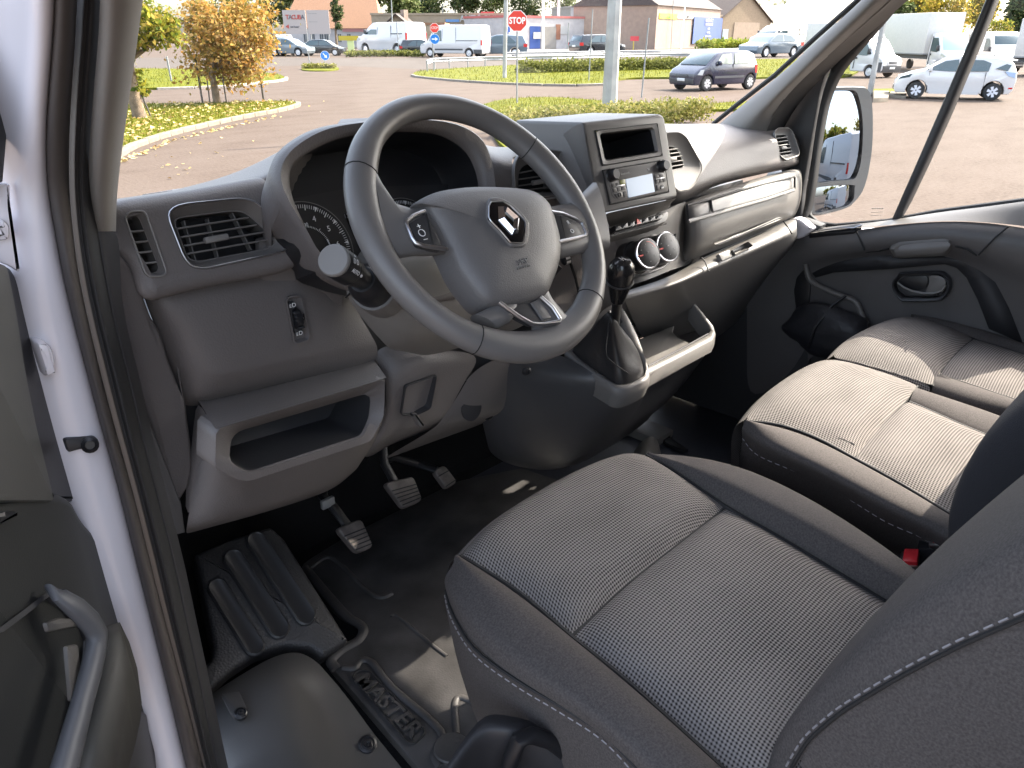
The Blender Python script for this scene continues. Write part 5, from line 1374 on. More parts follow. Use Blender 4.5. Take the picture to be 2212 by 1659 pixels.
slab('pocket_clip', [(.113,.709,1.7601),(.1257,.7259,1.7431),(.1209,.7195,1.7191),(.1063,.7,1.7034),(.1003,.692,1.7085)], .02, PLF, dd, r=.004, bevel=.003)
slab('switch_plate', [(.0815,.6636,1.9457),(.0907,.6759,1.9414),(.1052,.6953,1.9262),(.1063,.6967,1.9209),(.0865,.6704,1.9304),(.0778,.6587,1.9357)], .02, PLB, dd, r=.004, bevel=.003)
slab('switch', [(.0833,.6494,1.9539),(.0896,.6577,1.9492),(.0933,.6628,1.9446),(.0907,.6593,1.9451),(.084,.6504,1.9488)], .012, PLS, dd, r=.003, bevel=.003)
slab('speaker_cover', [(.1233,.7227,1.578),(.1361,.7398,1.5831),(.1733,.7894,1.5606),(.1839,.8035,1.5477),(.188,.809,1.5341),(.1765,.7937,1.4445),(.1561,.7665,1.3989),(.096,.6864,1.537)], .01, PLD, dd, r=.004, bevel=.004)
# hinge and buffer between door and jamb
slab('hinge', [(.1719,.79,2.1513),(.1756,.79,2.1517),(.1793,.79,2.146),(.1775,.79,2.137),(.1748,.79,2.1333),(.1676,.79,2.1335),(.1609,.79,2.1358),(.165,.79,2.1524)], .03, PAINT, dd, r=.006, bevel=.006)
slab('hinge_bracket', [(.1746,.8,2.1806),(.1857,.8,2.1808),(.1898,.8,2.1797),(.1855,.8,2.159),(.1812,.8,2.1176),(.1788,.8,2.1007),(.1716,.8,2.1087),(.159,.8,2.1176)], .01, PAINT, dd, r=.003, bevel=.003)
slab('buffer', [(.1737,.79,2.0365),(.1823,.79,2.0346),(.1873,.79,2.0256),(.1871,.79,2.0112),(.1831,.79,2.0027),(.1749,.79,1.998),(.1743,.79,2.0175)], .02, PAINT, van, r=.01, bevel=.008)

# ------------------------------------------------------------------ dashboard
dash = thing('dashboard', 'dark grey dashboard running across the cabin under the windscreen', 'dashboard', (1.1, .95, 1.7))
nP = Vector((.0,-.96,.28))
poly('filler_core', [(.30, 1.02, 1.70), (1.98, 1.06, 1.62), (1.98, 1.02, 1.95), (.31, 1.03, 1.93), (.32, 1.20, 1.60), (1.98, 1.2, 1.60), (1.98, 1.16, 1.88), (.44, 1.16, 1.88)], [(0, 1, 2, 3), (4, 7, 6, 5), (0, 3, 7, 4), (1, 5, 6, 2), (3, 2, 6, 7), (0, 4, 5, 1)], PLD, dash, bevel=.02)  # hidden filler behind the panels, added to block light and close gaps
pod = [(.2954,.9177,2.1107),(.3004,.9202,2.1192),(.3089,.9223,2.1265),(.3266,.9234,2.1302),(.3678,.9234,2.1304),(.4098,.9235,2.1307),(.4473,.924,2.1322),(.4828,.9245,2.134),(.5052,.9247,2.1346),(.5153,.9225,2.1272),(.5157,.9131,2.095),(.5264,.9031,2.0607),(.5376,.895,2.0328),(.5407,.8926,2.0247),(.5222,.891,2.0191),(.4908,.8899,2.0153),(.4499,.8902,2.0163),(.3927,.8908,2.0185),(.3564,.8906,2.0178),(.3258,.8902,2.0165),(.315,.8933,2.0271),(.3131,.8984,2.0445),(.3085,.9038,2.0631),(.3003,.9065,2.0722),(.2905,.9076,2.0759)]
def shrink(P, f):
    c = sum((Vector(p) for p in P), Vector()) / len(P)
    return [c + (Vector(p) - c) * f for p in P]
slab('vent_pod', pod, .07, PLG, dash, r=.012, bevel=.018, bseg=6, direc=(.02, 1, -.15), angle=60, holes=[shrink([(.3682,.9175,2.1101),(.3769,.9192,2.1159),(.3914,.9197,2.1175),(.4609,.9188,2.1145),(.4773,.9175,2.11),(.4879,.9143,2.0989),(.5126,.9043,2.0647),(.5145,.901,2.0535),(.5061,.8982,2.0439),(.4949,.8976,2.0419),(.3925,.8974,2.0412),(.3808,.8983,2.0443),(.3738,.9002,2.0507),(.3701,.9033,2.0614),(.3663,.915,2.1015)], .95), inset([(.3196,.918,2.1117),(.3231,.919,2.1151),(.328,.9196,2.1171),(.3416,.9194,2.1164),(.3439,.9181,2.1121),(.3469,.8995,2.0484),(.3454,.8984,2.0446),(.3402,.898,2.0431),(.3256,.8985,2.0449),(.3225,.9002,2.0507)], .002, nP)])
def louvre_vent(name, outer, inner, nrm, slats, bars, tab, parent, host=None, deep=.05, mat=PLF, chrome=True, slat_mat=PLF, inn=.012, r=.008, tabm=None, w=.010, tsz=.008):
    n = Vector(nrm).normalized()
    O = resample(rnd(outer, r, 5), 64)
    I = resample(rnd(inner, r * .8, 5), 64)
    k0 = min(range(64), key=lambda i: (I[i] - O[0]).length)
    I = I[k0:] + I[:k0]
    if host:
        hp = [a.lerp(b, .25) for a, b in zip(O, I)][::3]
        punch(host, hp, n)
    loops = [off(O, n, -.003), off(O, n, .0025), [a.lerp(b, .10) + n * .0035 for a, b in zip(O, I)], [a.lerp(b, .2) + n * .001 for a, b in zip(O, I)], [a.lerp(b, .9) - n * inn for a, b in zip(O, I)], off(I, n, -inn), off(I, n, -deep)]
    v = loft(name, loops, mat, parent, False, False, 45)
    loft('duct', [off(I, n, -deep * .55), off(I, n, -deep)], PLB, v, False, True)
    if chrome:
        tube('trim_line', [a.lerp(b, .06) + n * .0034 for a, b in zip(O, I)] + [O[0].lerp(I[0], .06) + n * .0034], .0011, SATIN if chrome == 2 else PLS, v, 6)
    for a, b in slats: bar('slat', Vector(a) - n * (inn + .004), Vector(b) - n * (inn + .004), .0022, w, n, slat_mat, v, .0006)
    for a, b in bars: bar('vane', Vector(a) - n * (inn + .012), Vector(b) - n * (inn + .012), .0016, w, n, slat_mat, v)
    if tab:
        bar('tab', Vector(tab[0]) - n * (inn - .002), Vector(tab[1]) - n * (inn - .002), tsz, .008, n, tabm or PLS, v, .002)
    return v
louvre_vent('air_vent', [(.3682,.9175,2.1101),(.3769,.9192,2.1159),(.3914,.9197,2.1175),(.4609,.9188,2.1145),(.4773,.9175,2.11),(.4879,.9143,2.0989),(.5126,.9043,2.0647),(.5145,.901,2.0535),(.5061,.8982,2.0439),(.4949,.8976,2.0419),(.3925,.8974,2.0412),(.3808,.8983,2.0443),(.3738,.9002,2.0507),(.3701,.9033,2.0614),(.3663,.915,2.1015)],
    [(.379,.9142,2.0987),(.3822,.9153,2.1024),(.3877,.9155,2.1032),(.4529,.915,2.1013),(.4675,.914,2.098),(.4781,.9108,2.0871),(.4969,.9035,2.0619),(.4964,.9014,2.0547),(.4871,.9002,2.0506),(.3958,.9005,2.0516),(.3857,.9013,2.0543),(.3815,.9032,2.061)], nP,
    [[(.3798,.9123,2.092),(.4723,.912,2.091)],[(.381,.9093,2.0819),(.4805,.9089,2.0806)],[(.3819,.9064,2.0718),(.4872,.906,2.0706)],[(.3828,.9035,2.0621),(.4903,.9031,2.0606)]], [[(.3933,.9145,2.0999),(.3933,.9007,2.0524)],[(.4562,.9145,2.0996),(.4676,.9006,2.0522)],[(.4233,.914,2.0979),(.422,.9006,2.0519)]], [(.4066,.9067,2.0731),(.4373,.9068,2.0731)], dash, chrome=2)
louvre_vent('demister_vent', [(.3196,.918,2.1117),(.3231,.919,2.1151),(.328,.9196,2.1171),(.3416,.9194,2.1164),(.3439,.9181,2.1121),(.3469,.8995,2.0484),(.3454,.8984,2.0446),(.3402,.898,2.0431),(.3256,.8985,2.0449),(.3225,.9002,2.0507)],
    [(.324,.9174,2.1095),(.3269,.9181,2.1119),(.3307,.9183,2.1127),(.3357,.9181,2.112),(.3374,.9172,2.1091),(.3425,.9012,2.0542),(.3395,.8997,2.049),(.3287,.8999,2.0495),(.3265,.9012,2.054)], nP,
    [[(.3232,.9136,2.0967),(.3383,.9133,2.0955)],[(.3243,.9101,2.0848),(.3395,.9098,2.0836)],[(.3251,.9067,2.0731),(.3405,.9064,2.072)],[(.3261,.9032,2.061),(.3416,.9027,2.0594)]], [], None, dash, chrome=1, inn=.005, w=.012, slat_mat=PLS)
# end strip and side cover by the door
slab('end_strip', [(.2823,.9,2.1093),(.2893,.9,2.1141),(.2895,.9,2.0775),(.2939,.92,2.0321),(.2978,.93,1.9843),(.3054,.95,1.8779),(.3276,.97,1.7492),(.3378,.98,1.6922),(.3385,.99,1.6381),(.312,.99,1.644),(.3126,.98,1.7068),(.3088,.97,1.7902),(.2913,.95,1.9143),(.2848,.92,2.0342)], .03, PLF, dash, bevel=.002)
sc = [(.2885,.9,2.0764),(.3036,.9,2.0698),(.3113,.905,2.0589),(.3173,.91,2.0377),(.3223,.915,2.0188),(.3322,.93,1.9845),(.3408,.935,1.9621),(.3461,.94,1.9201),(.3586,.95,1.8595)] + [(.365,.955,1.9279),(.3671,.965,1.8537),(.3662,.975,1.7777),(.3626,.98,1.7377),(.3537,.98,1.7147),(.3406,.985,1.6954),(.3312,.985,1.6957),(.3245,.985,1.7097),(.3216,.98,1.7423),(.3192,.97,1.8108)] + [(.3087,.955,1.8751),(.3023,.94,1.9619),(.2955,.92,2.0318)]
slab('side_cover', sc, .06, PLG, dash, bevel=.006, bseg=3, angle=60)
# lower panel with the headlamp levelling switch
lp_rows = [[(.3366,.955,2.0166),(.3442,.935,2.0174),(.3799,.935,2.015),(.4333,.935,2.0128),(.5023,.945,2.0203),(.572,.96,2.0331),(.6162,.97,2.0235),(.6644,.98,1.9723)],[(.3349,.95,2.0005),(.3411,.925,2.0002),(.3744,.922,1.9976),(.4258,.922,1.996),(.489,.925,1.9929),(.5503,.93,1.9929),(.5907,.94,1.9758),(.6334,.95,1.9303)],[(.3464,.96,1.954),(.3597,.925,1.9596),(.3862,.918,1.9581),(.4352,.918,1.9551),(.5,.92,1.9524),(.5603,.925,1.947),(.6071,.935,1.9288),(.6512,.95,1.893)],[(.356,.97,1.9021),(.3678,.93,1.9083),(.3913,.918,1.8964),(.4462,.918,1.8909),(.5136,.92,1.8841),(.5767,.925,1.8767),(.6266,.935,1.8631),(.6724,.95,1.8508)],[(.3597,.975,1.889),(.3705,.935,1.8937),(.3948,.922,1.8878),(.4493,.922,1.8823),(.5178,.925,1.8747),(.5815,.93,1.8669),(.632,.94,1.8542),(.6767,.955,1.8408)],[(.365,.98,1.8515),(.3748,.945,1.8575),(.4017,.94,1.8564),(.4589,.94,1.8506),(.5289,.942,1.8421),(.5931,.945,1.8329),(.6404,.952,1.8237),(.6797,.96,1.8157)],[(.372,1.0,1.8291),(.3878,.98,1.8303),(.4167,.98,1.8247),(.4765,.98,1.8181),(.5486,.98,1.8108),(.6136,.98,1.8023),(.6578,.98,1.7959),(.6927,.98,1.7929)]]
swp = grid('switch_panel', lp_rows, PLG, dash, 2)
swb = [(.5067,.919,1.9697),(.5114,.9192,1.9737),(.5248,.9192,1.9727),(.531,.919,1.9692),(.5354,.9155,1.9111),(.5319,.9151,1.9045),(.5133,.9151,1.9049),(.5093,.9153,1.9086)]
punch(swp, inset(swb, .0015, (0, -1, 0)) if False else shrink(swb, .94), (0, -1, .06))
bezel('switch_recess', swb, [(0, -.003), (.0, .001), (.0015, .001), (.004, -.008)], PLG, dash, r=.004)
ls = thing('levelling_switch', 'small headlamp levelling thumbwheel on the lower dash panel', 'switch', (.5181,.9172,1.9401))
nL = Vector((0, -1, .06)).normalized()
slab('switch_plate', off([(.5109,.9184,1.9605),(.5133,.9187,1.9651),(.52,.9187,1.965),(.523,.9184,1.9597),(.5269,.916,1.9198),(.5254,.9157,1.9148),(.5185,.9157,1.915),(.5147,.916,1.9199)], nL, -.003), .004, PLD, ls, r=.002, bevel=.001)
w0, w1 = [Vector(p) for p in [(.5161,.9179,1.951),(.5208,.9165,1.9288)]]
ax = Vector((1, 0, 0))
lathe('thumbwheel', (w0 + w1) / 2 + Vector((-.004, .004, 0)), ax, [(.012, 0), (.0145, .001), (.0145, .009), (.012, .010)], PLB, ls, 20)
for k in range(5):
    q = w0.lerp(w1, k / 4) + nL * .006
    box('rib', q, (.009, .006, .0028), PLD, ls, bevel=.001)
box('pointer', (.5263,.9173,1.9411), (.007, .006, .010), PLB, ls, bevel=.001)
for tx, q in (('D', (.517,.9184,1.9607)), ('D', (.5208,.916,1.9193))):
    text('headlamp_symbol', tx, Vector(q) + nL * .0016, (1, 0, 0), (0, .06, 1), .0085, WHITEP, ls, .0002)
    for k in (-1, 0, 1): box('beam_mark', Vector(q) + Vector((-.0055, -.0016, k * .0018)), (.003, .0004, .0007), WHITEP, ls)
text('number', '0', Vector((.5257,.9172,1.9402)) + nL * .0045, (1, 0, 0), (0, .06, 1), .006, WHITEP, ls, .0002)
# storage bin below
BV = [(.3803,.955,1.8457),(.6686,.955,1.8226),(.6393,.885,1.822),(.3659,.885,1.8376),(.3545,.885,1.7831),(.3838,.885,1.7508),(.3982,.885,1.7433),(.5997,.885,1.7255),(.623,.885,1.7588)]
bin_loop = [(.3659,.885,1.8376),(.6399,.885,1.8218),(.6308,.885,1.7587),(.6028,.885,1.7251),(.3981,.885,1.7431),(.3838,.885,1.7508),(.3545,.885,1.7831)]
hole = [(.3932,.903,1.8022),(.4061,.91,1.8075),(.6159,.91,1.7929),(.6257,.907,1.7863),(.6124,.897,1.759),(.5855,.883,1.742),(.4029,.883,1.7576),(.3943,.883,1.7643),(.3793,.888,1.7818)]
nB = Vector((0, -1, 0))
O = resample(rnd(bin_loop, .006, 3), 72); I = resample(rnd(hole, .008, 4), 72)
k0 = min(range(72), key=lambda i: (I[i] - O[0]).length); I = I[k0:] + I[:k0]
bn = loft('storage_bin', [off(O, nB, -.05), off(O, nB, -.004), [o.lerp(i, .06) for o, i in zip(O, I)], [o.lerp(i, .9) for o, i in zip(O, I)], off(I, nB, -.004)], PLG, dash, False, False, 40)
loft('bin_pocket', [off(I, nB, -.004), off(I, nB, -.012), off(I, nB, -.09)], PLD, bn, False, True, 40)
poly('bin_ledge', [(.3823,.96,1.8433),(.6721,.96,1.8201),(.6407,.886,1.8213),(.3663,.886,1.8371)] + [(.3866,.99,1.8462),(.6996,.99,1.8214)], [(0, 1, 2, 3), (4, 5, 1, 0)], PLG, dash, bevel=.004)
low_rows = [[(.3814,.975,1.8368),(.3836,.96,1.8418),(.3678,.892,1.8344)],[(.3724,.985,1.7792),(.3736,.955,1.785),(.3605,.9,1.7743)],[(.3479,.99,1.6966),(.3637,.965,1.7168),(.3879,.9,1.742)],[(.3437,.99,1.6596),(.359,.97,1.6895),(.4081,.9,1.7304)]]
grid('bin_side', low_rows, PLG, dash, 1)
und = [[(.3713,.968,1.7654),(.3563,.889,1.7819),(.3856,.889,1.7492),(.4,.889,1.7413),(.4903,.889,1.7338),(.6025,.889,1.7237),(.6248,.889,1.7561),(.6512,.91,1.7542)],[(.3586,.975,1.7147),(.3688,.93,1.735),(.3947,.915,1.7192),(.4109,.91,1.7127),(.4992,.91,1.6996),(.5902,.915,1.6908),(.633,.93,1.6915),(.6572,.95,1.6836)],[(.3437,.985,1.6592),(.3682,.95,1.6722),(.4023,.945,1.6664),(.43,.94,1.6611),(.5149,.945,1.6485),(.5722,.95,1.6449),(.618,.96,1.6489),(.6487,.97,1.651)],[(.3391,.99,1.6369),(.3732,.97,1.6432),(.4087,.965,1.6395),(.4429,.96,1.6363),(.5241,.965,1.6216),(.5761,.97,1.6152),(.6089,.98,1.616),(.6416,.99,1.6203)],[(.3658,1.06,1.588),(.4076,1.06,1.5808),(.4487,1.06,1.573),(.4889,1.06,1.5659),(.5755,1.06,1.5533),(.6293,1.06,1.5497),(.6584,1.06,1.5581),(.6867,1.06,1.5702)]]
grid('knee_panel', und, PLG, dash, 2)
# panels to the right of the bin, under the column
colp = [[(.6766,.965,1.8185),(.6784,.96,1.8359),(.701,.95,1.8436),(.7447,.93,1.8251),(.8074,.92,1.8098)],[(.6734,.93,1.7964),(.681,.92,1.8042),(.7137,.91,1.8142),(.7977,.91,1.7945),(.8803,.92,1.7778)],[(.6745,.94,1.7385),(.6771,.925,1.7487),(.6994,.92,1.7839),(.7983,.92,1.7732),(.8448,.93,1.7431)],[(.6615,.95,1.6942),(.6675,.935,1.7006),(.6824,.93,1.7241),(.7819,.94,1.694),(.8248,.945,1.69)],[(.6401,.965,1.6518),(.6516,.955,1.6558),(.6693,.945,1.6714),(.751,.95,1.6631),(.797,.96,1.6536)],[(.698,1.05,1.5917),(.7198,1.05,1.5875),(.7452,1.05,1.5974),(.8318,1.05,1.5911),(.8736,1.05,1.5882)]]
grid('column_side_panel', colp, PLG, dash, 2)
bezel('fuse_pocket', [(.6953,.915,1.7824),(.7649,.915,1.7807),(.7553,.925,1.715),(.7231,.93,1.7108),(.6926,.93,1.7234)], [(0, .0), (.0, .003), (.002, .004), (.006, -.03)], PLD, dash, r=.008)
bar('pocket_hook', (.7358,.935,1.7598), (.7268,.94,1.7231), .03, .012, (0, -1, 0), PLD, dash, .003)
slab('bin_rib', [(.7178,.922,1.7186),(.7247,.922,1.717),(.7394,.922,1.6874),(.7293,.922,1.688)], .012, PLF, dash, r=.002, bevel=.003)
cs2 = [[(.8487,.93,1.7434),(.8744,.91,1.7683),(.9283,.91,1.7665),(.9916,.92,1.7399)],[(.841,.94,1.7122),(.8714,.925,1.7134),(.947,.92,1.7101),(1.0265,.93,1.6779)],[(.8051,.96,1.6589),(.8436,.945,1.6601),(.897,.94,1.6527),(.9778,.95,1.6275)],[(.8031,.97,1.641),(.8404,.965,1.6338),(.9028,.96,1.6263),(.9521,.97,1.6118)],[(.7071,1.05,1.5712),(.7875,1.05,1.5662),(.9136,1.05,1.5567),(1.0062,1.05,1.5484)]]
grid('knee_panel', cs2, PLG, dash, 2)
lathe('speaker_grille', (.866,.94,1.6706), (0, -1, .15), [(.024, -.002), (.024, .001), (.0225, .0015), (.001, .002)], PLD, dash, 28)

# instrument binnacle
nBn = Vector((.0,-.9291641282577402,.36966744887673536))
OB = [(.5278,.8115,2.0083),(.5081,.8255,2.0433),(.4958,.8404,2.0809),(.4842,.8526,2.1114),(.4807,.8622,2.1356),(.4881,.8693,2.1536),(.5077,.8761,2.1706),(.5447,.882,2.1855),(.5828,.8848,2.1924),(.6371,.8855,2.1942),(.6991,.8849,2.1929),(.76,.8826,2.1869),(.8048,.8778,2.175),(.834,.8693,2.1535),(.8397,.8577,2.1243),(.8344,.8448,2.092),(.8247,.8296,2.0537),(.7919,.8053,1.9928),(.7164,.7905,1.9556),(.5967,.7972,1.9722)]
IB = [(.524,.8192,2.0276),(.5184,.8263,2.0453),(.5059,.8337,2.064),(.5005,.848,2.1001),(.4997,.8575,2.1238),(.5028,.8634,2.1388),(.5086,.8678,2.1499),(.5199,.8712,2.1583),(.5509,.8759,2.1701),(.5898,.8796,2.1794),(.6259,.8808,2.1825),(.6733,.8808,2.1823),(.7314,.879,2.178),(.7637,.8766,2.1718),(.7885,.8721,2.1605),(.8063,.8664,2.1463),(.8149,.8594,2.1287),(.8166,.8509,2.1072),(.8098,.8408,2.082),(.8018,.8283,2.0504),(.7652,.8112,2.0074),(.7081,.8001,1.9796),(.6042,.8048,1.9914)]
O = resample(smooth_loop(OB, True, 5), 96)
I = resample(smooth_loop(IB, True, 5), 96)
fwd = Vector((0, 1, .02))
def lf(p): return max(0, min(1, (.74 - p.x) / .2)) * max(0, min(1, (p.z - 2.05) / .06))
loops = [[p + fwd * (.24 - .15 * lf(p)) + Vector((.02, 0, -.02 - .10 * lf(p))) for p in O], [p + fwd * (.10 - .06 * lf(p)) + Vector((0, 0, -.004 - .03 * lf(p))) for p in O], [p + fwd * .012 for p in O], [p + nBn * .004 for p in O], [a.lerp(b, .2) + nBn * .009 for a, b in zip(O, I)], [a.lerp(b, .75) + nBn * .004 for a, b in zip(O, I)], [p - nBn * .002 for p in I], [p - nBn * .012 for p in I]]
hood = loft('instrument_hood', loops, PLG, dash, False, False, 70)
cen = sum(I, Vector()) / len(I)
def shr(P, f, d): return [cen + (p - cen) * f - nBn * d for p in P]
loft('hood_lining', [shr(I, 1.0, .010), shr(I, 1.01, .05), shr(I, 1.015, .085), shr(I, .99, .092)], PLB, hood, False, True, 40)
# gauges: dial faces on the back wall of the hood
inst = thing('instrument_cluster', 'dark instrument cluster with rev counter and speedometer behind the wheel', 'instrument cluster', (.5543,.9101,2.026))
slab('hood_skirt', [(.4831,.925,2.0553),(.5414,.93,2.0568),(.5801,.93,2.0107),(.6106,.93,1.9666),(.6065,.935,1.9343),(.5325,.935,1.9659),(.4785,.93,2.0053)], .01, PLG, dash, bevel=.002)
slab('cluster_face', [(.5441,.9391,2.0988),(.6439,.94,2.1012),(.912,.9299,2.0757),(.8811,.884,1.9604),(.6973,.8735,1.9341),(.5817,.8959,1.9903),(.5509,.9222,2.0565)], .01, plain('cluster_face_grey', (.022, .021, .023), .35), inst, bevel=0)
g0 = Vector((.5461,.9121,2.0309))
gr = (Vector((.6137,.9073,2.019)) - g0).length
ux = Vector((1, 0, 0)); uy = nBn.cross(ux).normalized()
if uy.z < 0: uy = -uy
def dial(c, R, nums, lo, hi, a0, a1):
    arc = [c + nBn * .0015 + (ux * cos(t) + uy * sin(t)) * R for t in [radians(lo + (hi - lo) * k / 40) for k in range(41)]]
    d = slab('dial', [c + nBn * .0015] + arc if hi - lo < 350 else arc[:-1], .002, PLB, inst, bevel=0)
    tube('dial_ring', [c + nBn * .0035 + (ux * cos(t) + uy * sin(t)) * R * .985 for t in [radians(lo + (hi - lo) * k / 40) for k in range(41)]], .0006, PLS, d, 5)
    n = len(nums)
    for i, s in enumerate(nums):
        t = a0 + (a1 - a0) * i / (n - 1)
        if not lo < math.degrees(t) < hi: continue
        e = ux * cos(t) + uy * sin(t); w = ux * -sin(t) + uy * cos(t)
        slab('scale_mark', [c + e * R * .83 + nBn * .0027, c + e * R * .93 + w * R * .035 + nBn * .0027, c + e * R * .93 - w * R * .035 + nBn * .0027], .0006, WHITEP, d, bevel=0)
        text('dial_number', s, c + e * R * .68 + nBn * .0026, ux, uy, R * .16, WHITEP, d, .0002)
        if i < n - 1:
            for k in range(1, 10):
                t2 = t + (a1 - a0) / (n - 1) * k / 10
                e2 = ux * cos(t2) + uy * sin(t2)
                bar('scale_tick', c + e2 * R * (.86 if k != 5 else .82) + nBn * .0026, c + e2 * R * .93 + nBn * .0026, .0007 if k != 5 else .0012, .0005, nBn, WHITEP, d)
    return d
d1 = dial(g0, gr, ['0', '1', '2', '3', '4', '5', '6', '7'], -42, 140, radians(182), radians(-28))
text('dial_unit', '1/min x1000', g0 + uy * gr * .52 + ux * -.1 * gr + nBn * .0026, ux, uy, gr * .10, WHITEP, d1, .0002)
for k in range(36):
    t = radians(150 - 135 * k / 35)
    e = ux * cos(t) + uy * sin(t)
    bar('scale_tick', g0 + e * gr * .48 + nBn * .0026, g0 + e * gr * (.55 if k % 9 == 0 else .515) + nBn * .0026, .0007, .0005, nBn, WHITEP, d1)
tube('scale_arc', [g0 + nBn * .0028 + (ux * cos(radians(t)) + uy * sin(radians(t))) * gr * .49 for t in range(20, -20, -4)], .0009, WHITEP, d1, 5)
g1 = Vector((.7121,.9073,2.0189))
gr1 = (Vector((.7309,.9296,2.0749)) - g1).length
dial(g1, gr1, ['10', '30', '50', '70', '90', '110', '130', '150', '170', '190'], -46, 226, radians(225), radians(-45))
slab('trip_display', off([(.6178,.9275,2.0696),(.6322,.9269,2.0682),(.642,.9051,2.0133),(.6281,.9043,2.0114)], nBn, .001), .002, GLOSSB, inst, bevel=0)
text('clock', '12:03', Vector((.6253,.926,2.0658)) + nBn * .002, ux, uy, gr * .13, plain('dim_display_print', (.20, .21, .23), .5), inst, .0002)

# dash top from the pod to the far pillar
dtop = [[(.3125,.94,2.1045),(.3598,.94,2.1025),(.4386,.935,2.1025),(.507,.935,2.1105),(.5328,.94,2.1245),(.6349,.99,2.1389)],[(.3128,.93,2.1238),(.3606,.93,2.1287),(.436,.92,2.132),(.5015,.92,2.1318),(.5303,.93,2.1484),(.6314,.98,2.1656)],[(.331,.97,2.1188),(.3815,.98,2.1215),(.4661,.98,2.1232),(.537,.98,2.1303),(.5672,.98,2.1498),(.6451,1.0,2.1692)],[(.3668,1.05,2.1062),(.4335,1.1,2.1002),(.5367,1.12,2.1095),(.593,1.1,2.1324),(.6475,1.08,2.1594),(.6975,1.06,2.1719)],[(.4358,1.25,2.0652),(.5104,1.3,2.0536),(.6294,1.32,2.0561),(.6973,1.3,2.0783),(.7643,1.28,2.1096),(.8266,1.26,2.126)]]
grid('dash_top', dtop, PLG, dash, 2)
slab('top_grille', [(.4686,1.248,2.075),(.551,1.2072,2.085),(.5514,1.1958,2.085),(.5466,1.1988,2.083),(.5082,1.2286,2.078)], .004, SATIN, dash, bevel=.001, direc=(0, 0, -1))
mtop = [[(.9718,1.06,2.1491),(.9784,1.02,2.1194),(1.0368,1.02,2.1133),(1.0988,1.02,2.1092),(1.1827,1.03,2.1102),(1.2985,1.05,2.1378)],[(.9389,.99,2.1341),(.9423,.96,2.1198),(.9712,.95,2.1164),(1.0235,.95,2.1113),(1.1029,.96,2.1068),(1.2139,.98,2.116)],[(.902,.93,2.1104),(.9138,.915,2.1107),(.9306,.905,2.1062),(.9699,.9,2.1048),(1.0407,.9,2.0988),(1.1292,.91,2.0967)],[(.9117,.93,2.0567),(.9292,.92,2.0557),(.9416,.905,2.0559),(.9822,.9,2.0511),(1.043,.9,2.0349),(1.1218,.9,2.0154)],[(.922,.94,1.9419),(.9559,.93,1.9371),(.9809,.92,1.9842),(1.0299,.92,1.9759),(1.1092,.92,1.9449),(1.1962,.92,1.9108)]]
ctp = grid('centre_panel', mtop, PLG, dash, 2)
slab('centre_slot', [(1.0495,.93,2.1248),(1.0803,.93,2.1292),(1.1072,.93,2.1268),(1.1108,.93,2.1047),(1.0624,.93,2.1078)], .02, PLB, dash, bevel=.002)
nM = Vector((-.12028299795944197,-.9722875668388227,.20047166326573665))
louvre_vent('air_vent', [(.9343,.8983,2.0663),(.9368,.9035,2.0928),(.9422,.906,2.1082),(.9525,.907,2.1192),(.9696,.9058,2.1239),(1.025,.8984,2.1213),(1.0626,.8923,2.114),(1.0816,.8838,2.0842),(1.0719,.8781,2.0509),(1.0308,.8818,2.0442),(.9346,.8955,2.0527)], [(.95,.8954,2.0618),(.9528,.8989,2.0804),(.9574,.901,2.0934),(.9671,.9013,2.1006),(.988,.8994,2.104),(1.0335,.8938,2.104),(1.0608,.8856,2.0805),(1.0492,.8826,2.0591),(1.0241,.884,2.0506)], nM,
    [[(.9597,.9001,2.0905),(1.0474,.8901,2.0945)],[(.9549,.8986,2.0802),(1.057,.8863,2.0815)],[(.9523,.8969,2.0702),(1.055,.8841,2.0698)],[(.9508,.8954,2.0623),(1.0454,.8833,2.0601)]], [], [(.9802,.8937,2.0716),(1.0067,.8905,2.0721)], dash, host=ctp, chrome=1, inn=.008)
bar('chrome_strip', (.9882,.8869,2.0431), (1.0444,.8798,2.0426), .003, .004, nM, SATIN, dash, .001)
lowc = [[(.9349,.96,2.0585),(.9824,.925,2.0393),(1.0993,.92,2.0299),(1.2022,.92,1.9965)],[(1.1016,.96,1.9078),(1.122,.93,1.9028),(1.1956,.93,1.8953),(1.2776,.93,1.915)],[(1.0682,.95,1.8151),(1.1702,.935,1.7974),(1.2359,.93,1.8011),(1.3181,.93,1.8047)],[(1.0203,.95,1.7858),(1.1964,.945,1.7479),(1.2769,.94,1.7435),(1.3585,.94,1.7466)]]
grid('centre_panel', lowc, PLG, dash, 2)
tube('panel_gap', [(1.1194,.928,1.907),(1.1446,.93,1.8608),(1.1717,.934,1.7972)], .003, SEAM, dash, 6)

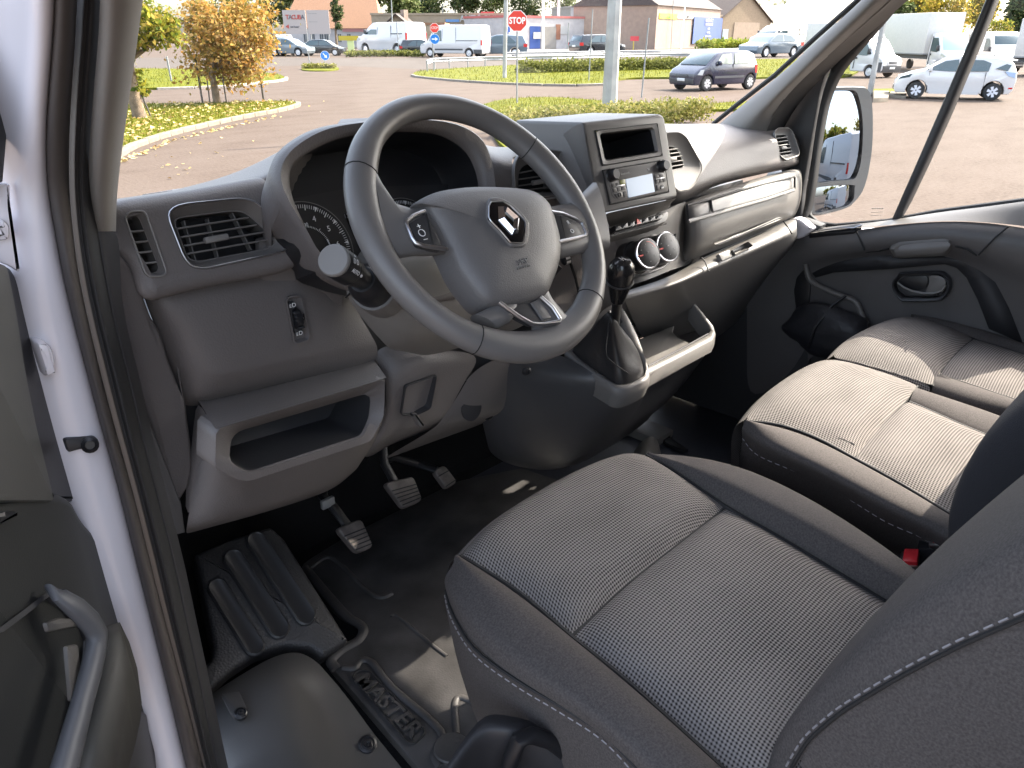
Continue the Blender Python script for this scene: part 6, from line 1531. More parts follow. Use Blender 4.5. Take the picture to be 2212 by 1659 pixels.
# radio tower
nR = Vector((-.09987523388778446,-.9488147219339523,.2996257016633534))
twr = [(1.0405,.8436,2.1683),(1.2367,.8235,2.1699),(1.2456,.8215,2.1667),(1.2483,.8189,2.1594),(1.2475,.7791,2.0328),(1.2449,.7772,2.0262),(1.2252,.7788,2.0246),(1.0487,.7969,2.0231),(1.041,.8026,2.0386)]
slab('radio_tower', twr, .16, PLF, dash, r=.006, bevel=.005, bseg=3, direc=(.05, 1, -.05), angle=55, holes=[shrink([(1.0656,.8362,2.1533),(1.2232,.82,2.1543),(1.222,.8033,2.1011),(1.0669,.8188,2.0984)], .97)])
tl = [[(.988,.8,2.1742),(.9927,.815,2.1709),(1.029,.87,2.1511),(1.0788,.93,2.129)],[(.9976,.8,2.1418),(1.0012,.815,2.1381),(1.0375,.86,2.1223),(1.0918,.92,2.1024)],[(1.0251,.8,2.0653),(1.0301,.815,2.0605),(1.0722,.86,2.047),(1.1312,.92,2.0314)],[(1.0376,.8,2.0394),(1.0563,.82,2.0317),(1.1001,.86,2.0197),(1.1687,.92,2.0014)]]
grid('tower_cheek', tl, PLF, dash, 2)
tub = [[(1.0546,.802,2.0221),(1.1422,.803,2.0188),(1.2647,.804,2.0162),(1.291,.806,2.016)],[(1.0841,.82,2.0092),(1.167,.82,2.0065),(1.2885,.82,2.0044),(1.3222,.83,2.0052)],[(1.1704,.875,1.9738),(1.2471,.875,1.9705),(1.3669,.875,1.9735),(1.383,.88,1.9813)],[(1.1931,.89,1.9613),(1.2691,.89,1.9594),(1.3937,.89,1.9618),(1.4022,.89,1.9717)]]
grid('tower_underside', tub, PLF, dash, 1)
tray = [(1.0656,.8362,2.1533),(1.2232,.82,2.1543),(1.222,.8033,2.1011),(1.0669,.8188,2.0984)]
tin = [(1.0781,.833,2.1472),(1.2086,.8193,2.1472),(1.2103,.807,2.1089),(1.079,.8203,2.1072)]
O = resample(rnd(tray, .003, 3), 48); I = resample(rnd(tin, .004, 3), 48)
pt = loft('din_tray', [off(O, nR, .0006), [a.lerp(b, .08) + nR * .0022 for a, b in zip(O, I)], [a.lerp(b, .7) + nR * .001 for a, b in zip(O, I)], off(I, nR, -.006)], PLF, dash, False, False)
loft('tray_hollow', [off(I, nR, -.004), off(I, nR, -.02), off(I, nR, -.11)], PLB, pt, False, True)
tube('panel_gap', off([(1.0656,.8362,2.1533),(1.2232,.82,2.1543),(1.222,.8033,2.1011),(1.0669,.8188,2.0984),(1.0656,.8362,2.1533)], nR, .0008), .0014, SEAM, dash, 5)
radio = thing('car_radio', 'car radio with display tinted pale blue as reflected sky and two knobs in the centre of the dash', 'radio', (1.141,.8001,2.0639))
slab('fascia', off([(1.0661,.8162,2.09),(1.222,.8005,2.0921),(1.2211,.7839,2.0393),(1.0679,.7992,2.0368)], nR, .003), .012, PLF, radio, r=.004, bevel=.002)
tube('panel_gap', off([(1.0655,.8164,2.0905),(1.2229,.8005,2.0927),(1.2221,.7836,2.0388),(1.067,.7991,2.036),(1.0655,.8164,2.0905)], nR, .0012), .0016, SEAM, radio, 5)
slab('display', off([(1.1135,.8053,2.0712),(1.1834,.7986,2.0735),(1.1818,.7891,2.0427),(1.1119,.7958,2.0408)], nR, .0042), .002, plain('sky_tinted_display', (.30, .42, .58), .10, coat=.5), radio, bevel=0)  # sky reflection painted into the display's base colour
bp = off([(1.0723,.8083,2.067),(1.0776,.8089,2.0707),(1.1027,.8066,2.0719),(1.1134,.8056,2.0721),(1.1118,.7957,2.0404),(1.0936,.7976,2.0404),(1.0795,.7999,2.0429),(1.0732,.8027,2.0497)], nR, .0036)
slab('key_field', bp, .002, PLF, radio, r=.004, bevel=.0008)
slab('key_field', off([(1.1845,.7986,2.0736),(1.2096,.7961,2.0741),(1.2174,.7938,2.0694),(1.2171,.7873,2.0489),(1.2117,.7859,2.0427),(1.1836,.7889,2.0427)], nR, .0036), .002, PLF, radio, r=.004, bevel=.0008)
def key(px): 
    return slab('key', off(px, nR, .0052), .0022, PLD if False else PLF, radio, r=.0012, bevel=.0006)
for q in [[(1.0777,.8079,2.0675),(1.0857,.8072,2.0681),(1.0857,.8054,2.0623),(1.0767,.8062,2.0618)],[(1.087,.8071,2.0682),(1.0951,.8064,2.0686),(1.0947,.8046,2.0628),(1.087,.8053,2.0624)],[(1.0777,.8054,2.0595),(1.0859,.8045,2.0597),(1.0862,.8027,2.0538),(1.0779,.8034,2.0535)],[(1.0876,.8044,2.0599),(1.0966,.8036,2.0602),(1.097,.8017,2.0543),(1.0879,.8026,2.0541)],[(1.0983,.8034,2.0603),(1.1074,.8026,2.0606),(1.1078,.8007,2.0548),(1.0986,.8015,2.0544)],[(1.0795,.8025,2.0511),(1.0989,.8007,2.0519),(1.0982,.7978,2.0424),(1.0844,.7994,2.043)],[(1.1009,.8005,2.0519),(1.1104,.7996,2.0522),(1.1096,.7965,2.0422),(1.1002,.7975,2.0422)],[(1.1885,.797,2.0701),(1.1987,.7961,2.0704),(1.1986,.7944,2.065),(1.1884,.7953,2.0647)],[(1.2002,.7959,2.0705),(1.2112,.7948,2.0707),(1.2115,.7931,2.0653),(1.2004,.7942,2.065)],[(1.1888,.7945,2.0622),(1.1972,.7937,2.0624),(1.1967,.7916,2.0557),(1.1887,.7924,2.0555)],[(1.1986,.7936,2.0625),(1.2067,.7928,2.0628),(1.2063,.7907,2.056),(1.1985,.7914,2.0557)],[(1.2082,.7927,2.0629),(1.2164,.7919,2.0632),(1.2156,.7899,2.0564),(1.2078,.7906,2.0561)],[(1.1888,.7917,2.0532),(1.1968,.7909,2.0534),(1.196,.7884,2.0454),(1.1879,.7891,2.0449)]]:
    key(q)
slab('silver_key', off([(1.0781,.8065,2.0631),(1.1062,.8035,2.0633),(1.1065,.8031,2.062),(1.0783,.806,2.0616)], nR, .0066), .003, SATIN, radio, bevel=.0006)
slab('silver_key', off([(1.1875,.7952,2.0639),(1.2104,.7928,2.064),(1.2108,.7924,2.0628),(1.1878,.7947,2.0625)], nR, .0066), .003, SATIN, radio, bevel=.0006)
slab('yellow_key', off([(1.0984,.8068,2.0711),(1.1119,.8055,2.0714),(1.1107,.8029,2.0628),(1.098,.8042,2.0625)], nR, .005), .002, plain('greenish_key', (.22, .23, .07), .3), radio, bevel=.0005)
slab('usb_socket', off([(1.1977,.7902,2.0515),(1.2073,.7893,2.0518),(1.2071,.7874,2.0459),(1.1975,.7884,2.0457)], nR, .0058), .003, PLB, radio, bevel=.0005)
slab('usb_tongue', off([(1.1983,.7891,2.0483),(1.2056,.7884,2.0484),(1.2053,.7877,2.0461),(1.1983,.7884,2.046)], nR, .0064), .002, WHITEP, radio, bevel=0)
lathe('aux_socket', Vector((1.0902,.8005,2.0482)) + nR * .0055, nR, [(.0042, 0), (.0042, .001), (.003, .0012), (.001, -.0005)], PLB, radio, 14)
for q in [(1.0806,.8119,2.0811),(1.2113,.7987,2.0829)]:
    lathe('knob', q, nR, [(.0118, 0), (.0118, .003), (.0098, .005), (.0092, .015), (.008, .017), (.001, .017)], PLB, radio, 24)
text('bluetooth_print', 'Bluetooth', Vector((1.1158,.808,2.0805)) + nR * .0034, (1, -.1, 0), (0, .3, .95), .006, plain('grey_print', (.3, .3, .3), .5), radio, .0002)
for q in [[(1.0907,.8122,2.0854),(1.0957,.8125,2.0881),(1.0929,.8115,2.0841)],[(1.1727,.8029,2.0833),(1.1823,.8019,2.0835),(1.1768,.8011,2.0791)]]:
    slab('print_mark', off(q, nR, .0035), .0005, MATS['grey_print'], radio, bevel=0)
# row of push switches
nK = Vector((-.10222726050963733,-.7667044538222799,.6338090151597514))
slab('switch_strip', [(1.1396,.8532,1.9772),(1.2743,.8387,1.9815),(1.2853,.8404,1.9853),(1.3109,.8365,1.9846),(1.3046,.8302,1.9761),(1.2901,.825,1.9674),(1.2632,.8266,1.965),(1.1348,.8409,1.9616),(1.1336,.8465,1.9682)], .03, PLF, dash, r=.006, bevel=.004)
sw = [[(1.1373,.8496,1.9725),(1.1549,.8477,1.9731),(1.1516,.8416,1.9652),(1.1342,.8437,1.9649)],[(1.1556,.8476,1.9731),(1.1735,.8457,1.9737),(1.1696,.8398,1.9659),(1.1519,.8419,1.9655)],[(1.1742,.8456,1.9737),(1.1924,.8437,1.9743),(1.1878,.8379,1.9665),(1.1698,.84,1.9662)],[(1.1931,.8436,1.9743),(1.2115,.8416,1.9749),(1.2062,.836,1.9672),(1.188,.8381,1.9668)],[(1.2123,.8415,1.9749),(1.231,.8396,1.9755),(1.225,.834,1.9679),(1.2065,.8362,1.9675)],[(1.2317,.8395,1.9755),(1.2507,.8374,1.9761),(1.244,.8321,1.9686),(1.2252,.8343,1.9682)],[(1.2515,.8373,1.9761),(1.2708,.8353,1.9768),(1.2633,.8301,1.9692),(1.2443,.8323,1.9689)]]
for i, q in enumerate(sw):
    b_ = slab('push_switch', off(q, nK, .016), .02, PLB, dash, r=.001, bevel=.0012)
    c_ = sum((Vector(p) for p in q), Vector()) / 4
    if i == 3:
        tri = [c_ + nK * .0165 + Vector((1, 0, 0)) * a + nK.cross(Vector((1, 0, 0))).normalized() * b for a, b in ((-.008, -.005), (.008, -.005), (0, .008))]
        slab('hazard_triangle', tri, .001, REDP, b_, bevel=0)
    else:
        box('switch_print', c_ + nK * .0162, (.006, .002, .002), MATS['grey_print'], b_)
    bar('switch_edge', Vector(q[3]) + nK * .0165, Vector(q[2]) + nK * .0165, .0012, .0012, nK, PLS, b_)
slab('switch_well', [(1.1413,.8447,1.9672),(1.2611,.8318,1.971),(1.2624,.8277,1.9662),(1.1392,.8412,1.9627)], .002, PLB, dash, bevel=0, lift=.005)
# climate panel with two rotary knobs
clim = [[(1.1989,.91,1.9779),(1.2686,.89,1.9635),(1.3776,.88,1.9684),(1.4316,.885,1.9765),(1.5627,.935,1.9541)],[(1.2302,.905,1.9342),(1.2869,.885,1.9399),(1.3713,.875,1.944),(1.4191,.88,1.9426),(1.5753,.935,1.9158)],[(1.245,.9,1.8918),(1.2915,.875,1.8986),(1.3705,.87,1.8988),(1.4237,.878,1.895),(1.5906,.935,1.8634)],[(1.2536,.89,1.8505),(1.2823,.865,1.858),(1.3413,.86,1.8609),(1.3936,.868,1.859),(1.5784,.93,1.8219)],[(1.2461,.88,1.8347),(1.268,.86,1.8411),(1.3264,.855,1.8451),(1.3867,.862,1.8441),(1.559,.92,1.8084)]]
grid('climate_panel', clim, PLF, dash, 2)
tube('panel_gap', [(1.3919,.868,1.918),(1.3877,.866,1.8936),(1.3761,.862,1.8636),(1.3422,.857,1.8579),(1.2818,.858,1.8567),(1.2505,.868,1.8516)], .0022, PLD, dash, 6)
tube('panel_gap', [(1.2217,.902,1.9357),(1.284,.883,1.9407),(1.3633,.873,1.9442)], .0022, SEAM, dash, 6)
def climate_knob(c, tip, label):
    c, tip = Vector(c), Vector(tip)
    ax = Vector((-.20, -.88, .43)).normalized()
    k = lathe('climate_knob', c, ax, [(.034, -.02), (.033, .004), (.030, .006), (.0285, .03), (.0295, .034), (.0295, .038), (.0262, .0395)], PLB, dash, 36)
    lathe('chrome_ring', c + ax * .034, ax, [(.0285, 0), (.0302, .001), (.0302, .004), (.0285, .0055), (.0265, .0052), (.0262, .002)], SATIN, k, 40)
    lathe('knob_face', c + ax * .036, ax, [(.026, 0), (.026, .0016), (.001, .002)], PLD, k, 36)
    x = Vector((1, 0, 0)); x = (x - ax * x.dot(ax)).normalized(); y = ax.cross(x)
    if y.z < 0: y = -y
    bar('pointer', c + ax * .041 - x * .026, c + ax * .041 - x * .016, .003, .002, ax, REDP, k)
    for t in range(5):
        a_ = radians(150 - t * 60)
        e = x * cos(a_) + y * sin(a_)
        box('dial_print', c + ax * .0385 + e * .017, (.004, .001, .004), MATS['grey_print'], k)
    box('dial_print', c + ax * .0385, (.005, .001, .006), MATS['grey_print'], k)
    if label:
        tube('heat_arc', [c + ax * .0388 + (x * cos(t) + y * sin(t)) * .0225 for t in [radians(80 - 60 * i / 8) for i in range(9)]], .001, REDP, k, 5)
    return k
climate_knob((1.2216,.845,1.904), (0, 0, 0), True)
climate_knob((1.2884,.845,1.9046), (0, 0, 0), False)

# passenger side of the dash
pr_ = [[(1.6349,1.1,2.108),(1.6201,1.06,2.1079),(1.7678,1.06,2.0987),(1.9152,1.05,2.0881),(2.0003,1.0,2.0841),(2.0439,.95,2.0791),(2.1309,.95,2.0554)],[(1.4941,1.0,2.1054),(1.4872,.97,2.1096),(1.6236,.97,2.0998),(1.7638,.965,2.0898),(1.8542,.925,2.0864),(1.9447,.893,2.0763),(2.0779,.92,2.0451)],[(1.4353,.95,2.0707),(1.4321,.92,2.0738),(1.55,.92,2.0708),(1.6801,.915,2.0679),(1.7914,.893,2.0659),(1.932,.876,2.0517),(2.062,.905,2.0207)],[(1.4279,.93,2.0186),(1.422,.9,2.0228),(1.5283,.9,2.027),(1.6589,.895,2.032),(1.7915,.885,2.0344),(1.9403,.87,2.0226),(2.1268,.93,1.9911)],[(1.4294,.92,1.9749),(1.4149,.885,1.9858),(1.5136,.885,2.0036),(1.6533,.882,2.0089),(1.7892,.875,2.0094),(1.9343,.862,2.0078),(2.1278,.93,1.9769)],[(1.4515,.93,1.9618),(1.4505,.9,1.9718),(1.5435,.9,1.9908),(1.6956,.9,1.9928),(1.8365,.895,1.9925),(1.9899,.885,1.9929),(2.1527,.94,1.9678)],[(1.5097,.96,1.9463),(1.5104,.93,1.9563),(1.6301,.93,1.979),(1.7658,.93,1.9793),(1.9162,.93,1.9779),(2.074,.92,1.9767),(2.1769,.95,1.9605)]]
pdash = grid('passenger_dash', pr_, PLG, dash, 2)
nV = Vector((.0,-.96,.28))
louvre_vent('air_vent', [(1.377,.9057,2.1206),(1.4103,.9054,2.1198),(1.4317,.9048,2.1176),(1.4536,.9017,2.1069),(1.4983,.8839,2.0461),(1.4969,.8809,2.0355),(1.4616,.8734,2.0101),(1.4359,.8709,2.0013),(1.3911,.8714,2.0031),(1.3655,.8798,2.032)], [(1.3787,.8979,2.0941),(1.4052,.8979,2.0938),(1.4227,.8972,2.0915),(1.4361,.8942,2.0812),(1.4485,.8862,2.0539),(1.4419,.8847,2.0486),(1.3945,.8847,2.0487),(1.3773,.8869,2.0562)], nV,
    [[(1.3816,.896,2.0875),(1.4327,.8958,2.0867)],[(1.3818,.8938,2.0799),(1.439,.8935,2.0789)],[(1.381,.8916,2.0724),(1.4434,.8913,2.0714)],[(1.3795,.8891,2.0636),(1.4459,.8888,2.0626)],[(1.3794,.8866,2.0552),(1.445,.8863,2.0543)]], [], [(1.3954,.8904,2.0684),(1.4189,.8904,2.0684)], dash, host=pdash, chrome=1, inn=.010, r=.01, slat_mat=PLS, w=.014)
nV2 = Vector((-.24123736417212646,-.8325956286124638,.4985870569345951))
louvre_vent('air_vent', [(1.8666,.9105,2.0828),(1.8823,.91,2.0897),(1.9186,.8988,2.0884),(1.9271,.891,2.0795),(1.9248,.8636,2.0327),(1.9167,.8609,2.0242),(1.8702,.8703,2.0175),(1.8543,.8815,2.0285),(1.8595,.8985,2.0594)], [(1.8681,.9037,2.0723),(1.8797,.9034,2.0773),(1.9106,.8941,2.0768),(1.9133,.8891,2.0697),(1.9103,.8702,2.0367),(1.9038,.87,2.0332),(1.8628,.881,2.0318),(1.8571,.8859,2.0372)], nV2,
    [[(1.8694,.9015,2.0692),(1.915,.8894,2.0711)],[(1.8672,.8974,2.0613),(1.9142,.885,2.0633)],[(1.8647,.8932,2.0531),(1.913,.8803,2.0549)],[(1.8625,.8891,2.0452),(1.9118,.8757,2.0466)],[(1.8604,.8852,2.0376),(1.9101,.8715,2.0388)]], [], [(1.8755,.8861,2.0465),(1.8939,.8814,2.0474)], dash, host=pdash, chrome=1, inn=.007, slat_mat=PLS, w=.012, r=.006)
gb = [[(1.4973,.925,1.9559),(1.4726,.905,1.9645),(1.5918,.9,1.9757),(1.7744,.893,1.9842),(1.9692,.875,1.9912),(2.049,.9,1.9712)],[(1.494,.92,1.9542),(1.4439,.882,1.9668),(1.5507,.876,1.9778),(1.7266,.868,1.986),(1.9213,.852,1.9924),(2.034,.89,1.9637)],[(1.4921,.91,1.9266),(1.4344,.865,1.9411),(1.5273,.858,1.9435),(1.6994,.848,1.9468),(1.8938,.835,1.9523),(2.0222,.88,1.925)],[(1.4918,.905,1.8977),(1.4395,.86,1.9111),(1.52,.85,1.9137),(1.6731,.84,1.9179),(1.8755,.83,1.9212),(1.9955,.87,1.8953)],[(1.4766,.895,1.8632),(1.4514,.86,1.8742),(1.516,.85,1.8789),(1.6792,.845,1.882),(1.8849,.84,1.8904),(1.977,.87,1.8702)],[(1.4702,.89,1.8381),(1.4919,.875,1.8428),(1.5442,.87,1.8489),(1.7214,.87,1.8482),(1.9299,.865,1.8662),(1.987,.88,1.8567)]]
grid('glovebox', gb, PLF, dash, 2)
lid = [(1.4501,.8795,1.9682),(1.5341,.8735,1.97),(1.6484,.868,1.9747),(1.7635,.862,1.976),(1.8953,.852,1.9783),(1.8805,.841,1.9536),(1.7425,.847,1.9477),(1.6282,.853,1.9465),(1.5215,.858,1.945),(1.4344,.864,1.9412)]
tube('lid_gap', lid + [lid[0]], .0026, SEAM, dash, 6)
tube('lid_gap', [(1.5334,.873,1.9696),(1.5208,.857,1.9452)], .0026, SEAM, dash, 6)
tube('lid_lip', [(1.4251,.858,1.94),(1.5119,.852,1.9421),(1.6179,.847,1.944),(1.7315,.841,1.9457),(1.8629,.834,1.9516)], .004, PLF, dash, 8)
bezel('glovebox_grip', [(1.5208,.846,1.8772),(1.6297,.845,1.881),(1.8082,.838,1.8942),(1.824,.838,1.8885),(1.6697,.846,1.8772),(1.5424,.848,1.8715)], [(0, .002), (.001, .003), (.004, -.004)], PLF, dash)
sh = [[(1.2709,.9,1.8134),(1.3976,.88,1.8175),(1.4697,.88,1.828),(1.543,.88,1.8381),(1.7308,.875,1.8473),(1.9448,.87,1.8638),(1.9981,.88,1.8585)],[(1.2359,.875,1.824),(1.3453,.845,1.8317),(1.4093,.84,1.8423),(1.4593,.83,1.8577),(1.6245,.82,1.8661),(1.8111,.81,1.8818),(1.8966,.83,1.87)],[(1.219,.862,1.8169),(1.322,.826,1.828),(1.3811,.818,1.8339),(1.4375,.808,1.8429),(1.5914,.8,1.8513),(1.7757,.79,1.8635),(1.8821,.82,1.8504)],[(1.2252,.866,1.8089),(1.3342,.83,1.8201),(1.3941,.822,1.8253),(1.4514,.812,1.8339),(1.6072,.804,1.8423),(1.7945,.795,1.8546),(1.9109,.83,1.8388)],[(1.3096,.91,1.7547),(1.4504,.88,1.7489),(1.5175,.87,1.7512),(1.5904,.865,1.7549),(1.7663,.86,1.7579),(1.9508,.855,1.7855),(2.0134,.87,1.7858)],[(1.5502,1.02,1.561),(1.7789,1.0,1.5197),(1.8716,1.0,1.5136),(1.9567,1.0,1.5312),(2.1478,1.0,1.5668),(2.3207,1.0,1.6356),(2.2676,.97,1.6731)]]
grid('parcel_shelf', sh, PLF, dash, 2)
slab('shelf_latch', [(1.4946,.816,1.8652),(1.5379,.815,1.8668),(1.5396,.806,1.8531),(1.4942,.806,1.8518)], .01, PLS, dash, r=.002, bevel=.002)
bezel('latch_recess', [(1.5378,.8115,1.8653),(1.6021,.809,1.8742),(1.62,.803,1.8613),(1.5462,.805,1.8544)], [(0, .001), (.0, .003), (.002, -.012)], PLF, dash, r=.003)
tube('shelf_gap', [(1.4498,.832,1.8627),(1.4457,.82,1.8564),(1.4385,.805,1.8398)], .0016, SEAM, dash, 5)
tube('shelf_gap', [(1.7874,.815,1.8897),(1.7891,.802,1.877),(1.7899,.79,1.8627)], .0016, SEAM, dash, 5)

# ------------------------------------------------------------------ steering wheel, column and stalks
wheel = thing('steering_wheel', 'dark grey three spoke steering wheel with diamond emblem on its hub', 'steering wheel', (.6946,.716,2.0768))
WC, WN = Vector((.6946,.716,2.0768)), Vector((.0,-.766,.6428))
wx = Vector((1, 0, 0)); wy = WN.cross(wx).normalized()
if wy.z < 0: wy = -wy
def wp(a, r, h=0): return WC + wx * cos(a) * r + wy * sin(a) * r + WN * h
RW = .178
loops = []
NA = 96
for k in range(NA):
    a = 2 * pi * k / NA
    def bump(c, w):
        d = abs((a - c + pi) % (2 * pi) - pi)
        return max(0, 1 - (d / w) ** 2)
    th = bump(radians(158), .55) + bump(radians(22), .55)
    low = bump(radians(270), .9)
    rr = .0168 + .0025 * low + .0015 * th
    rin = rr + .005 * th + .004 * low
    e = wx * cos(a) + wy * sin(a)
    ring = []
    for j in range(16):
        t = 2 * pi * j / 16
        c_ = cos(t)
        w = rr if c_ > 0 else rin
        ring.append(WC + e * (RW + c_ * w) + WN * sin(t) * .0165)
    loops.append(ring)
loops.append(loops[0])
bm = loft_bm(loops, False, False)
bmesh.ops.remove_doubles(bm, verts=bm.verts, dist=1e-6)
finish('rim', bm, WHEELM, wheel, 180)
for ang in (147, 33, 233, 307):
    a = radians(ang)
    e = wx * cos(a) + wy * sin(a)
    k = int(round(a / (2 * pi) * NA))
    c_ = sum(loops[k], Vector()) / 16
    tube('rim_seam', [c_ + (p - c_) * 1.006 for p in loops[k]] + [c_ + (loops[k][0] - c_) * 1.006], .0008, SEAM, wheel, 5)
# seam line on the rear-facing side of the lower rim
# hub cover
hub_o = [(.5864,.7318,2.1143),(.5985,.735,2.1182),(.6258,.7384,2.1222),(.6541,.7387,2.1226),(.6848,.7373,2.1209),(.7209,.7338,2.1167),(.7576,.7291,2.1111),(.7854,.7237,2.1047),(.8008,.7156,2.095),(.8063,.7045,2.0818),(.8004,.6896,2.064),(.7914,.6735,2.0448),(.7758,.6586,2.0271),(.7576,.6478,2.0142),(.7364,.6378,2.0024),(.7188,.6309,1.9941),(.7006,.6291,1.9919),(.6703,.6302,1.9933),(.6381,.6341,1.9979),(.6166,.64,2.005),(.6074,.6551,2.0229),(.6032,.6707,2.0416),(.6051,.6886,2.0628),(.6058,.7052,2.0826),(.6027,.7193,2.0994),(.5994,.7273,2.109)]
hc = sum((Vector(p) for p in hub_o), Vector()) / len(hub_o)
ho = smooth_loop(hub_o, True, 4)
def hubring(f, h): return [hc + (p - hc) * f + WN * h for p in ho]
loft('hub_cover', [hubring(1.0, -.035), hubring(1.0, -.004), hubring(.985, .002), hubring(.95, .007), hubring(.8, .013), hubring(.55, .018), hubring(.28, .020)], HUBM, wheel, False, True, 60)
# spokes: each runs from under the hub to the rim
def spoke(name, secs, mat):
    """secs: list of (centre point, half width dir vector, thickness)"""
    loops = []
    for c_, w, t in secs:
        c_, w = Vector(c_), Vector(w)
        loops.append([c_ + w * cos(q) + WN * t * (abs(sin(q)) ** .6 * (1 if sin(q) > 0 else -1)) for q in [2 * pi * j / 16 for j in range(16)]])
    return loft(name, loops, mat, wheel, True, True, 75)
def between(name, pts_a, pts_b, ts, mat, h=0):
    secs = []
    for a, b, t in zip(pts_a, pts_b, ts):
        a, b = Vector(a), Vector(b)
        secs.append(((a + b) / 2 + WN * h, (a - b) / 2, t))
    return spoke(name, secs, mat)
between('spoke', [(.5649,.7891,2.1639),(.5631,.7679,2.1387),(.5648,.7481,2.1151),(.5846,.7414,2.1071),(.6288,.7428,2.1087)], [(.52,.708,2.0673),(.5408,.7036,2.0621),(.5634,.7034,2.0618),(.582,.7008,2.0587),(.6145,.6978,2.0552)], (.012, .014, .014, .013, .012), WHEELM)
between('spoke', [(.9342,.7329,2.097),(.89,.7223,2.0843),(.8534,.717,2.078),(.8181,.7181,2.0793),(.7754,.7237,2.086)], [(.8883,.6636,2.0144),(.8578,.6678,2.0194),(.8272,.6676,2.0191),(.7915,.6682,2.0199),(.7265,.6774,2.0308)], (.012, .013, .014, .013, .012), WHEELM)
between('spoke', [(.5966,.6445,1.9916),(.6173,.6454,1.9927),(.6463,.6481,1.996),(.6662,.6558,2.0051)], [(.6227,.6278,1.9717),(.6441,.6284,1.9725),(.6665,.6353,1.9807),(.6844,.6465,1.994)], (.010, .011, .011, .010), WHEELM)
between('spoke', [(.6734,.6153,1.9568),(.6832,.6229,1.9659),(.6947,.6352,1.9806),(.7012,.6534,2.0023)], [(.7558,.6115,1.9523),(.7402,.6192,1.9615),(.7311,.6355,1.9809),(.7321,.6518,2.0003)], (.010, .011, .011, .010), WHEELM)
# lower chrome U between hub and rim
tube('chrome_trim', [(.6348,.6351,2.0022),(.643,.6273,1.9929),(.6541,.6177,1.9815),(.6669,.6095,1.9717),(.6821,.6062,1.9677),(.7117,.6035,1.9645),(.7155,.6052,1.9666),(.7132,.6168,1.9804),(.7033,.6287,1.9945)], [.003] * 9, SATIN, wheel, 10)
slab('lower_insert', [(.6398,.6386,2.0002),(.6586,.622,1.9803),(.673,.6137,1.9704),(.7163,.6081,1.9638),(.716,.6207,1.9788),(.7069,.6318,1.9921),(.6741,.6338,1.9944)], .012, PLD, wheel, bevel=.001)
slab('insert_rib', [(.6854,.6274,1.9914),(.7023,.6283,1.9926),(.7054,.6097,1.9703),(.689,.6107,1.9716)], .006, PLF, wheel, bevel=.002)
# switch pods with chrome edge on the side spokes
def pod_(outl, chrome, marks, rad=.0026):
    n = WN
    q = slab('switch_pod', outl, .012, PLD, wheel, r=.004, bevel=.0025)
    tube('chrome_edge', chrome, rad, SATIN, wheel, 8)
    for tx, p, sz in marks:
        text('button_print', tx, Vector(p) + WN * .0006, wx, wy, sz, WHITEP, q, .0002)
    return q
pod_([(.5638,.7117,2.0997),(.5831,.7146,2.1032),(.5934,.7172,2.1062),(.5948,.7072,2.0944),(.5927,.685,2.0678),(.5609,.6929,2.0773),(.5587,.6961,2.0812)], [(.5931,.7183,2.1075),(.5744,.7163,2.1052),(.5616,.7134,2.1017),(.5581,.7109,2.0987),(.5559,.6987,2.0842),(.5572,.6944,2.0791),(.5665,.6907,2.0747),(.5956,.6838,2.0665)], [('+', (.5728,.706,2.0937), .012), ('–', (.5728,.6952,2.0808), .012)])
slab('button_gap', [(.5921,.7151,2.1047),(.5937,.7152,2.1049),(.581,.6888,2.0734),(.5791,.6891,2.0737)], .002, SEAM, wheel, bevel=0)
tube('speed_symbol', [Vector((.5724,.7004,2.0875)) + (wx * cos(t) + wy * sin(t)) * .0045 for t in [2 * pi * i / 12 for i in range(13)]], .0005, WHITEP, wheel, 5)
pod_([(.7972,.6934,2.0778),(.8135,.6889,2.0725),(.8314,.6807,2.0628),(.8353,.6776,2.0591),(.8313,.6667,2.0461),(.8165,.666,2.0452),(.7851,.6666,2.046),(.7881,.6756,2.0567)], [(.7965,.6943,2.079),(.8152,.6904,2.0744),(.8341,.683,2.0655),(.8427,.6776,2.0591),(.8408,.6672,2.0467),(.8359,.6652,2.0443),(.8156,.6652,2.0443),(.7809,.666,2.0452)], [('R', (.8166,.6805,2.0633), .008), ('O', (.8149,.6717,2.0528), .009)])
slab('button_gap', [(.8085,.6883,2.0727),(.8104,.688,2.0725),(.7977,.666,2.0462),(.7955,.6659,2.0461)], .002, SEAM, wheel, bevel=0)
# emblem
frame_ = [(.6846,.7,2.1138),(.6944,.6998,2.1135),(.7058,.6975,2.1108),(.7214,.6877,2.0991),(.7276,.6767,2.0859),(.7283,.6711,2.0793),(.7197,.6624,2.069),(.7081,.6549,2.06),(.6996,.6525,2.0571),(.6859,.6537,2.0586),(.6784,.6553,2.0605),(.6717,.6685,2.0762),(.6643,.6787,2.0884),(.6651,.6839,2.0946),(.6767,.6949,2.1077)]
slab('emblem_base', frame_, .018, HUBM, wheel, r=.003, bevel=.003, bseg=3)
blk = [(.6813,.6945,2.1091),(.7009,.6927,2.107),(.7098,.6879,2.1012),(.7195,.6747,2.0855),(.7195,.6708,2.0808),(.7116,.6633,2.0719),(.6978,.6546,2.0615),(.6937,.6546,2.0615),(.6778,.6569,2.0643),(.672,.6688,2.0784),(.6651,.6784,2.0899),(.6648,.6819,2.0941),(.6748,.6914,2.1054)]
slab('emblem_plate', blk, .004, GLOSSB, wheel, r=.002, bevel=.0008)
tube('emblem_rim', rnd(blk, .002, 3) + [rnd(blk, .002, 3)[0]], .0009, SATIN, wheel, 6)
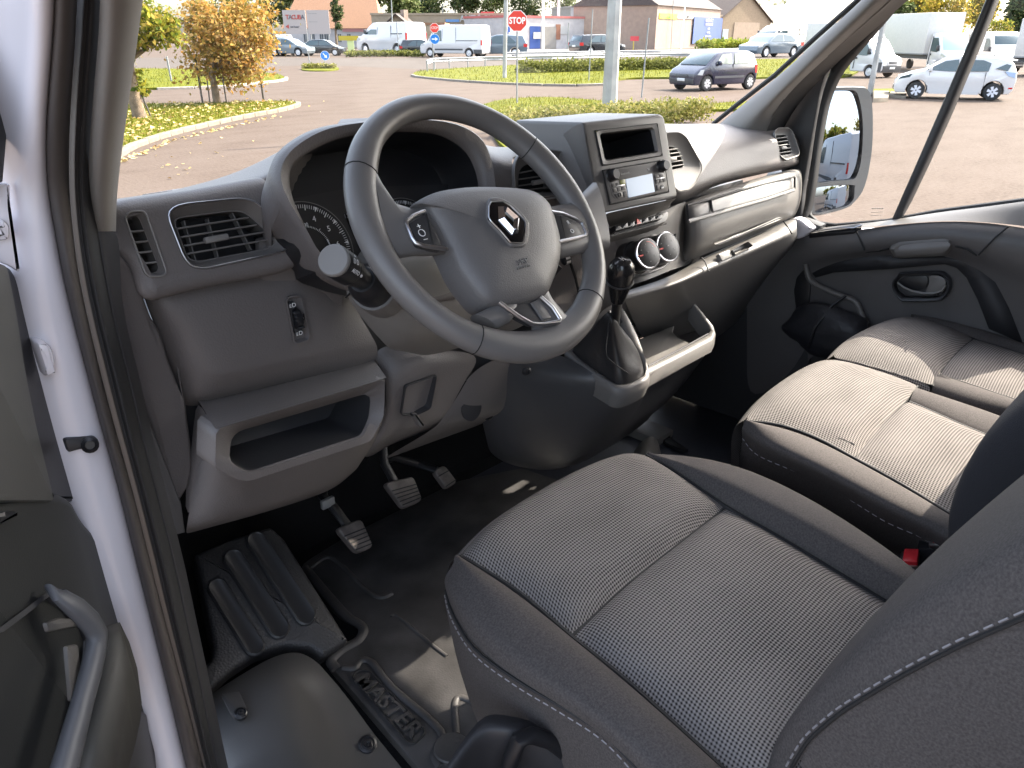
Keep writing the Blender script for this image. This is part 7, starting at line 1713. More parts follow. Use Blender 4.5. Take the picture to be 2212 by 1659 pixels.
Oe = [Vector(p) for p in [(.6872,.6891,2.1023),(.6982,.6879,2.1009),(.711,.675,2.0855),(.6959,.6628,2.071),(.6857,.6632,2.0715),(.6767,.6778,2.0889)]]
Ie = [Vector(p) for p in [(.6947,.6847,2.097),(.6951,.6834,2.0956),(.7018,.6755,2.0861),(.6917,.6679,2.0771),(.6911,.6681,2.0773),(.6881,.6771,2.088)]]
loft('emblem_diamond', [off(Oe, WN, 0), off(Oe, WN, .0015), off([a.lerp(b, .5) for a, b in zip(Oe, Ie)], WN, .0065), off(Ie, WN, .002), off(Ie, WN, 0)], CHROME, wheel, False, False, 10)
# embossed lettering and horn marks
rl = lambda p: Vector(p)
text('embossed_lettering', 'SRP', (.6877,.6457,2.0405), wx, wy, .0105, PLS, wheel, .0012, sx=1.2)
text('embossed_lettering', 'AIRBAG', (.6856,.6422,2.0347), wx, wy, .0058, PLS, wheel, .0012, sx=1.2)
for p in ((.6339,.7072,2.1037), (.7767,.6953,2.0864)):
    o = Vector(p)
    slab('horn_symbol', [o + wx * a + wy * b for a, b in ((-.008, .002), (-.008, -.001), (.002, -.001), (.006, -.003), (.006, .004), (.002, .002))], .003, PLB, wheel, bevel=0)
# steering column shroud
col = thing('steering_column', 'grey steering column shroud with stalks under the wheel', 'steering column', (WC.x, WC.y + .15, WC.z - .12))
shr_rows = [[(.6002,.87,2.031),(.6167,.86,2.0439),(.656,.85,2.0482),(.7305,.85,2.0429),(.844,.86,2.0305)],[(.5503,.84,2.005),(.5491,.8,2.0247),(.5901,.79,2.0272),(.6769,.79,2.0217),(.8222,.82,1.9986)],[(.555,.845,1.9788),(.5536,.795,2.0002),(.6007,.785,2.0009),(.6868,.785,1.9966),(.8305,.81,1.9722)],[(.5942,.86,1.927),(.5804,.8,1.953),(.6269,.785,1.9618),(.7078,.785,1.9598),(.8496,.81,1.9409)],[(.6365,.87,1.8753),(.621,.82,1.9022),(.6642,.8,1.9136),(.7403,.8,1.912),(.8722,.82,1.8994)],[(.6551,.885,1.8633),(.6629,.86,1.8659),(.7148,.85,1.8704),(.7972,.85,1.8677),(.9126,.85,1.8676)],[(.7374,.93,1.82),(.7433,.92,1.8166),(.7864,.91,1.8159),(.8815,.91,1.8107),(.9957,.91,1.8092)]]
grid('shroud', shr_rows, PLS, col, 2)
tube('shroud_gap', [(.5532,.843,1.9803),(.5471,.82,1.9939),(.5501,.808,2.0031)], .0014, SEAM, col, 5)
# left stalk
tp, bs = Vector((.4752,.742,2.0657)), Vector((.5706,.8,1.9987))
ax = (bs - tp).normalized()
tr_ = .0195
st_ = thing('light_stalk', 'black light stalk with AUTO ring left of the steering wheel', 'stalk', tp)
lathe('end_cap', tp, -ax, [(tr_ * .98, -.004), (tr_ * .98, 0), (tr_ * .90, .0022), (.001, .0026)], PLS, st_, 32)
lathe('twist_ring', tp + ax * .0045, ax, [(tr_ * .98, 0), (tr_, .001), (tr_ * 1.02, .030), (tr_ * .96, .031)], PLB, st_, 32)
lathe('ring_gap', tp + ax * .034, ax, [(tr_ * .97, 0), (tr_ * .97, .003)], PLS, st_, 32)
lathe('stem', tp + ax * .0365, ax, [(tr_ * 1.0, 0), (tr_ * .95, .012), (tr_ * .72, .032), (tr_ * .66, .060), (tr_ * .7, (bs - tp).length - .03)], PLB, st_, 32)
lathe('boot', bs - ax * .045, ax, [(tr_ * .85, 0), (tr_ * 1.15, .008), (tr_ * 1.35, .018), (tr_ * 1.45, .045)], PLB, st_, 32)
lathe('collar', bs - ax * .006, ax, [(tr_ * 1.6, 0), (tr_ * 1.66, .004), (tr_ * 1.7, .04)], PLF, col, 32)
vdir = (Vector((0, 0, 2.3)) - tp); vdir = (vdir - ax * vdir.dot(ax)).normalized()
sd2 = ax.cross(vdir).normalized()
if sd2.z < 0: sd2 = -sd2
def on_ring(h, deg):
    n_ = vdir * cos(radians(deg)) + sd2 * sin(radians(deg))
    return tp + ax * h + n_ * tr_ * 1.02, n_
for tx, h, deg, sz in (('AUTO', .022, 8, .0072), ('D', .013, 38, .009), ('D', .022, 40, .009), ('o', .017, 62, .006)):
    o, n_ = on_ring(h, deg)
    tg = ax
    text('stalk_print', tx, o + n_ * .0006, tg, tg.cross(n_) * (1 if (tg.cross(n_)).z > 0 else -1), sz, WHITEP, st_, .0002)
o, n_ = on_ring(.040, 8)
lathe('index_dot', o - n_ * .001, n_, [(.0018, 0), (.0018, .0015)], WHITEP, st_, 12)
rs = thing('wiper_stalk', 'dark wiper stalk tip showing right of the hub', 'stalk', (.9543,.8,1.9599))
lathe('stalk_tip', (.9381,.79,1.9644), (1, -.15, .12), [(.006, 0), (.008, .001), (.008, .012), (.004, .014)], PLB, rs, 14)
lathe('silver_cap', (.9394,.79,1.9645), (1, -.15, .12), [(.0082, 0), (.0082, .009)], SATIN, rs, 14)
tube('stem', [(.9278,.79,1.9592), (.9149,.8,1.94)], .008, PLB, rs, 10)

# ------------------------------------------------------------------ gear console, lever and tray
cons = thing('gear_console', 'dark gear lever console with open tray reaching back from the dash', 'console', (1.25, .9, 1.3))
topl = [(1.0743,.8944,1.735),(1.0747,.7812,1.7),(1.0796,.7663,1.695),(1.093,.7545,1.695),(1.1409,.7458,1.7),(1.1756,.7616,1.7),(1.191,.7913,1.735),(1.2019,.8227,1.77),(1.1846,.8439,1.815),(1.1516,.8411,1.83),(1.1028,.8581,1.8)]
gait = [(1.0906,.8881,1.737),(1.0886,.7883,1.703),(1.0907,.7749,1.7),(1.1009,.7643,1.7),(1.143,.7584,1.703),(1.17,.7696,1.706),(1.1804,.7929,1.731),(1.1746,.8438,1.785),(1.1451,.8531,1.8),(1.0981,.8607,1.775)]
O = resample(smooth_loop(topl, True, 3), 72); I = resample(smooth_loop(gait, True, 3), 72)
k0 = min(range(72), key=lambda i: (I[i] - O[0]).length); I = I[k0:] + I[:k0]
loft('gear_surround', [[p + Vector((.006, .012, -.045)) for p in O], [p + Vector((0, 0, -.018)) for p in O], [p + Vector((0, 0, -.003)) for p in O], [a.lerp(b, .25) + Vector((0, 0, .002)) for a, b in zip(O, I)], [a.lerp(b, .8) for a, b in zip(O, I)], [p + Vector((0, 0, -.004)) for p in I], [p + Vector((0, 0, -.03)) for p in I]], PLF, cons, False, False, 70)
side = [[(.8452,.9165,1.8),(.9866,.9134,1.76),(1.0755,.8921,1.733),(1.0764,.7817,1.697),(1.0821,.7661,1.692),(1.0955,.7542,1.692),(1.1428,.7462,1.697),(1.1772,.7621,1.697)],[(.8843,.96,1.7455),(.947,.9,1.7251),(1.0197,.855,1.719),(1.0863,.8,1.6787),(1.1146,.79,1.659),(1.1547,.792,1.6446),(1.2363,.81,1.6253),(1.2743,.825,1.6298)],[(.9265,.99,1.6573),(.9627,.94,1.6275),(1.0249,.885,1.6413),(1.0993,.83,1.6235),(1.1416,.818,1.602),(1.1882,.82,1.5881),(1.2551,.835,1.5738),(1.3045,.85,1.582)],[(.9706,1.02,1.568),(.981,.985,1.5405),(1.0377,.945,1.5186),(1.1086,.89,1.5264),(1.1573,.87,1.5224),(1.2111,.865,1.5187),(1.2809,.87,1.5179),(1.3337,.875,1.5365)],[(1.0218,1.06,1.4843),(1.0253,1.03,1.4634),(1.0482,1.0,1.4464),(1.1063,.96,1.4282),(1.1521,.94,1.4249),(1.2218,.925,1.4343),(1.3087,.92,1.4405),(1.3797,.92,1.472)],[(1.0843,1.12,1.4197),(1.1001,1.1,1.3961),(1.1374,1.08,1.3716),(1.2101,1.05,1.342),(1.2656,1.03,1.3366),(1.3407,1.01,1.3498),(1.4296,1.0,1.3607),(1.5072,1.0,1.395)]]
grid('console_side', side, plain('console_plastic', (.052, .052, .056), .45, bump=.2, bscale=900, dist=.0005), cons, 2)
for p in [(.953,.885,1.7378),(.9507,.985,1.6109)]:
    lathe('screw', Vector(p) + Vector((-.004, -.006, 0)), (-.6, -.8, .1), [(.008, -.002), (.009, .001), (.006, .004), (.004, .004), (.003, .001), (.001, .001)], PLB, cons, 14)
nose = [[(1.1428,.7462,1.697),(1.1785,.763,1.697),(1.3304,.7815,1.685),(1.4979,.8071,1.665)],[(1.2646,.832,1.6032),(1.2882,.835,1.6111),(1.5244,.9,1.5548),(1.7325,.94,1.5415)],[(1.2829,.857,1.5489),(1.3319,.87,1.5428),(1.541,.93,1.476),(1.7478,.98,1.4752)],[(1.2692,.885,1.4872),(1.3388,.9,1.4777),(1.5613,.97,1.4064),(1.73,1.02,1.3925)],[(1.2328,.925,1.44),(1.311,.935,1.4339),(1.5294,.99,1.3835),(1.6879,1.05,1.3482)],[(1.1583,.945,1.419),(1.2669,.95,1.4059),(1.4899,1.0,1.3648),(1.6521,1.06,1.3232)],[(1.2686,1.03,1.3354),(1.3772,1.03,1.326),(1.5686,1.05,1.3131),(1.7191,1.1,1.2805)]]
grid('console_nose', nose, MATS['console_plastic'], cons, 2)
# tray: lip, inner walls and floor
lo_ = [(1.1756,.7616,1.7),(1.3233,.7775,1.69),(1.4656,.7918,1.68),(1.5052,.8075,1.682),(1.5325,.8304,1.688),(1.5449,.8695,1.71),(1.5492,.9042,1.73)]
li_ = [(1.2005,.783,1.7),(1.3514,.7994,1.69),(1.4905,.8187,1.68),(1.5123,.8267,1.682),(1.5203,.8354,1.688),(1.5252,.8659,1.71),(1.5364,.9004,1.73)]
loft('tray_lip', [[p + Vector((0, 0, -.03)) for p in map(Vector, lo_)], [p + Vector((0, 0, -.004)) for p in map(Vector, lo_)], [lerp(a, b, .3) for a, b in zip(lo_, li_)], [lerp(a, b, .85) for a, b in zip(lo_, li_)], [p + Vector((0, 0, -.004)) for p in map(Vector, li_)], [p + Vector((0, 0, -.05)) for p in map(Vector, li_)]], PLF, cons, False, False, 70, 0, False)
slab('tray_floor', [(1.3978,.9479,1.655),(1.5439,.9409,1.655),(1.503,.9208,1.655),(1.4808,.8912,1.655),(1.4664,.8483,1.655),(1.5501,.8493,1.655),(1.2898,.84,1.655),(1.34,.9237,1.655)], .01, PLF, cons, bevel=.001, direc=(0, 0, -1))
tw_ = [[(1.3554,.99,1.7487),(1.4035,.99,1.7429),(1.5624,1.0,1.7152),(1.696,.99,1.6772)],[(1.4039,1.0,1.7233),(1.468,1.02,1.6971),(1.6215,1.03,1.6612),(1.7407,1.02,1.6529)],[(1.4582,1.01,1.66),(1.5154,1.03,1.6295),(1.6574,1.04,1.6153),(1.77,1.04,1.6226)],[(1.4747,1.0,1.6196),(1.5308,1.02,1.6069),(1.69,1.03,1.594),(1.8175,1.03,1.5813)]]
grid('tray_wall', tw_, PLF, cons, 2)
bar('tray_step', (1.4409,1.0,1.6643), (1.7136,1.0,1.6682), .010, .006, (0, -1, .4), PLD, cons, .001)
slab('tray_step', [(1.4632,1.0,1.635),(1.6171,1.005,1.6302),(1.6144,1.0,1.6215),(1.4673,.995,1.623)], .01, PLD, cons, bevel=.001)
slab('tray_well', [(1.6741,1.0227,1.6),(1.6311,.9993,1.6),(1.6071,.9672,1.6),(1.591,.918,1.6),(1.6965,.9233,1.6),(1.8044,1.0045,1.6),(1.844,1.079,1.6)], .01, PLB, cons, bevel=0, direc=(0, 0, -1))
tube('tray_hem', [(1.1995,.7823,1.7005),(1.3503,.7987,1.6905),(1.4893,.818,1.6805)], .002, PLD, cons, 5)
slab('coin_slot', [(1.1544,.8453,1.806),(1.1618,.8427,1.808),(1.168,.8291,1.792),(1.1623,.8341,1.788)], .004, PLD, cons, bevel=.001, direc=(0, 0, -1), lift=.002)
# gear lever
gl_ = thing('gear_lever', 'black gear lever with glossy knob and leather gaiter behind the wheel', 'gear lever', (1.1738,.8387,1.72))
kt = Vector((1.0316,.74,1.9469)); kb = Vector((1.0466,.755,1.885))
ka = (kb - kt).normalized()
Lk = (kb - kt).length
lathe('knob', kt - ka * .012, ka, [(.004, 0), (.015, .003), (.021, .011), (.0232, .024), (.022, .042), (.018, .060), (.0145, Lk + .01), (.012, Lk + .02)], plain('satin_black_knob', (.014, .014, .015), .22, coat=.3), gl_, 32)
lathe('knob_ring', kt + ka * .030, ka, [(.0233, 0), (.0240, .0015), (.0233, .003)], SATIN if False else PLD, gl_, 32)
kn = -ka
text('shift_pattern', 'H', kt - ka * .0115 + kn * .0022, (1, 0, 0), (0, 1, .3), .015, MATS['grey_print'], gl_, .0004)
tube('lever_rod', [kb, kb.lerp(Vector((1.1735,.8522,1.75)), 1)], .009, PLB, gl_, 10)
gt = Vector((1.0877,.8,1.8337))
gloop = resample(smooth_loop(gait, True, 3), 40)
gl_loops = [[p + Vector((0, 0, -.008)) for p in gloop]]
gc = sum(gloop, Vector()) / 40
for f, dz in ((.0, .0),):
    pass
for t, sc in ((.08, .94), (.2, .76), (.36, .56), (.56, .38), (.78, .24), (1.0, .15)):
    ring = []
    for i, p in enumerate(gloop):
        c_ = gc.lerp(gt, t)
        wob = 1 + .13 * sin(i / 40 * 2 * pi * 4 + t * 2.0) * (1 - t) * (1 if t > .15 else .3)
        ring.append(c_ + (p - gc) * sc * wob)
    gl_loops.append(ring)
loft('gaiter', gl_loops, LEATH, gl_, False, True, 80, 1)
st1 = [(1.0749,.792,1.8328),(1.0649,.786,1.8036),(1.0438,.772,1.7829),(1.0417,.766,1.77),(1.064,.762,1.749),(1.098,.764,1.7252),(1.1284,.77,1.7041)]
tube('gaiter_seam', smooth_loop(st1, False, 4), .0012, SEAM, gl_, 5)

# ------------------------------------------------------------------ floor, mats, pedals
mat_ = thing('floor_mat', 'black rubber floor mat with lettering and a round clip by the driver seat', 'floor mat', (.75, .95, 1.22))
MATM = plain('dusty_rubber_mat', (.042, .040, .040), .55, var=.5, vscale=13, bump=.35, bscale=260, dist=.001)
mo = [(.6669,1.2928,1.235),(.6922,1.2999,1.235),(.7912,1.3116,1.235),(.9323,1.3098,1.235),(1.1445,1.3071,1.235),(1.3117,1.2299,1.235),(1.3399,1.0817,1.235),(1.0625,.8033,1.235),(.6847,.5313,1.235),(.528,.5919,1.235),(.5123,.6637,1.235),(.5453,1.0138,1.235),(.5869,1.0161,1.235),(.6226,1.0134,1.235),(.649,1.0447,1.235),(.6371,1.1116,1.235)]
slab('mat_sheet', mo, .018, MATM, mat_, r=.02, bevel=.006, direc=(0, 0, -1))
for P_, r_ in (([(.6756,1.2674,1.235),(.7292,1.2658,1.235),(.7184,1.1291,1.235),(.7234,1.0794,1.235),(.7489,1.0713,1.235)], .006), ([(.6682,1.2751,1.235),(.6435,1.098,1.235),(.6458,1.0348,1.235),(.62,1.0098,1.235),(.5832,1.0107,1.235),(.5514,1.0015,1.235),(.5462,.9779,1.235)], .010), ([(.5568,.9726,1.235),(.5703,.9558,1.235),(.5894,.9622,1.235),(.6018,.9435,1.235),(.5905,.8705,1.235),(.5883,.7353,1.235),(.5513,.709,1.235),(.5425,.6829,1.235)], .007), ([(.6028,.7107,1.235),(.6448,.7612,1.235),(.6633,.7603,1.235),(.6739,.7055,1.235)], .006), ([(.7033,1.0154,1.235),(.7139,1.0079,1.235),(.7092,.8925,1.235),(.7096,.8556,1.235)], .004)):
    tube('mat_ridge', [p + Vector((0, 0, .001)) for p in smooth_loop(P_, False, 5)], r_, MATM, mat_, 8, .6)
pl_ = [(.5551,.9416,1.238),(.5725,.9434,1.238),(.5848,.9278,1.238),(.5698,.7554,1.238),(.5634,.7478,1.238),(.5401,.7449,1.238),(.5343,.7546,1.238)]
tube('plate_edge', rnd(pl_, .008, 4) + [rnd(pl_, .008, 4)[0]], .0018, SEAM, mat_, 6)
xa = Vector((.5546,.7607,1.235)) - Vector((.5629,.9378,1.235))
text('mat_lettering', 'MASTER', Vector((.5588,.841,1.235)) + Vector((0, 0, .004)), xa, Vector((0, 0, 1)).cross(xa), .040, MATM, mat_, .002, sx=1.2, bold=.0006)
ck = lathe('mat_clip', (.5763,.6942,1.235), (0, 0, 1), [(.030, -.002), (.030, .005), (.028, .0075), (.001, .0085)], MATM, mat_, 32)
lathe('clip_dimple', Vector((.5915,.6959,1.235)) + Vector((0, 0, .0078)), (0, 0, 1), [(.006, 0), (.006, .0008), (.004, .0004)], MATM, ck, 16)
# ribbed rest plate by the door
rest = thing('footwell_panel', 'grained black footwell panel with three raised ribs left of the pedals', 'footwell panel', (.42, 1.1, 1.26))
GRAINB = plain('coarse_grained_rubber', (.030, .029, .030), .55, bump=.45, bscale=230, kind='v', dist=.002)
fp = [(.4312,1.2354,1.4229),(.5074,1.2329,1.4212),(.581,1.2236,1.415),(.5908,1.1958,1.3966),(.5904,.9956,1.2639),(.5323,.9943,1.2631),(.5223,1.0186,1.2792),(.4841,1.0411,1.2941),(.4384,1.0503,1.3002),(.3902,1.0476,1.2984),(.3304,1.0365,1.291),(.3408,1.0682,1.3121),(.3698,1.0776,1.3183),(.3812,1.0912,1.3273),(.4195,1.1948,1.3959)]
slab('panel', fp, .05, GRAINB, rest, r=.006, bevel=.01, bseg=3)
nF = Vector((0, -.55, .83)).normalized()
for a, b, w in [((.4352,1.1692,1.379),(.4381,1.0619,1.3079),.019),((.4862,1.1993,1.3989),(.4904,1.0673,1.3114),.021),((.5403,1.21,1.4061),(.5441,1.0645,1.3096),.021)]:
    a, b = Vector(a), Vector(b)
    d = (b - a).normalized(); s_ = nF.cross(d)
    P_ = []
    for k in range(9):
        t = -pi / 2 + pi * k / 8
        P_.append(b + d * cos(t) * w + s_ * sin(t) * w)
    for k in range(9):
        t = pi / 2 + pi * k / 8
        P_.append(a + d * cos(t) * w + s_ * sin(t) * w)
    bezel('rib', P_, [(0, -.002), (.001, .004), (.004, .0065), (.007, .0045)], plain('smooth_black_rubber', (.026, .026, .028), .42) if 'smooth_black_rubber' not in MATS else MATS['smooth_black_rubber'], rest)
# step cover at the bottom left
cov = thing('step_cover', 'dark plastic step cover with clip and screw at the foot of the picture', 'step cover', (.38, .9, 1.25))
cr = [[(.31,1.0627,1.25),(.3247,1.059,1.262),(.3786,1.0501,1.275),(.4462,1.0468,1.28),(.4832,1.0373,1.28),(.5082,1.0189,1.275),(.5171,.9814,1.265)],[(.3072,1.0507,1.25),(.3166,1.0218,1.285),(.3629,.9937,1.305),(.4159,.9751,1.31),(.4369,.9585,1.31),(.4578,.9538,1.3),(.5161,.9699,1.262)],[(.2947,1.0064,1.25),(.2985,.9659,1.29),(.3469,.9406,1.31),(.4002,.9363,1.315),(.4416,.9407,1.31),(.4688,.9432,1.262),(.5178,.9089,1.25)],[(.2766,.9407,1.25),(.2799,.8987,1.29),(.3286,.8662,1.31),(.3823,.8565,1.315),(.4183,.8705,1.3),(.4612,.8788,1.252),(.5018,.8076,1.245)],[(.2626,.8699,1.25),(.2653,.8273,1.29),(.3141,.7887,1.31),(.3617,.7687,1.315),(.3946,.7718,1.29),(.4467,.7584,1.248),(.4957,.7146,1.242)],[(.2466,.7942,1.25),(.2496,.7511,1.29),(.2966,.6991,1.31),(.3403,.6709,1.31),(.376,.6721,1.28),(.4275,.6595,1.248),(.4786,.6241,1.242)]]
grid('cover', cr, plain('dark_step_plastic', (.062, .060, .060), .5, bump=.3, bscale=700, dist=.0006), cov, 2)
cl = [(.3445,1.0009,1.302),(.3674,.9801,1.306),(.3571,.9368,1.312),(.3482,.9238,1.313),(.3392,.9226,1.313),(.3333,.9327,1.312),(.3342,.9479,1.311)]
bezel('clip', [Vector(p) + Vector((0, 0, .006)) for p in cl], [(0, -.006), (.0005, .001), (.003, .0022)], MATS['dark_step_plastic'], cov, r=.004)
for p, r_ in (((.3431,.9292,1.321), .010), ((.4794,.7888,1.252), .0145)):
    lathe('screw', Vector(p) + Vector((0, 0, .001)), (0, -.3, 1), [(r_, -.006), (r_ * 1.05, .001), (r_ * .8, .0025), (r_ * .7, .0), (r_ * .45, .001), (r_ * .4, .003), (r_ * .2, .003), (.001, .001)], PLB, cov, 20)
# pedals
PEDM = plain('worn_pedal_rubber', (.10, .085, .078), .5, var=.35, vscale=45, bump=.3, bscale=300, dist=.0006)
def pedal(name, label, face, pl_n, nrib, arm, parent_loc):
    t = thing(name, label, 'pedal', parent_loc)
    n = facing(Vector(pl_n).normalized(), face)
    slab('pad', face, .016, PEDM, t, r=.012, bevel=.004, bseg=3)
    a, b, c_, d = [Vector(q) for q in (face[0], face[1], face[2], face[3])]
    for k in range(nrib):
        f = .34 + .54 * k / max(1, nrib - 1)
        bar('groove', a.lerp(d, f) + n * .0006 + (b - a) * .02, b.lerp(c_, f) + n * .0006 - (b - a) * .02, .0026, .0016, n, SEAM, t)
    tube('arm', [Vector(q) for q in arm], .011, PLB, t, 8, .8)
    return t
pedal('clutch_pedal', 'left worn clutch pedal with rubber ribs', [(.6882,1.1604,1.3871),(.7492,1.1593,1.3813),(.7445,1.1168,1.3333),(.7049,1.118,1.3376)], (.05,-.75,.66), 5, [(.7192,1.17,1.3729),(.7081,1.2,1.4123),(.7113,1.24,1.4167),(.7417,1.28,1.4505)], (.7182,1.1413,1.3632))
pedal('brake_pedal', 'middle brake pedal with worn rubber face', [(.8512,1.2131,1.4),(.9276,1.2061,1.3862),(.9186,1.1671,1.3426),(.8651,1.167,1.3465)], (.05,-.75,.66), 5, [(.8835,1.2214,1.3842),(.8811,1.25,1.42),(.902,1.28,1.4503)], (.8835,1.1879,1.3689))
pedal('accelerator_pedal', 'slim accelerator pedal right of the brake', [(.9907,1.2125,1.3715),(1.0263,1.2127,1.3717),(1.0364,1.1797,1.3342),(1.0005,1.1771,1.3312)], (.0,-.75,.66), 2, [(1.0036,1.2163,1.3644),(.9809,1.26,1.3739),(.9238,1.27,1.4112),(.903,1.28,1.4072)], (1.0122,1.1922,1.3485))
box('pedal_bracket', (.6977,1.2,1.4252), (.03, .01, .02), STEEL, None if False else bpy.data.objects['clutch_pedal'], bevel=.002)
# seat rail cover seen between console and driver seat
rc = thing('seat_rail_cover', 'sunlit grey seat foot cover beside the console', 'seat foot cover', (1.6348,1.0468,1.25))
rr_ = [[(1.5741,1.0516,1.25),(1.6067,1.0359,1.29),(1.6277,1.0141,1.29),(1.6232,.9944,1.25)],[(1.5293,1.0296,1.25),(1.5404,1.001,1.305),(1.5608,.9799,1.305),(1.5742,.9589,1.25)],[(1.4541,.99,1.25),(1.4528,.949,1.305),(1.4807,.9202,1.305),(1.4991,.8987,1.25)]]
grid('cover', rr_, PLF, rc, 2)
box('rail', (1.712,1.1164,1.24), (.09, .16, .03), PLF, rc, bevel=.01)
slab('cabin_floor_mat', [(1.7635,1.1356,1.24),(1.7034,.956,1.24),(1.6904,.9631,1.24),(1.6906,1.0151,1.24),(1.735,1.1213,1.24)], .01, PLB, rc, bevel=.002, direc=(0, 0, -1))
# passenger side floor
pf = thing('passenger_floor_mat', 'dark blue grey rubber floor covering before the passenger bench', 'floor mat', (1.6, .8, 1.22))
slab('mat_sheet', [(1.10, 1.30, 1.228), (2.0, 1.30, 1.228), (2.0, .2, 1.228), (1.10, .2, 1.228)], .01, plain('blue_grey_floor_rubber', (.035, .038, .05), .5, bump=.3, bscale=300, dist=.001), pf, bevel=.004, direc=(0, 0, -1))
slab('kick_panel', [(1.98, 1.3, 1.23), (1.98, .75, 1.23), (1.98, .80, 1.85), (1.98, 1.3, 1.95)], .03, PLD, pf, bevel=.01, direc=(1, 0, 0))

# ------------------------------------------------------------------ seats
def stitch(name, P, mat, parent, dash_=.007, gap=.0045, r=.0009, most=140):
    P = smooth_loop(P, False, 8)
    bm = bmesh.new()
    acc, on, cur = 0, True, [P[0]]
    for a, b in zip(P, P[1:]):
        d = (b - a).length
        t = 0
        while True:
            lim = (dash_ if on else gap) - acc
            if t + lim > d:
                acc += d - t
                if on: cur.append(b)
                break
            t += lim
            q = a.lerp(b, t / d)
            if on:
                cur.append(q)
                if len(cur) > 1 and (cur[-1] - cur[0]).length > 1e-5: tube_bm(bm, [cur[0], cur[-1]], r, 4)
            cur = [q]
            on = not on
            acc = 0
    return finish(name, bm, mat, parent)
seat = thing('driver_seat', 'driver seat with grey woven centre panels and dark fabric bolsters', 'seat', (.75, .4, 1.25))
zc = 1.64
sL = [(.5805,.662,1.635),(.5789,.6306,1.64),(.5862,.5529,1.632),(.5802,.4572,1.622),(.5767,.3737,1.614),(.5697,.303,1.606),(.5605,.2347,1.6),(.5521,.1764,1.596)]
sR = [(.9831,.6299,1.645),(.9681,.558,1.645),(.946,.4552,1.638),(.9392,.3581,1.63),(.931,.2752,1.622),(.9243,.1961,1.614),(.9227,.1329,1.606),(.9204,.0854,1.6)]
sF = [(.5805,.662,1.635),(.6688,.6856,1.638),(.7874,.6861,1.644),(.8832,.6777,1.648),(.9574,.6568,1.648),(.9831,.6299,1.645)]
sX = [(.5819,.4585,1.62),(.7003,.4655,1.624),(.8226,.4623,1.63),(.8913,.4608,1.632),(.9488,.4566,1.636)]
sB = [(.5521,.1764,1.596),(.7449,.1319,1.598),(.9204,.0854,1.6)]
patch4('centre_panel', sF, sX, sL[:4], sR[:3], FABC, seat, 24, 18, .018, edge=8)
patch4('centre_panel', sX, sB, sL[3:], sR[2:], FABC, seat, 24, 30, .018, edge=10)
for nm, P in (('dark_seam_line', sL), ('dark_seam_line', sR), ('dark_seam_line', sX)):
    tube(nm, [Vector(p) + Vector((0, 0, .0005)) for p in smooth_loop(P, False, 4)], .0034, SEAM, seat, 6)  # black tubes drawn along the seam grooves to stand for their shade
# front roll of the cushion, falling away under the front edge
rows = []
for t, dy, dz in ((0, 0, 0), (.3, .010, -.006), (.6, .018, -.02), (.85, .020, -.05), (1, .012, -.11), (1.2, 0, -.2)):
    rows.append([p + Vector((dy * -.4, dy, dz)) for p in resample(smooth_loop(sF, False, 5), 14, False)])
grid('cushion_front', rows, FABC, seat, 1)
# left bolster: seam, crown, stitched line, skirt
sT = [(10,[(40,520),(60,640),(130,800),(270,925),(460,1050),(680,1200),(880,1340)])]
b_in = [sL[0], sL[1], sL[2], sL[3], sL[4], sL[5], sL[6], sL[7]]
b_cr = [(.5675,.6606,1.628),(.5362,.6134,1.64),(.5238,.5343,1.643),(.5184,.4545,1.64),(.5188,.3834,1.637),(.5146,.3191,1.634),(.5118,.2613,1.63),(.5045,.2027,1.625)]
b_st = [(.5477,.6562,1.6),(.5192,.6102,1.604),(.4948,.5428,1.606),(.4933,.4689,1.607),(.4989,.4081,1.608),(.5027,.347,1.608),(.4928,.2911,1.606),(.4827,.2397,1.604)]
b_m1 = [lerp(a, b, .45) + Vector((-.004, .0, .016)) for a, b in zip(b_in, b_cr)]
b_m2 = [lerp(a, b, .5) + Vector((-.012, 0, .010)) for a, b in zip(b_cr, b_st)]
b_m0 = [lerp(a, b, .12) + Vector((0, 0, .005)) for a, b in zip(b_in, b_cr)]
b_lo = [(.5482,.6595,1.57),(.5328,.6327,1.54),(.5118,.5996,1.52),(.5107,.5379,1.49),(.5106,.4666,1.49),(.5132,.4039,1.49),(.503,.3398,1.49),(.4913,.2803,1.49)]
b_l2 = [p[:2] + (p[2] - .12,) for p in b_lo]
b_l2 = [(p[0] + .03, p[1], p[2]) for p in b_l2]
grid('side_bolster', [list(r) for r in zip([(p[0], p[1], p[2] - .012) for p in b_in], b_in, b_m0, b_m1, b_cr, b_m2, b_st)], FABS, seat, 2)
b_stl = [(p[0] + .002, p[1], p[2] - .003) for p in b_st]
grid('side_skirt', [list(r) for r in zip(b_stl, [lerp(a, b, .4) + Vector((-.004, 0, 0)) for a, b in zip(b_stl, b_lo)], b_lo, b_l2)], FABS, seat, 2)
tube('dark_seam_line', smooth_loop(b_st, False, 4), .0022, SEAM, seat, 6)
stitch('stitching', [Vector(p) + Vector((-.0035, -.001, .0025 - .008)) for p in b_st], THREAD, seat)
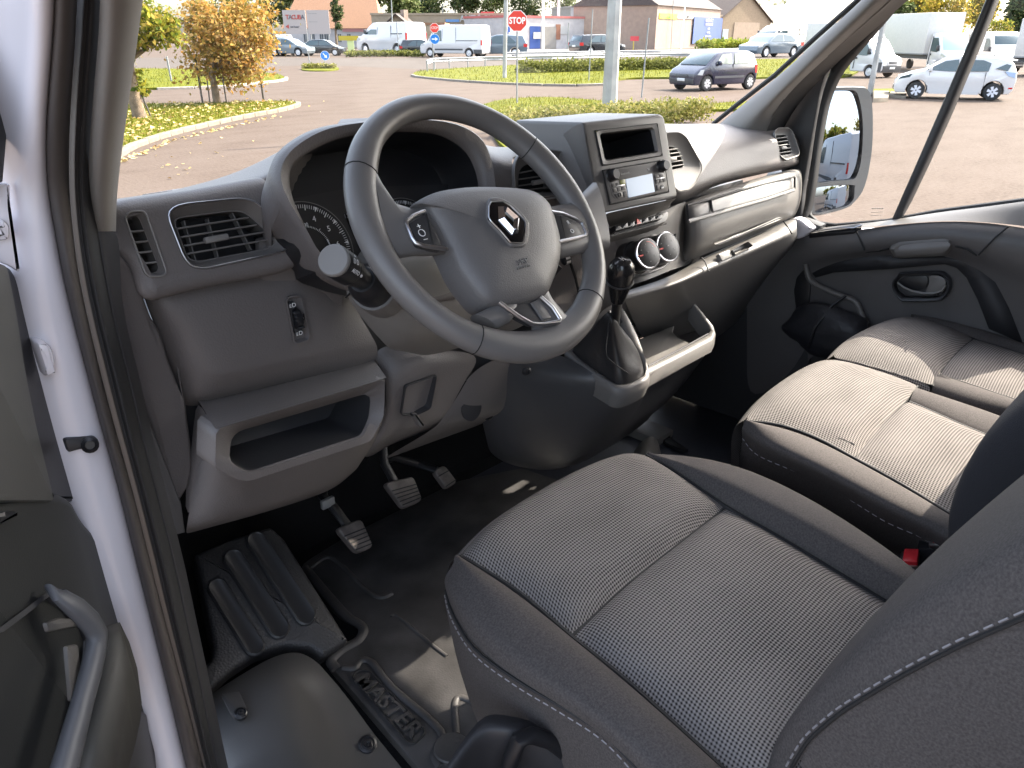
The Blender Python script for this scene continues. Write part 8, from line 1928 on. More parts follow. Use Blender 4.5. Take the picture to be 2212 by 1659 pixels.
# right bolster
r_in = sR[:8]
r_cr = [(.9922,.6309,1.645),(.98,.5382,1.668),(.97,.4308,1.672),(.9646,.336,1.667),(.9554,.2556,1.66),(.9411,.1804,1.652),(.924,.1234,1.645),(.9096,.0803,1.64)]
r_ou = [(1.0054,.6352,1.64),(1.0387,.5729,1.652),(1.0611,.5011,1.655),(1.0611,.4125,1.652),(1.0433,.3195,1.648),(1.0133,.2308,1.642),(.9868,.1656,1.636),(.9525,.0979,1.63)]
r_d1 = [(p[0] + .02, p[1] + .012, p[2] - .03) for p in r_ou]
r_d2 = [(p[0] + .015, p[1] + .01, p[2] - .22) for p in r_ou]
grid('side_bolster', [list(r) for r in zip([(p[0], p[1], p[2] - .012) for p in r_in], r_in, [lerp(a, b, .15) + Vector((0, 0, .004)) for a, b in zip(r_in, r_cr)], [lerp(a, b, .6) + Vector((0, 0, .006)) for a, b in zip(r_in, r_cr)], r_cr, r_ou, r_d1, r_d2)], FABS, seat, 2)
# plastic recliner / side trim at the foot of the seat
tr = [[(.3642,.47,1.5498),(.4479,.49,1.5651),(.4692,.485,1.5619),(.4981,.46,1.5482),(.5242,.44,1.5272),(.5525,.42,1.4926),(.5976,.4,1.4177),(.667,.37,1.2908)],[(.3596,.46,1.5546),(.4296,.475,1.5726),(.4502,.47,1.5745),(.4774,.445,1.5657),(.4971,.425,1.5482),(.518,.405,1.5207),(.5532,.385,1.4564),(.6086,.36,1.3474)],[(.3659,.46,1.5277),(.4225,.47,1.5615),(.4445,.46,1.5638),(.4632,.44,1.5558),(.4789,.425,1.5377),(.5007,.41,1.4959),(.5296,.39,1.4361),(.5775,.37,1.3274)],[(.392,.48,1.4478),(.454,.49,1.4497),(.4764,.475,1.4614),(.4893,.46,1.4581),(.498,.45,1.4543),(.5179,.44,1.4011),(.5387,.42,1.3491),(.5884,.4,1.2413)]]
grid('seat_side_trim', tr, PLD, seat, 2)
tube('adjuster_handle', [(.4556,.45,1.4836),(.4553,.44,1.5368),(.4624,.435,1.5627),(.4771,.43,1.5617),(.5011,.42,1.5403),(.5303,.41,1.4924),(.576,.4,1.4077)], .010, PLB, seat, 10)
# backrest: only its near side shows
k_ed = [(.61,.2006,1.5852),(.61,.2012,1.6145),(.61,.1978,1.6403),(.61,.1898,1.6799),(.61,.1774,1.7208),(.61,.163,1.7578),(.61,.1468,1.8036),(.61,.1312,1.8427),(.61,.1056,1.8902),(.61,.0861,1.9234),(.61,.0577,1.9672),(.61,.0331,2.0059)]
k_st = [(.565,.1693,1.6521),(.565,.1646,1.6759),(.565,.1587,1.6999),(.565,.1482,1.7268),(.565,.1361,1.754),(.565,.1224,1.7798),(.565,.1046,1.8121),(.565,.0878,1.8409),(.565,.0692,1.871),(.565,.0542,1.8936),(.565,.034,1.9234),(.565,.0122,1.956)]
k_bk = [(.575, p[1] - .16 - .25 * max(0, 1.62 - p[2]), p[2] - .015) for p in k_st]
k_in = [(p[0] + .10, p[1] + .004, p[2] + .0) for p in k_ed]
k_in2 = [(p[0] + .30, p[1] - .02, p[2] + .0) for p in k_ed]
k_c1 = [lerp(a, b, .35) + Vector((-.012, .012, 0)) for a, b in zip(k_ed, k_st)]
k_c2 = [lerp(a, b, .75) + Vector((-.006, .004, 0)) for a, b in zip(k_ed, k_st)]
k_st2 = [(p[0] + .003, p[1] - .003, p[2]) for p in k_st]
bk = grid('backrest', [list(r) for r in zip(k_in2, k_in, k_ed, k_c1, k_c2, k_st, k_st2)], FABS, seat, 2)
grid('backrest_side', [list(r) for r in zip(k_st2, [lerp(a, b, .3) + Vector((-.008, 0, 0)) for a, b in zip(k_st2, k_bk)], [lerp(a, b, .7) + Vector((-.006, 0, 0)) for a, b in zip(k_st2, k_bk)], k_bk)], FABS, seat, 2)
tube('dark_seam_line', smooth_loop(k_st, False, 4), .0018, SEAM, seat, 6)
stitch('stitching', [Vector(p) + Vector((-.0035, .004, .003)) for p in k_st], THREAD, seat, .008, .005)
# passenger bench: middle and outer place
bench = thing('passenger_bench', 'sunlit two place passenger bench with woven beige grey cushions', 'seat bench', (1.5, .3, 1.25))
mL = [(1.183,.5561,1.665),(1.2061,.5008,1.668),(1.2198,.4392,1.66),(1.2101,.3666,1.652),(1.1938,.2815,1.644),(1.1753,.2113,1.636),(1.1592,.1571,1.63)]
mF = [(1.183,.5561,1.665),(1.2612,.5697,1.672),(1.3655,.576,1.676),(1.4839,.5759,1.676),(1.5423,.5653,1.674),(1.5595,.5525,1.672)]
mR = [(1.5595,.5525,1.672),(1.5647,.4928,1.672),(1.5678,.4349,1.668),(1.562,.3856,1.664)]
mX = [(1.2138,.3677,1.65),(1.2735,.3732,1.652),(1.3431,.3772,1.655),(1.442,.3791,1.658),(1.5121,.3816,1.66),(1.5669,.3868,1.662)]
mR2 = [(1.4844,.3744,1.66),(1.4754,.321,1.656),(1.4679,.2767,1.652),(1.4671,.2295,1.646),(1.4619,.172,1.64)]
mX2 = [(1.2138,.3677,1.65),(1.2735,.3732,1.652),(1.3431,.3772,1.655),(1.442,.3791,1.658),(1.4844,.3744,1.66)]
mB = [(1.1592,.1571,1.63),(1.3244,.167,1.635),(1.4619,.172,1.64)]
patch4('centre_panel', mF, mX, mL[:4], mR, FABC, bench, 16, 14, .016, edge=5)
patch4('centre_panel', mX2, mB, mL[3:], mR2, FABC, bench, 16, 18, .012, edge=5)
for P in (mL, mX, mR2): tube('dark_seam_line', [Vector(p) + Vector((0, 0, -.001)) for p in smooth_loop(P, False, 4)], .0026, SEAM, bench, 6)
for k in range(9):
    a = Vector(mX[0]).lerp(Vector(mX[-1]), .08 + .1 * k) + Vector((0, .012, .008))
    tube('fabric_pucker', [a, a + Vector((random.uniform(-.01, .01), random.uniform(.018, .035), .006))], [.0016, .0004], FABC, bench, 4)
rows = []
for dy, dz in ((0, 0), (.010, -.006), (.018, -.02), (.020, -.05), (.012, -.11), (0, -.2)):
    rows.append([p + Vector((dy * -.3, dy, dz)) for p in resample(smooth_loop(mF, False, 5), 12, False)])
grid('cushion_front', rows, FABC, bench, 1)
m_cr = [(1.182,.5576,1.655),(1.1233,.4749,1.668),(1.122,.4083,1.665),(1.1158,.3372,1.657),(1.1102,.2603,1.648),(1.1174,.2063,1.64),(1.1074,.1562,1.632)]
m_st = [(1.1931,.56,1.625),(1.172,.5171,1.615),(1.1718,.4393,1.61),(1.1647,.3638,1.605),(1.1435,.2808,1.6),(1.1452,.2226,1.595),(1.1284,.1656,1.59)]
m_lo = [(1.2273,.5771,1.55),(1.2234,.5519,1.53),(1.2455,.4752,1.5),(1.2377,.3915,1.49),(1.2345,.311,1.48),(1.2336,.2443,1.47),(1.2271,.1796,1.46)]
grid('side_bolster', [list(r) for r in zip([(p[0], p[1], p[2] - .01) for p in mL], mL, [lerp(a, b, .5) + Vector((0, 0, .010)) for a, b in zip(mL, m_cr)], m_cr, [lerp(a, b, .5) + Vector((-.012, 0, .008)) for a, b in zip(m_cr, m_st)], m_st, [lerp(a, b, .5) + Vector((-.006, 0, 0)) for a, b in zip(m_st, m_lo)], m_lo, [(p[0] + .04, p[1], p[2] - .2) for p in m_lo])], FABS, bench, 2)
stitch('stitching', [Vector(p) + Vector((-.004, 0, .000)) for p in m_st], THREAD, bench, .008, .006, .0008)
m_rr = [(1.5651,.3853,1.662),(1.5639,.3231,1.66),(1.5716,.2732,1.655),(1.5751,.2278,1.65),(1.5693,.1704,1.645)]
grid('side_bolster', [list(r) for r in zip([(p[0], p[1], p[2] - .01) for p in mR2], mR2, [lerp(a, b, .45) + Vector((0, 0, .012)) for a, b in zip(mR2, m_rr)], m_rr, [(p[0] + .01, p[1] + .004, p[2] - .03) for p in m_rr], [(p[0] + .01, p[1], p[2] - .2) for p in m_rr])], FABS, bench, 2)
grid('cushion_side', [[p for p in map(Vector, mR)], [Vector(p) + Vector((.012, .006, -.012)) for p in mR], [Vector(p) + Vector((.014, .006, -.05)) for p in mR], [Vector(p) + Vector((.008, 0, -.2)) for p in mR]], FABC, bench, 2)
# outer place
oL = [(1.5872,.5694,1.665),(1.5867,.5209,1.668),(1.5883,.4614,1.667),(1.5915,.4094,1.664),(1.5919,.3672,1.66)]
oF = [(1.5872,.5694,1.665),(1.6733,.5779,1.672),(1.761,.5757,1.676),(1.8479,.5648,1.678),(1.9173,.5502,1.676),(1.9636,.5368,1.67)]
oR = [(1.9636,.5368,1.67),(1.9555,.4846,1.672),(1.9434,.4323,1.669),(1.9226,.3841,1.664)]
oX = [(1.5969,.3683,1.658),(1.6749,.3769,1.66),(1.7728,.3852,1.661),(1.8655,.3878,1.662),(1.9287,.3854,1.662)]
oL2 = [(1.6646,.3782,1.659),(1.6656,.3342,1.656),(1.6675,.2804,1.651),(1.6691,.2201,1.645)]
oX2 = [(1.6646,.3782,1.659),(1.7728,.3852,1.661),(1.8655,.3878,1.662),(1.9287,.3854,1.662)]
oR2 = [(1.9287,.3854,1.662),(1.9304,.3352,1.658),(1.9324,.2815,1.652),(1.9254,.214,1.645)]
oB = [(1.6691,.2201,1.645),(1.801,.2151,1.645),(1.9254,.214,1.645)]
patch4('centre_panel', oF, oX, oL, oR, FABC, bench, 14, 14, .016, edge=5)
patch4('centre_panel', oX2, oB, oL2, oR2, FABC, bench, 14, 14, .010, edge=5)
for P in (oX, oL2, oR2): tube('dark_seam_line', [Vector(p) + Vector((0, 0, -.001)) for p in smooth_loop(P, False, 4)], .0026, SEAM, bench, 6)
grid('cushion_side', [[p for p in map(Vector, oL)], [Vector(p) + Vector((-.010, .0, -.012)) for p in oL], [Vector(p) + Vector((-.012, 0, -.04)) for p in oL], [Vector(p) + Vector((-.004, 0, -.2)) for p in oL]], FABC, bench, 2)
rows = []
for dy, dz in ((0, 0), (.010, -.006), (.018, -.02), (.020, -.05), (.012, -.11), (0, -.2)):
    rows.append([p + Vector((dy * -.3, dy, dz)) for p in resample(smooth_loop(oF, False, 5), 12, False)])
grid('cushion_front', rows, FABC, bench, 1)
o_lo = [(1.5951,.3668,1.658),(1.5929,.3131,1.655),(1.5994,.2715,1.652),(1.6123,.2274,1.648),(1.6109,.179,1.644)]
oL2b = resample(oL2, 5, False)
grid('side_bolster', [list(r) for r in zip(oL2b, [lerp(a, b, .5) + Vector((0, 0, .010)) for a, b in zip(oL2b, o_lo)], o_lo, [(p[0] - .008, p[1], p[2] - .03) for p in o_lo], [(p[0] - .006, p[1], p[2] - .2) for p in o_lo])], FABS, bench, 2)
o_ri = [(1.98,.5402,1.665),(1.9924,.4963,1.672),(1.9813,.4288,1.675),(1.9889,.3628,1.67),(1.9764,.2941,1.665),(1.9664,.2155,1.655)]
oRa = resample(list(map(Vector, oR)) + list(map(Vector, oR2[1:])), 6, False)
grid('side_bolster', [list(r) for r in zip(oRa, [lerp(a, b, .5) + Vector((0, 0, .010)) for a, b in zip(oRa, o_ri)], o_ri, [(p[0] + .02, p[1], p[2] - .02) for p in o_ri], [(p[0] + .03, p[1], p[2] - .2) for p in o_ri])], FABS, bench, 2)
# bench backrest, its left bolster only
q_ed = [(1.1,.1704,1.5901),(1.1,.1799,1.611),(1.1,.1877,1.6367),(1.1,.1943,1.667),(1.1,.1965,1.6946),(1.1,.1944,1.7354),(1.1,.1869,1.7771),(1.1,.1771,1.8125),(1.1,.1617,1.8451),(1.1,.1456,1.8716),(1.1,.12,1.9167)]
q_sd = [(1.065, p[1] - .05, p[2] + .0) for p in q_ed]
q_bk = [(1.075, p[1] - .17, p[2]) for p in q_ed]
q_in = [(p[0] + .10, p[1] + .002, p[2]) for p in q_ed]
q_i2 = [(p[0] + .8, p[1] - .01, p[2]) for p in q_ed]
grid('backrest', [list(r) for r in zip(q_i2, q_in, q_ed, [lerp(a, b, .4) + Vector((-.010, .010, 0)) for a, b in zip(q_ed, q_sd)], q_sd, q_bk)], plain('ribbed_dark_fabric', (.030, .030, .034), .9, spec=.2, bump=.8, bscale=700, dist=.001), bench, 2)
# closed shells behind the visible sides of the backrests
slab('backrest_shell', [(1.0, .03, 1.95), (1.0, .00, 2.05), (1.0, -.06, 2.22), (1.0, -.14, 2.22), (1.0, -.16, 1.9), (1.0, -.06, 1.5), (1.0, .10, 1.5), (1.0, .09, 1.72)], .40, FABS, seat, r=.03, bevel=.02, direc=(-1, 0, 0))
slab('backrest_shell', [(2.0, .10, 1.90), (2.0, .07, 2.05), (2.0, .02, 2.2), (2.0, -.08, 2.2), (2.0, -.06, 1.6), (2.0, .10, 1.5), (2.0, .14, 1.7)], .88, FABS, bench, r=.03, bevel=.02, direc=(-1, 0, 0))
# buckles between the seats
for lab, P in (('red seat belt buckle beside the bench cushion', [(870,1388),(935,1394),(935,1420),(868,1410)]), ('red seat belt buckle half hidden by the driver seat bolster', [(770,1478),(806,1486),(795,1512),(760,1500)])):
    pass
for lab, c_, b_ in (('red seat belt buckle beside the bench cushion', (1.1529,.2046,1.6), (1.1529,.2046,1.6)), ('red seat belt buckle half hidden by the driver seat bolster', (1.0964,.2243,1.58), None)):
    c_ = Vector(c_)
    t = thing('seat_belt_buckle', lab, 'buckle', c_, 'seat belt buckles between the seats')
    rot = Matrix.Rotation(radians(15), 3, 'Z') @ Matrix.Rotation(radians(-18), 3, 'X')
    box('button', c_ + Vector((0, 0, .004)), (.036, .020, .010), REDB, t, bevel=.002, rot=rot)
    box('frame', c_ + Vector((0, 0, -.004)), (.043, .026, .012), SATIN, t, bevel=.003, rot=rot)
    box('housing', c_ + Vector((0, 0, -.055)), (.045, .028, .095), PLB, t, bevel=.004, rot=rot)
# black bag in the passenger door pocket corner
bag = thing('black_bag', 'crumpled black bag in the door pocket beside the outer seat', 'bag', (1.93,.7119,1.598))
rg = random.Random(5)
bmb = bmesh.new()
bmesh.ops.create_icosphere(bmb, subdivisions=4, radius=1)
bc = Vector((1.93,.7114,1.5951))
for v in bmb.verts:
    q = v.co.copy()
    f = 1 + .10 * sin(q.x * 2.3 + q.z * 3) * sin(q.y * 3 + 1) + .05 * sin(q.z * 6 + q.y * 4) + .02 * sin(q.y * 17 + q.z * 9)
    v.co = bc + Vector((q.x * .045, q.y * .12, q.z * .07)) * f
finish('sack', bmb, BAGM, bag, 60)
tube('strap', [bc + Vector((-.045, .03, -.04)), bc + Vector((-.05, .02, .02)), bc + Vector((-.01, .0, .075)), bc + Vector((.01, -.02, .10))], .004, PLB, bag, 6)

# ------------------------------------------------------------------ passenger door
pd = thing('passenger_door', 'closed passenger door with dark inner panel and window', 'door', (2.02, .4, 1.2))
XD = 1.98
rows_ = [[(1.97,.9938,1.7692),(1.965,.868,1.807),(1.965,.8105,1.8254),(1.96,.7002,1.8571),(1.96,.6255,1.8827),(1.955,.5069,1.9123),(1.955,.418,1.921),(1.95,.3502,1.9216),(1.95,.2703,1.9158)],[(1.955,.9816,1.7399),(1.95,.8688,1.7798),(1.945,.8091,1.8002),(1.94,.6841,1.8426),(1.935,.6181,1.8654),(1.93,.4959,1.8966),(1.925,.4064,1.9046),(1.925,.3391,1.8991),(1.92,.2577,1.8885)],[(1.95,.9727,1.6954),(1.945,.8658,1.7363),(1.945,.8092,1.7651),(1.94,.6684,1.8164),(1.935,.6093,1.8334),(1.93,.4901,1.8697),(1.93,.4183,1.8547),(1.93,.3271,1.8448),(1.93,.2442,1.8277)],[(1.965,.9741,1.647),(1.96,.866,1.6902),(1.965,.8117,1.7428),(1.975,.6734,1.7991),(1.975,.6129,1.8047),(1.975,.496,1.8344),(1.965,.4088,1.8217),(1.955,.3233,1.8056),(1.95,.2373,1.7858)],[(1.97,.9642,1.5557),(1.965,.8488,1.6049),(1.975,.7993,1.6949),(1.98,.6678,1.7593),(1.98,.6091,1.7766),(1.98,.4917,1.8077),(1.975,.3875,1.7668),(1.965,.3109,1.7449),(1.96,.2247,1.7289)],[(1.975,.9483,1.4213),(1.975,.8114,1.5408),(1.98,.7785,1.6305),(1.985,.6563,1.6879),(1.985,.596,1.7015),(1.985,.4761,1.7286),(1.98,.3732,1.6996),(1.97,.2949,1.6741),(1.965,.2069,1.6551)],[(1.98,.9315,1.2809),(1.98,.7863,1.4506),(1.985,.7506,1.5253),(1.985,.6401,1.6019),(1.985,.5794,1.6176),(1.985,.4588,1.6489),(1.98,.3553,1.6219),(1.975,.2772,1.5964),(1.97,.1886,1.5793)]]
DOORM = plain('door_trim_plastic', (.085, .080, .080), .5, bump=.35, bscale=600, dist=.0007, var=.06)
grid('inner_panel', rows_, DOORM, pd, 2)
slab('lower_skin', [(1.99, 1.1, 1.2), (1.99, -.1, 1.2), (1.99, -.1, 1.72), (1.99, 1.1, 1.72)], .03, PLD, pd, bevel=0, direc=(1, 0, 0))
slab('outer_skin', [(2.06, 1.15, 1.1), (2.06, -.1, 1.1), (2.06, -.1, 1.93), (2.06, .60, 1.86), (2.06, .95, 1.80), (2.06, 1.15, 1.80)], .03, PAINT, pd, bevel=.01, direc=(1, 0, 0))
# recessed charcoal band, grab recess, handle
band = [(1.9725,.8153,1.7436),(1.9725,.7753,1.772),(1.9725,.6791,1.8056),(1.9725,.6217,1.8207),(1.9725,.6062,1.8023),(1.9725,.4942,1.8294),(1.9725,.4781,1.8538),(1.9725,.4473,1.8515),(1.9725,.4266,1.8412),(1.9725,.4083,1.8305),(1.9725,.3787,1.7901),(1.9725,.3394,1.7363),(1.9725,.2959,1.6651),(1.9725,.3671,1.6814),(1.9725,.4042,1.7424),(1.9725,.4378,1.7882),(1.9725,.4631,1.8069),(1.9725,.4902,1.8109),(1.9725,.6062,1.7759),(1.9725,.7406,1.7405),(1.9725,.7866,1.7163)]
bm = bmesh.new()
for t3 in __import__('mathutils').geometry.tessellate_polygon([[Vector(p) for p in band]]):
    bm.faces.new([bm.verts.new(Vector(band[i])) for i in t3])
bmesh.ops.remove_doubles(bm, verts=bm.verts, dist=1e-5)
ob = finish('charcoal_band', bm, plain('charcoal_trim', (.022, .022, .025), .6, bump=.3, bscale=900, dist=.0006), pd)
md = ob.modifiers.new('thickness', 'SOLIDIFY'); md.thickness = .012; md.offset = 0
nX = Vector((-1, 0, 0))
gh = [(1.935,.613,1.8327),(1.935,.6039,1.8451),(1.935,.5907,1.8554),(1.93,.4925,1.8807),(1.93,.478,1.8781),(1.935,.4729,1.8641),(1.94,.4861,1.8377),(1.94,.4944,1.8322),(1.945,.5851,1.8097),(1.945,.5978,1.8093)]
slab('grab_handle', [(p[0] - .004, p[1], p[2]) for p in gh], .05, PLF, pd, r=.012, bevel=.014, bseg=4, direc=(1, 0, 0), angle=70)
gi = [(1.925,.6039,1.8376),(1.925,.59,1.844),(1.928,.5778,1.8284),(1.93,.5866,1.8183),(1.93,.5974,1.8217)]
grow = [[(1.93,.5918,1.8446),(1.928,.5351,1.861),(1.926,.4762,1.8753)],[(1.918,.5809,1.8363),(1.916,.5288,1.8495),(1.916,.4755,1.8646)],[(1.925,.5783,1.8235),(1.924,.5284,1.835),(1.924,.4832,1.8464)]]
grid('handle_lip', grow, PLF, pd, 2)
hb = [(1.972,.595,1.7333),(1.972,.5951,1.7474),(1.972,.5878,1.763),(1.972,.5769,1.7735),(1.972,.5027,1.7911),(1.972,.4856,1.7906),(1.972,.471,1.7788),(1.972,.4658,1.7638),(1.972,.4666,1.7474),(1.972,.473,1.7324),(1.972,.4853,1.7213),(1.972,.5573,1.7025),(1.972,.5711,1.7059),(1.972,.5867,1.7181)]
hi = [(1.972,.5879,1.7349),(1.972,.5883,1.7461),(1.972,.5829,1.7584),(1.972,.5728,1.7661),(1.972,.5022,1.7832),(1.972,.4886,1.7819),(1.972,.4789,1.7731),(1.972,.4757,1.7617),(1.972,.4764,1.748),(1.972,.4814,1.7373),(1.972,.492,1.7294),(1.972,.5569,1.7134),(1.972,.5677,1.7152),(1.972,.5812,1.7236)]
O = resample(smooth_loop(hb, True, 3), 64); I = resample(smooth_loop(hi, True, 3), 64)
hd = loft('latch_bezel', [off(O, nX, -.002), off(O, nX, .006), [a.lerp(b, .3) + nX * .010 for a, b in zip(O, I)], [a.lerp(b, .8) + nX * .008 for a, b in zip(O, I)], off(I, nX, .001), off(I, nX, -.012)], PLD, pd, False, True, 60)
slab('latch_dish', [(1.974,.5863,1.7418),(1.974,.5817,1.7554),(1.974,.5705,1.7639),(1.974,.5245,1.7747),(1.974,.5178,1.7605),(1.974,.5204,1.7434),(1.974,.5338,1.7349),(1.974,.5567,1.7341)], .004, PLB, hd, r=.01, bevel=.001)
slab('latch_lever', [(1.967,.5188,1.776),(1.967,.5016,1.7817),(1.967,.4879,1.7804),(1.967,.4779,1.7677),(1.967,.4783,1.7528),(1.967,.488,1.7411),(1.967,.5133,1.7322),(1.967,.546,1.7311),(1.967,.5825,1.7428),(1.967,.5829,1.7371),(1.967,.5732,1.7251),(1.967,.5585,1.717),(1.967,.5194,1.7253),(1.967,.4889,1.7338),(1.967,.4787,1.7432),(1.967,.4746,1.7603),(1.967,.4764,1.7707),(1.967,.4846,1.7819),(1.967,.501,1.7845),(1.967,.5196,1.7796)], .008, PLD, hd, bevel=.002)
slab('latch_cup', [(1.9655,.5185,1.7769),(1.9655,.5012,1.782),(1.9655,.4862,1.7803),(1.9655,.4769,1.7683),(1.9655,.4777,1.7519),(1.9655,.4876,1.7415),(1.9655,.5179,1.7326),(1.9655,.5146,1.7466),(1.9655,.5139,1.7632)], .006, PLF, hd, r=.006, bevel=.002)
tube('latch_edge', [(1.963,.5827,1.747),(1.963,.5667,1.7386),(1.963,.5451,1.7336),(1.963,.5199,1.7338),(1.963,.4962,1.7391),(1.963,.4811,1.749),(1.963,.477,1.7634)], .0026, PLS, hd, 6)
# pocket lip and trim joints
tube('pocket_lip', smooth_loop([(1.955,.8129,1.7506),(1.955,.8067,1.7309),(1.955,.796,1.7121),(1.955,.7762,1.7012),(1.955,.7423,1.6935),(1.955,.7063,1.6866),(1.955,.6772,1.6829),(1.955,.6627,1.6729),(1.955,.6486,1.6497),(1.955,.6307,1.6288)], False, 4), .007, PLF, pd, 10)
pks = [[(1.957,.8138,1.75),(1.957,.777,1.7006),(1.957,.707,1.686),(1.957,.6634,1.6723),(1.957,.6314,1.6281)],[(1.965,.839,1.7223),(1.96,.7961,1.6806),(1.96,.741,1.6565),(1.96,.6898,1.6474),(1.96,.6368,1.6215)],[(1.97,.8421,1.6683),(1.97,.8052,1.5951),(1.968,.7487,1.594),(1.968,.6969,1.6041),(1.968,.6459,1.608)]]
grid('pocket_front', pks, DOORM, pd, 2)
slab('pocket_dark', [(1.953,.8107,1.7425),(1.953,.8315,1.7112),(1.953,.8333,1.674),(1.953,.8152,1.6096),(1.953,.7832,1.6034),(1.953,.7908,1.6955)], .004, PLB, pd, r=.006, bevel=.001)
for P in ([(1.944,.6951,1.8566),(1.937,.6795,1.8384),(1.937,.6661,1.8174)], [(1.935,.3765,1.9218),(1.927,.3927,1.8992),(1.928,.4174,1.8532)], [(1.955,.6702,1.8091),(1.952,.6361,1.8186),(1.94,.6117,1.8302)], [(1.935,.4691,1.8628),(1.934,.4432,1.8607),(1.932,.4213,1.8507)]):
    tube('trim_joint', P, .0022, SEAM, pd, 5)
# sill ledge with switch, window channel
led = [[(1.955,.8271,1.8271),(1.955,.7514,1.8526),(1.955,.6324,1.8805),(1.955,.5245,1.9103),(1.95,.4352,1.9222),(1.95,.3512,1.9258),(1.95,.2462,1.9243)],[(1.985,.8371,1.828),(1.985,.7639,1.8512),(1.985,.6434,1.881),(1.985,.5355,1.9181),(1.985,.4481,1.9375),(1.985,.3678,1.9617),(1.985,.2687,1.9875)],[(2.005,.8462,1.827),(2.005,.7722,1.8503),(2.005,.6506,1.8803),(2.005,.542,1.9192),(2.005,.4544,1.9418),(2.005,.3737,1.9674),(2.005,.2744,1.996)]]
grid('sill_ledge', led, PLF, pd, 2)
slab('switch_plate', [(1.958,.8201,1.8285),(1.972,.8169,1.8365),(1.975,.7046,1.8713),(1.968,.6931,1.8724),(1.952,.7034,1.8561)], .012, PLB, pd, r=.004, bevel=.002, direc=(.3, 0, -1))
tube('chrome_edge', [(1.962,.7978,1.8421),(1.962,.7405,1.8579),(1.957,.7084,1.8628),(1.962,.6909,1.873)], .0016, SATIN, pd, 6)
tube('window_seal', [(2.02,.8631,1.8875),(2.02,.8509,1.8624),(2.02,.8243,1.8454),(2.02,.7779,1.8462),(2.02,.6553,1.8764),(2.02,.5459,1.916),(2.02,.3767,1.9656),(2.02,.2765,1.9937)], .007, RUBBER, pd, 8)
# frame along the pillar, triangular corner panel, window strut
fr1 = [(2.0,.7169,2.3888),(2.0,.7307,2.3628),(2.0,.7807,2.3),(2.0,.82,2.2525),(2.0,.8491,2.226)]
fr2 = [(1.955,.7288,2.3877),(1.955,.7459,2.3621),(1.955,.7925,2.3152),(1.955,.8568,2.2494),(1.955,.9005,2.2061)]
grid('frame_trim', [list(r) for r in zip([(p[0] - .002, p[1] + .03, p[2] + .02) for p in fr2], fr2, [lerp(a, b, .45) + Vector((-.008, 0, 0)) for a, b in zip(fr2, fr1)], fr1, [(p[0] + .03, p[1], p[2]) for p in fr1])], RUBBER, pd, 2)
tube('frame_bead', [(1.975,.7195,2.3909),(1.975,.775,2.3213),(1.97,.8403,2.2399),(1.965,.9002,2.1757),(1.96,.9397,2.1262),(1.955,.9559,2.094)], .010, plain('grey_frame_bead', (.16, .155, .165), .45), pd, 10)
tri = [(1.99,.8505,2.2278),(1.99,.8563,2.2097),(1.99,.8623,2.1695),(1.99,.8644,2.0943),(1.99,.8664,1.9913),(1.99,.8672,1.925),(1.99,.8609,1.8618),(1.99,.8964,1.8564),(1.99,.9663,2.0728),(1.99,.9576,2.0949),(1.99,.929,2.1389),(1.99,.8914,2.1885)]
slab('corner_panel', tri, .02, PLD, pd, r=.01, bevel=.004, direc=(1, 0, 0))
grid('window_channel', [[lerp(a, b, t) + Vector((dx, 0, 0)) for a, b in zip([(1.985,.7178,2.3883),(1.985,.729,2.3654),(1.985,.7766,2.3092),(1.985,.8191,2.2623),(1.985,.8418,2.2314),(1.985,.8519,2.1968),(1.985,.8567,2.1499),(1.985,.8581,2.0813),(1.985,.8566,1.9929),(1.985,.8562,1.9197),(1.985,.8562,1.8594)], [(1.985,.6991,2.3877),(1.985,.71,2.3649),(1.985,.7556,2.303),(1.985,.7932,2.2532),(1.985,.818,2.2175),(1.985,.83,2.1844),(1.985,.8392,2.1441),(1.985,.8415,2.0825),(1.985,.8397,1.9947),(1.985,.8371,1.9222),(1.985,.8432,1.8652)])] for t, dx in ((0, .01), (.1, -.004), (.5, -.006), (.9, -.002), (1, .02))], RUBBER, pd, 2)
stt = [(2.01,.5427,2.3835),(2.01,.5445,2.3672),(2.01,.5895,2.1343),(2.01,.6438,1.8805)]
ste = [(2.01,.5221,2.3829),(2.01,.5237,2.3666),(2.01,.5613,2.1453),(2.01,.6202,1.8912)]
grid('window_strut', [[lerp(a, b, t) + Vector((dx, 0, 0)) for a, b in zip(stt, ste)] for t, dx in ((0, .03), (0, 0), (.3, -.006), (.8, -.006), (1, 0), (1, .03))], PLD, pd, 1)
gw = [[(2.03,.686,2.4147),(2.03,.8584,2.1949),(2.03,.8688,1.8699)],[(2.03,.5126,2.4076),(2.03,.6014,2.1606),(2.03,.6739,1.8617)],[(2.03,.2771,2.4341),(2.03,.2297,2.1798),(2.03,.2227,1.9754)]]
grid('window_pane', gw, GLASS, pd, 0)
for P in ([(1045,1445),(1130,1440)], [(1040,1470),(1120,1466)], [(1035,1485),(1110,1482)]):
    pass
for P in [[(2.0285,.6988,1.9012),(2.0285,.6961,1.902)],[(2.0285,.6939,1.9019),(2.0285,.6912,1.9027)],[(2.0285,.689,1.9026),(2.0285,.6863,1.9034)],[(2.0285,.6842,1.9033),(2.0285,.6815,1.9041)],[(2.0285,.6794,1.904),(2.0285,.6767,1.9047)],[(2.0285,.6745,1.9047),(2.0285,.6719,1.9054)],[(2.0285,.6998,1.8916),(2.0285,.6713,1.8969)],[(2.0285,.699,1.8837),(2.0285,.6732,1.8887)]]:
    bar('glass_mark', P[0], P[1], .003 if (Vector(P[0]) - Vector(P[1])).length < .008 else .0008, .0006, (-1, 0, 0), plain('etched_mark', (.35, .33, .31), .8) if 'etched_mark' not in MATS else MATS['etched_mark'], pd)
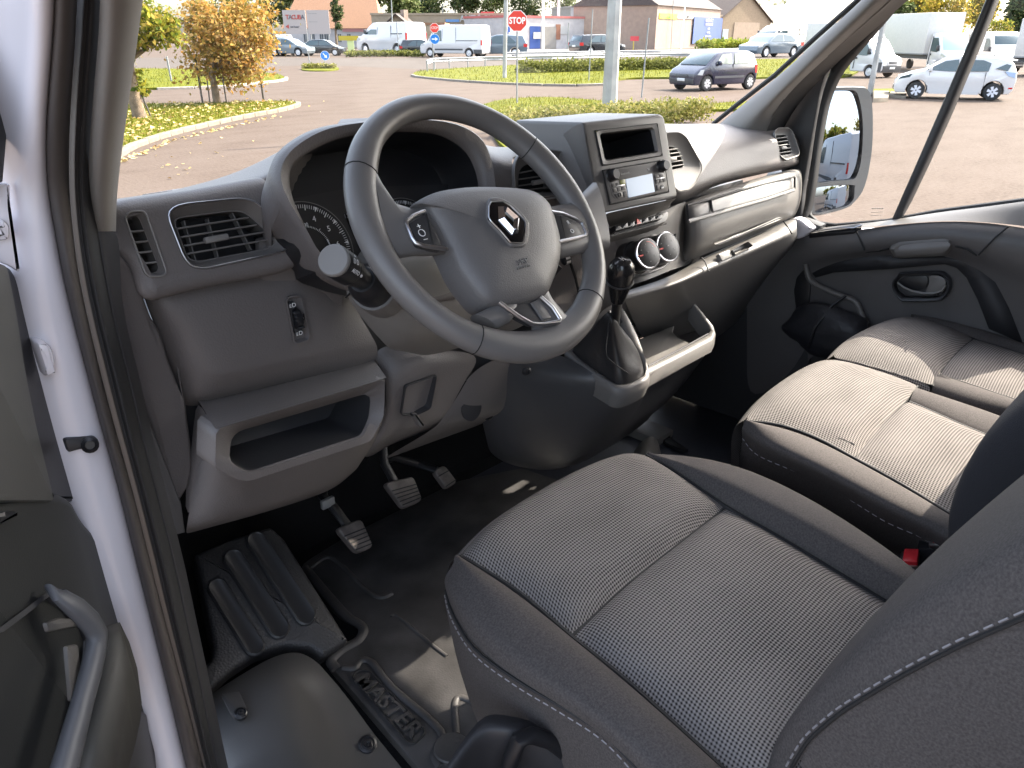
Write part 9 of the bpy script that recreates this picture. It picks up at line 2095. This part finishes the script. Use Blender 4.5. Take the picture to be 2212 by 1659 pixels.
slab('header_rail', [(1.99, .62, 2.52), (1.99, -.22, 2.52), (1.99, -.22, 2.66), (1.99, .55, 2.66)], .05, PAINT, pd, bevel=.005, direc=(1, 0, 0))  # unseen; lower edge placed to end the sun before the driver seat
slab('jamb_corner', [(1.93,.8578,1.8716),(1.94,.8381,1.8655),(1.95,.8248,1.851),(1.96,.8089,1.8444),(1.95,.8346,1.8153),(1.94,.8606,1.8088),(1.93,.8659,1.8478)], .03, PAINT, van, r=.01, bevel=.006, direc=(1, 0, 0))

# ------------------------------------------------------------------ door mirror outside
mr = thing('door_mirror', 'black right door mirror with tall main glass and wide angle glass below', 'door mirror', (2.26,.8979,2.0414))
MN = Vector((-.39595501565754465,-.9132948963895129,.0954570992881225))
mh = [(2.2005,.9363,2.162),(2.2114,.9324,2.1698),(2.2534,.9143,2.171),(2.3155,.8872,2.1692),(2.3353,.8781,2.1642),(2.3491,.8705,2.1488),(2.3569,.8643,2.122),(2.3647,.8557,2.0716),(2.369,.8476,2.0126),(2.3664,.8433,1.9608),(2.3604,.8417,1.9207),(2.3468,.8435,1.8808),(2.3216,.8516,1.8539),(2.2978,.8604,1.8393),(2.2389,.8849,1.8299),(2.2,.9015,1.8272),(2.1802,.9107,1.833),(2.1648,.9188,1.8465),(2.1587,.9236,1.8671),(2.1655,.9248,1.9065),(2.1775,.9297,2.0033),(2.1845,.9365,2.0978),(2.1884,.9391,2.1385)]
HO = smooth_loop(mh, True, 3)
hcn = sum(HO, Vector()) / len(HO)
gl1 = [(2.2021,.9354,2.1594),(2.2214,.9272,2.1619),(2.2779,.9026,2.1612),(2.295,.8949,2.1577),(2.3057,.889,2.1462),(2.3206,.8786,2.1079),(2.3301,.8696,2.0614),(2.3337,.8623,2.0065),(2.3314,.8583,1.9589),(2.3218,.8594,1.9294),(2.3078,.8645,1.9203),(2.2511,.8891,1.9202),(2.2028,.9099,1.9188),(2.1889,.9165,1.9246),(2.1842,.9198,1.9367),(2.187,.9255,2.0028),(2.1906,.9319,2.0788),(2.1939,.9355,2.1272)]
gl2 = [(2.1849,.9158,1.901),(2.1989,.9103,1.9068),(2.2521,.8874,1.9081),(2.3127,.8607,1.9045),(2.3176,.8576,1.8952),(2.3178,.8546,1.8666),(2.3042,.8589,1.8512),(2.2873,.8655,1.8443),(2.2381,.8863,1.8394),(2.1945,.9048,1.8358),(2.1863,.9097,1.8487),(2.1818,.9146,1.8773)]
G1, G2 = smooth_loop(gl1, True, 3), smooth_loop(gl2, True, 3)
bm = loft_bm([[hcn + (p - hcn) * .62 - MN * .16 for p in HO], [hcn + (p - hcn) * .9 - MN * .12 for p in HO], [hcn + (p - hcn) * 1.0 - MN * .04 for p in HO], [hcn + (p - hcn) * 1.005 - MN * .008 for p in HO], [hcn + (p - hcn) * .985 - MN * 0 for p in HO]], True, False)
bm.verts.ensure_lookup_table()
tess_cap(bm, bm.verts[-len(HO):], [G1, G2])
finish('housing', bm, plain('mirror_housing_plastic', (.055, .058, .060), .55, bump=.2, bscale=600, dist=.0006), mr, 50)
for P in (G1, G2):
    loft('glass_well', [[p for p in P], [p - MN * .022 for p in P]], PLB, mr, False, False)
# the main glass is turned so that it shows the van standing behind on the right
def mirror_pane(P, tilt, dome, nm):
    c_ = sum(P, Vector()) / len(P)
    Q = inset(P, .0015, MN)
    n2 = (MN + Vector(tilt)).normalized()
    def drop(p, f):
        q = c_ + (p - c_) * f - MN * .008
        d = (q - (c_ - MN * .008))
        q = q - n2 * d.dot(n2)
        return q + n2 * (.004 - d.length_squared / (2 * dome))
    loops = [[drop(p, f) for p in Q] for f in (1, .9, .8, .7, .6, .5, .4, .3, .2, .1)]
    return loft(nm, loops, MIRROR, mr, False, True, 60)
mirror_pane(G1, (0, 0, 0), 1.6, 'main_glass')
mirror_pane(G2, (0, 0, 0), .5, 'wide_angle_glass')
tube('mirror_arm', [Vector((2.2,.9344,1.9211)) + Vector((0, .10, 0)), (2.06,.9036,1.9227)], .04, PLD, mr, 12, .6)
tube('mirror_arm', [Vector((2.24,.9505,2.1086)) + Vector((0, .10, 0)), (2.06,.9023,2.1081)], .03, PLD, mr, 12, .6)

# the parked van in the door mirror stands behind us on the right
mv.location = (6.9, -10.6, 0)
mv.rotation_euler = (0, 0, radians(176))
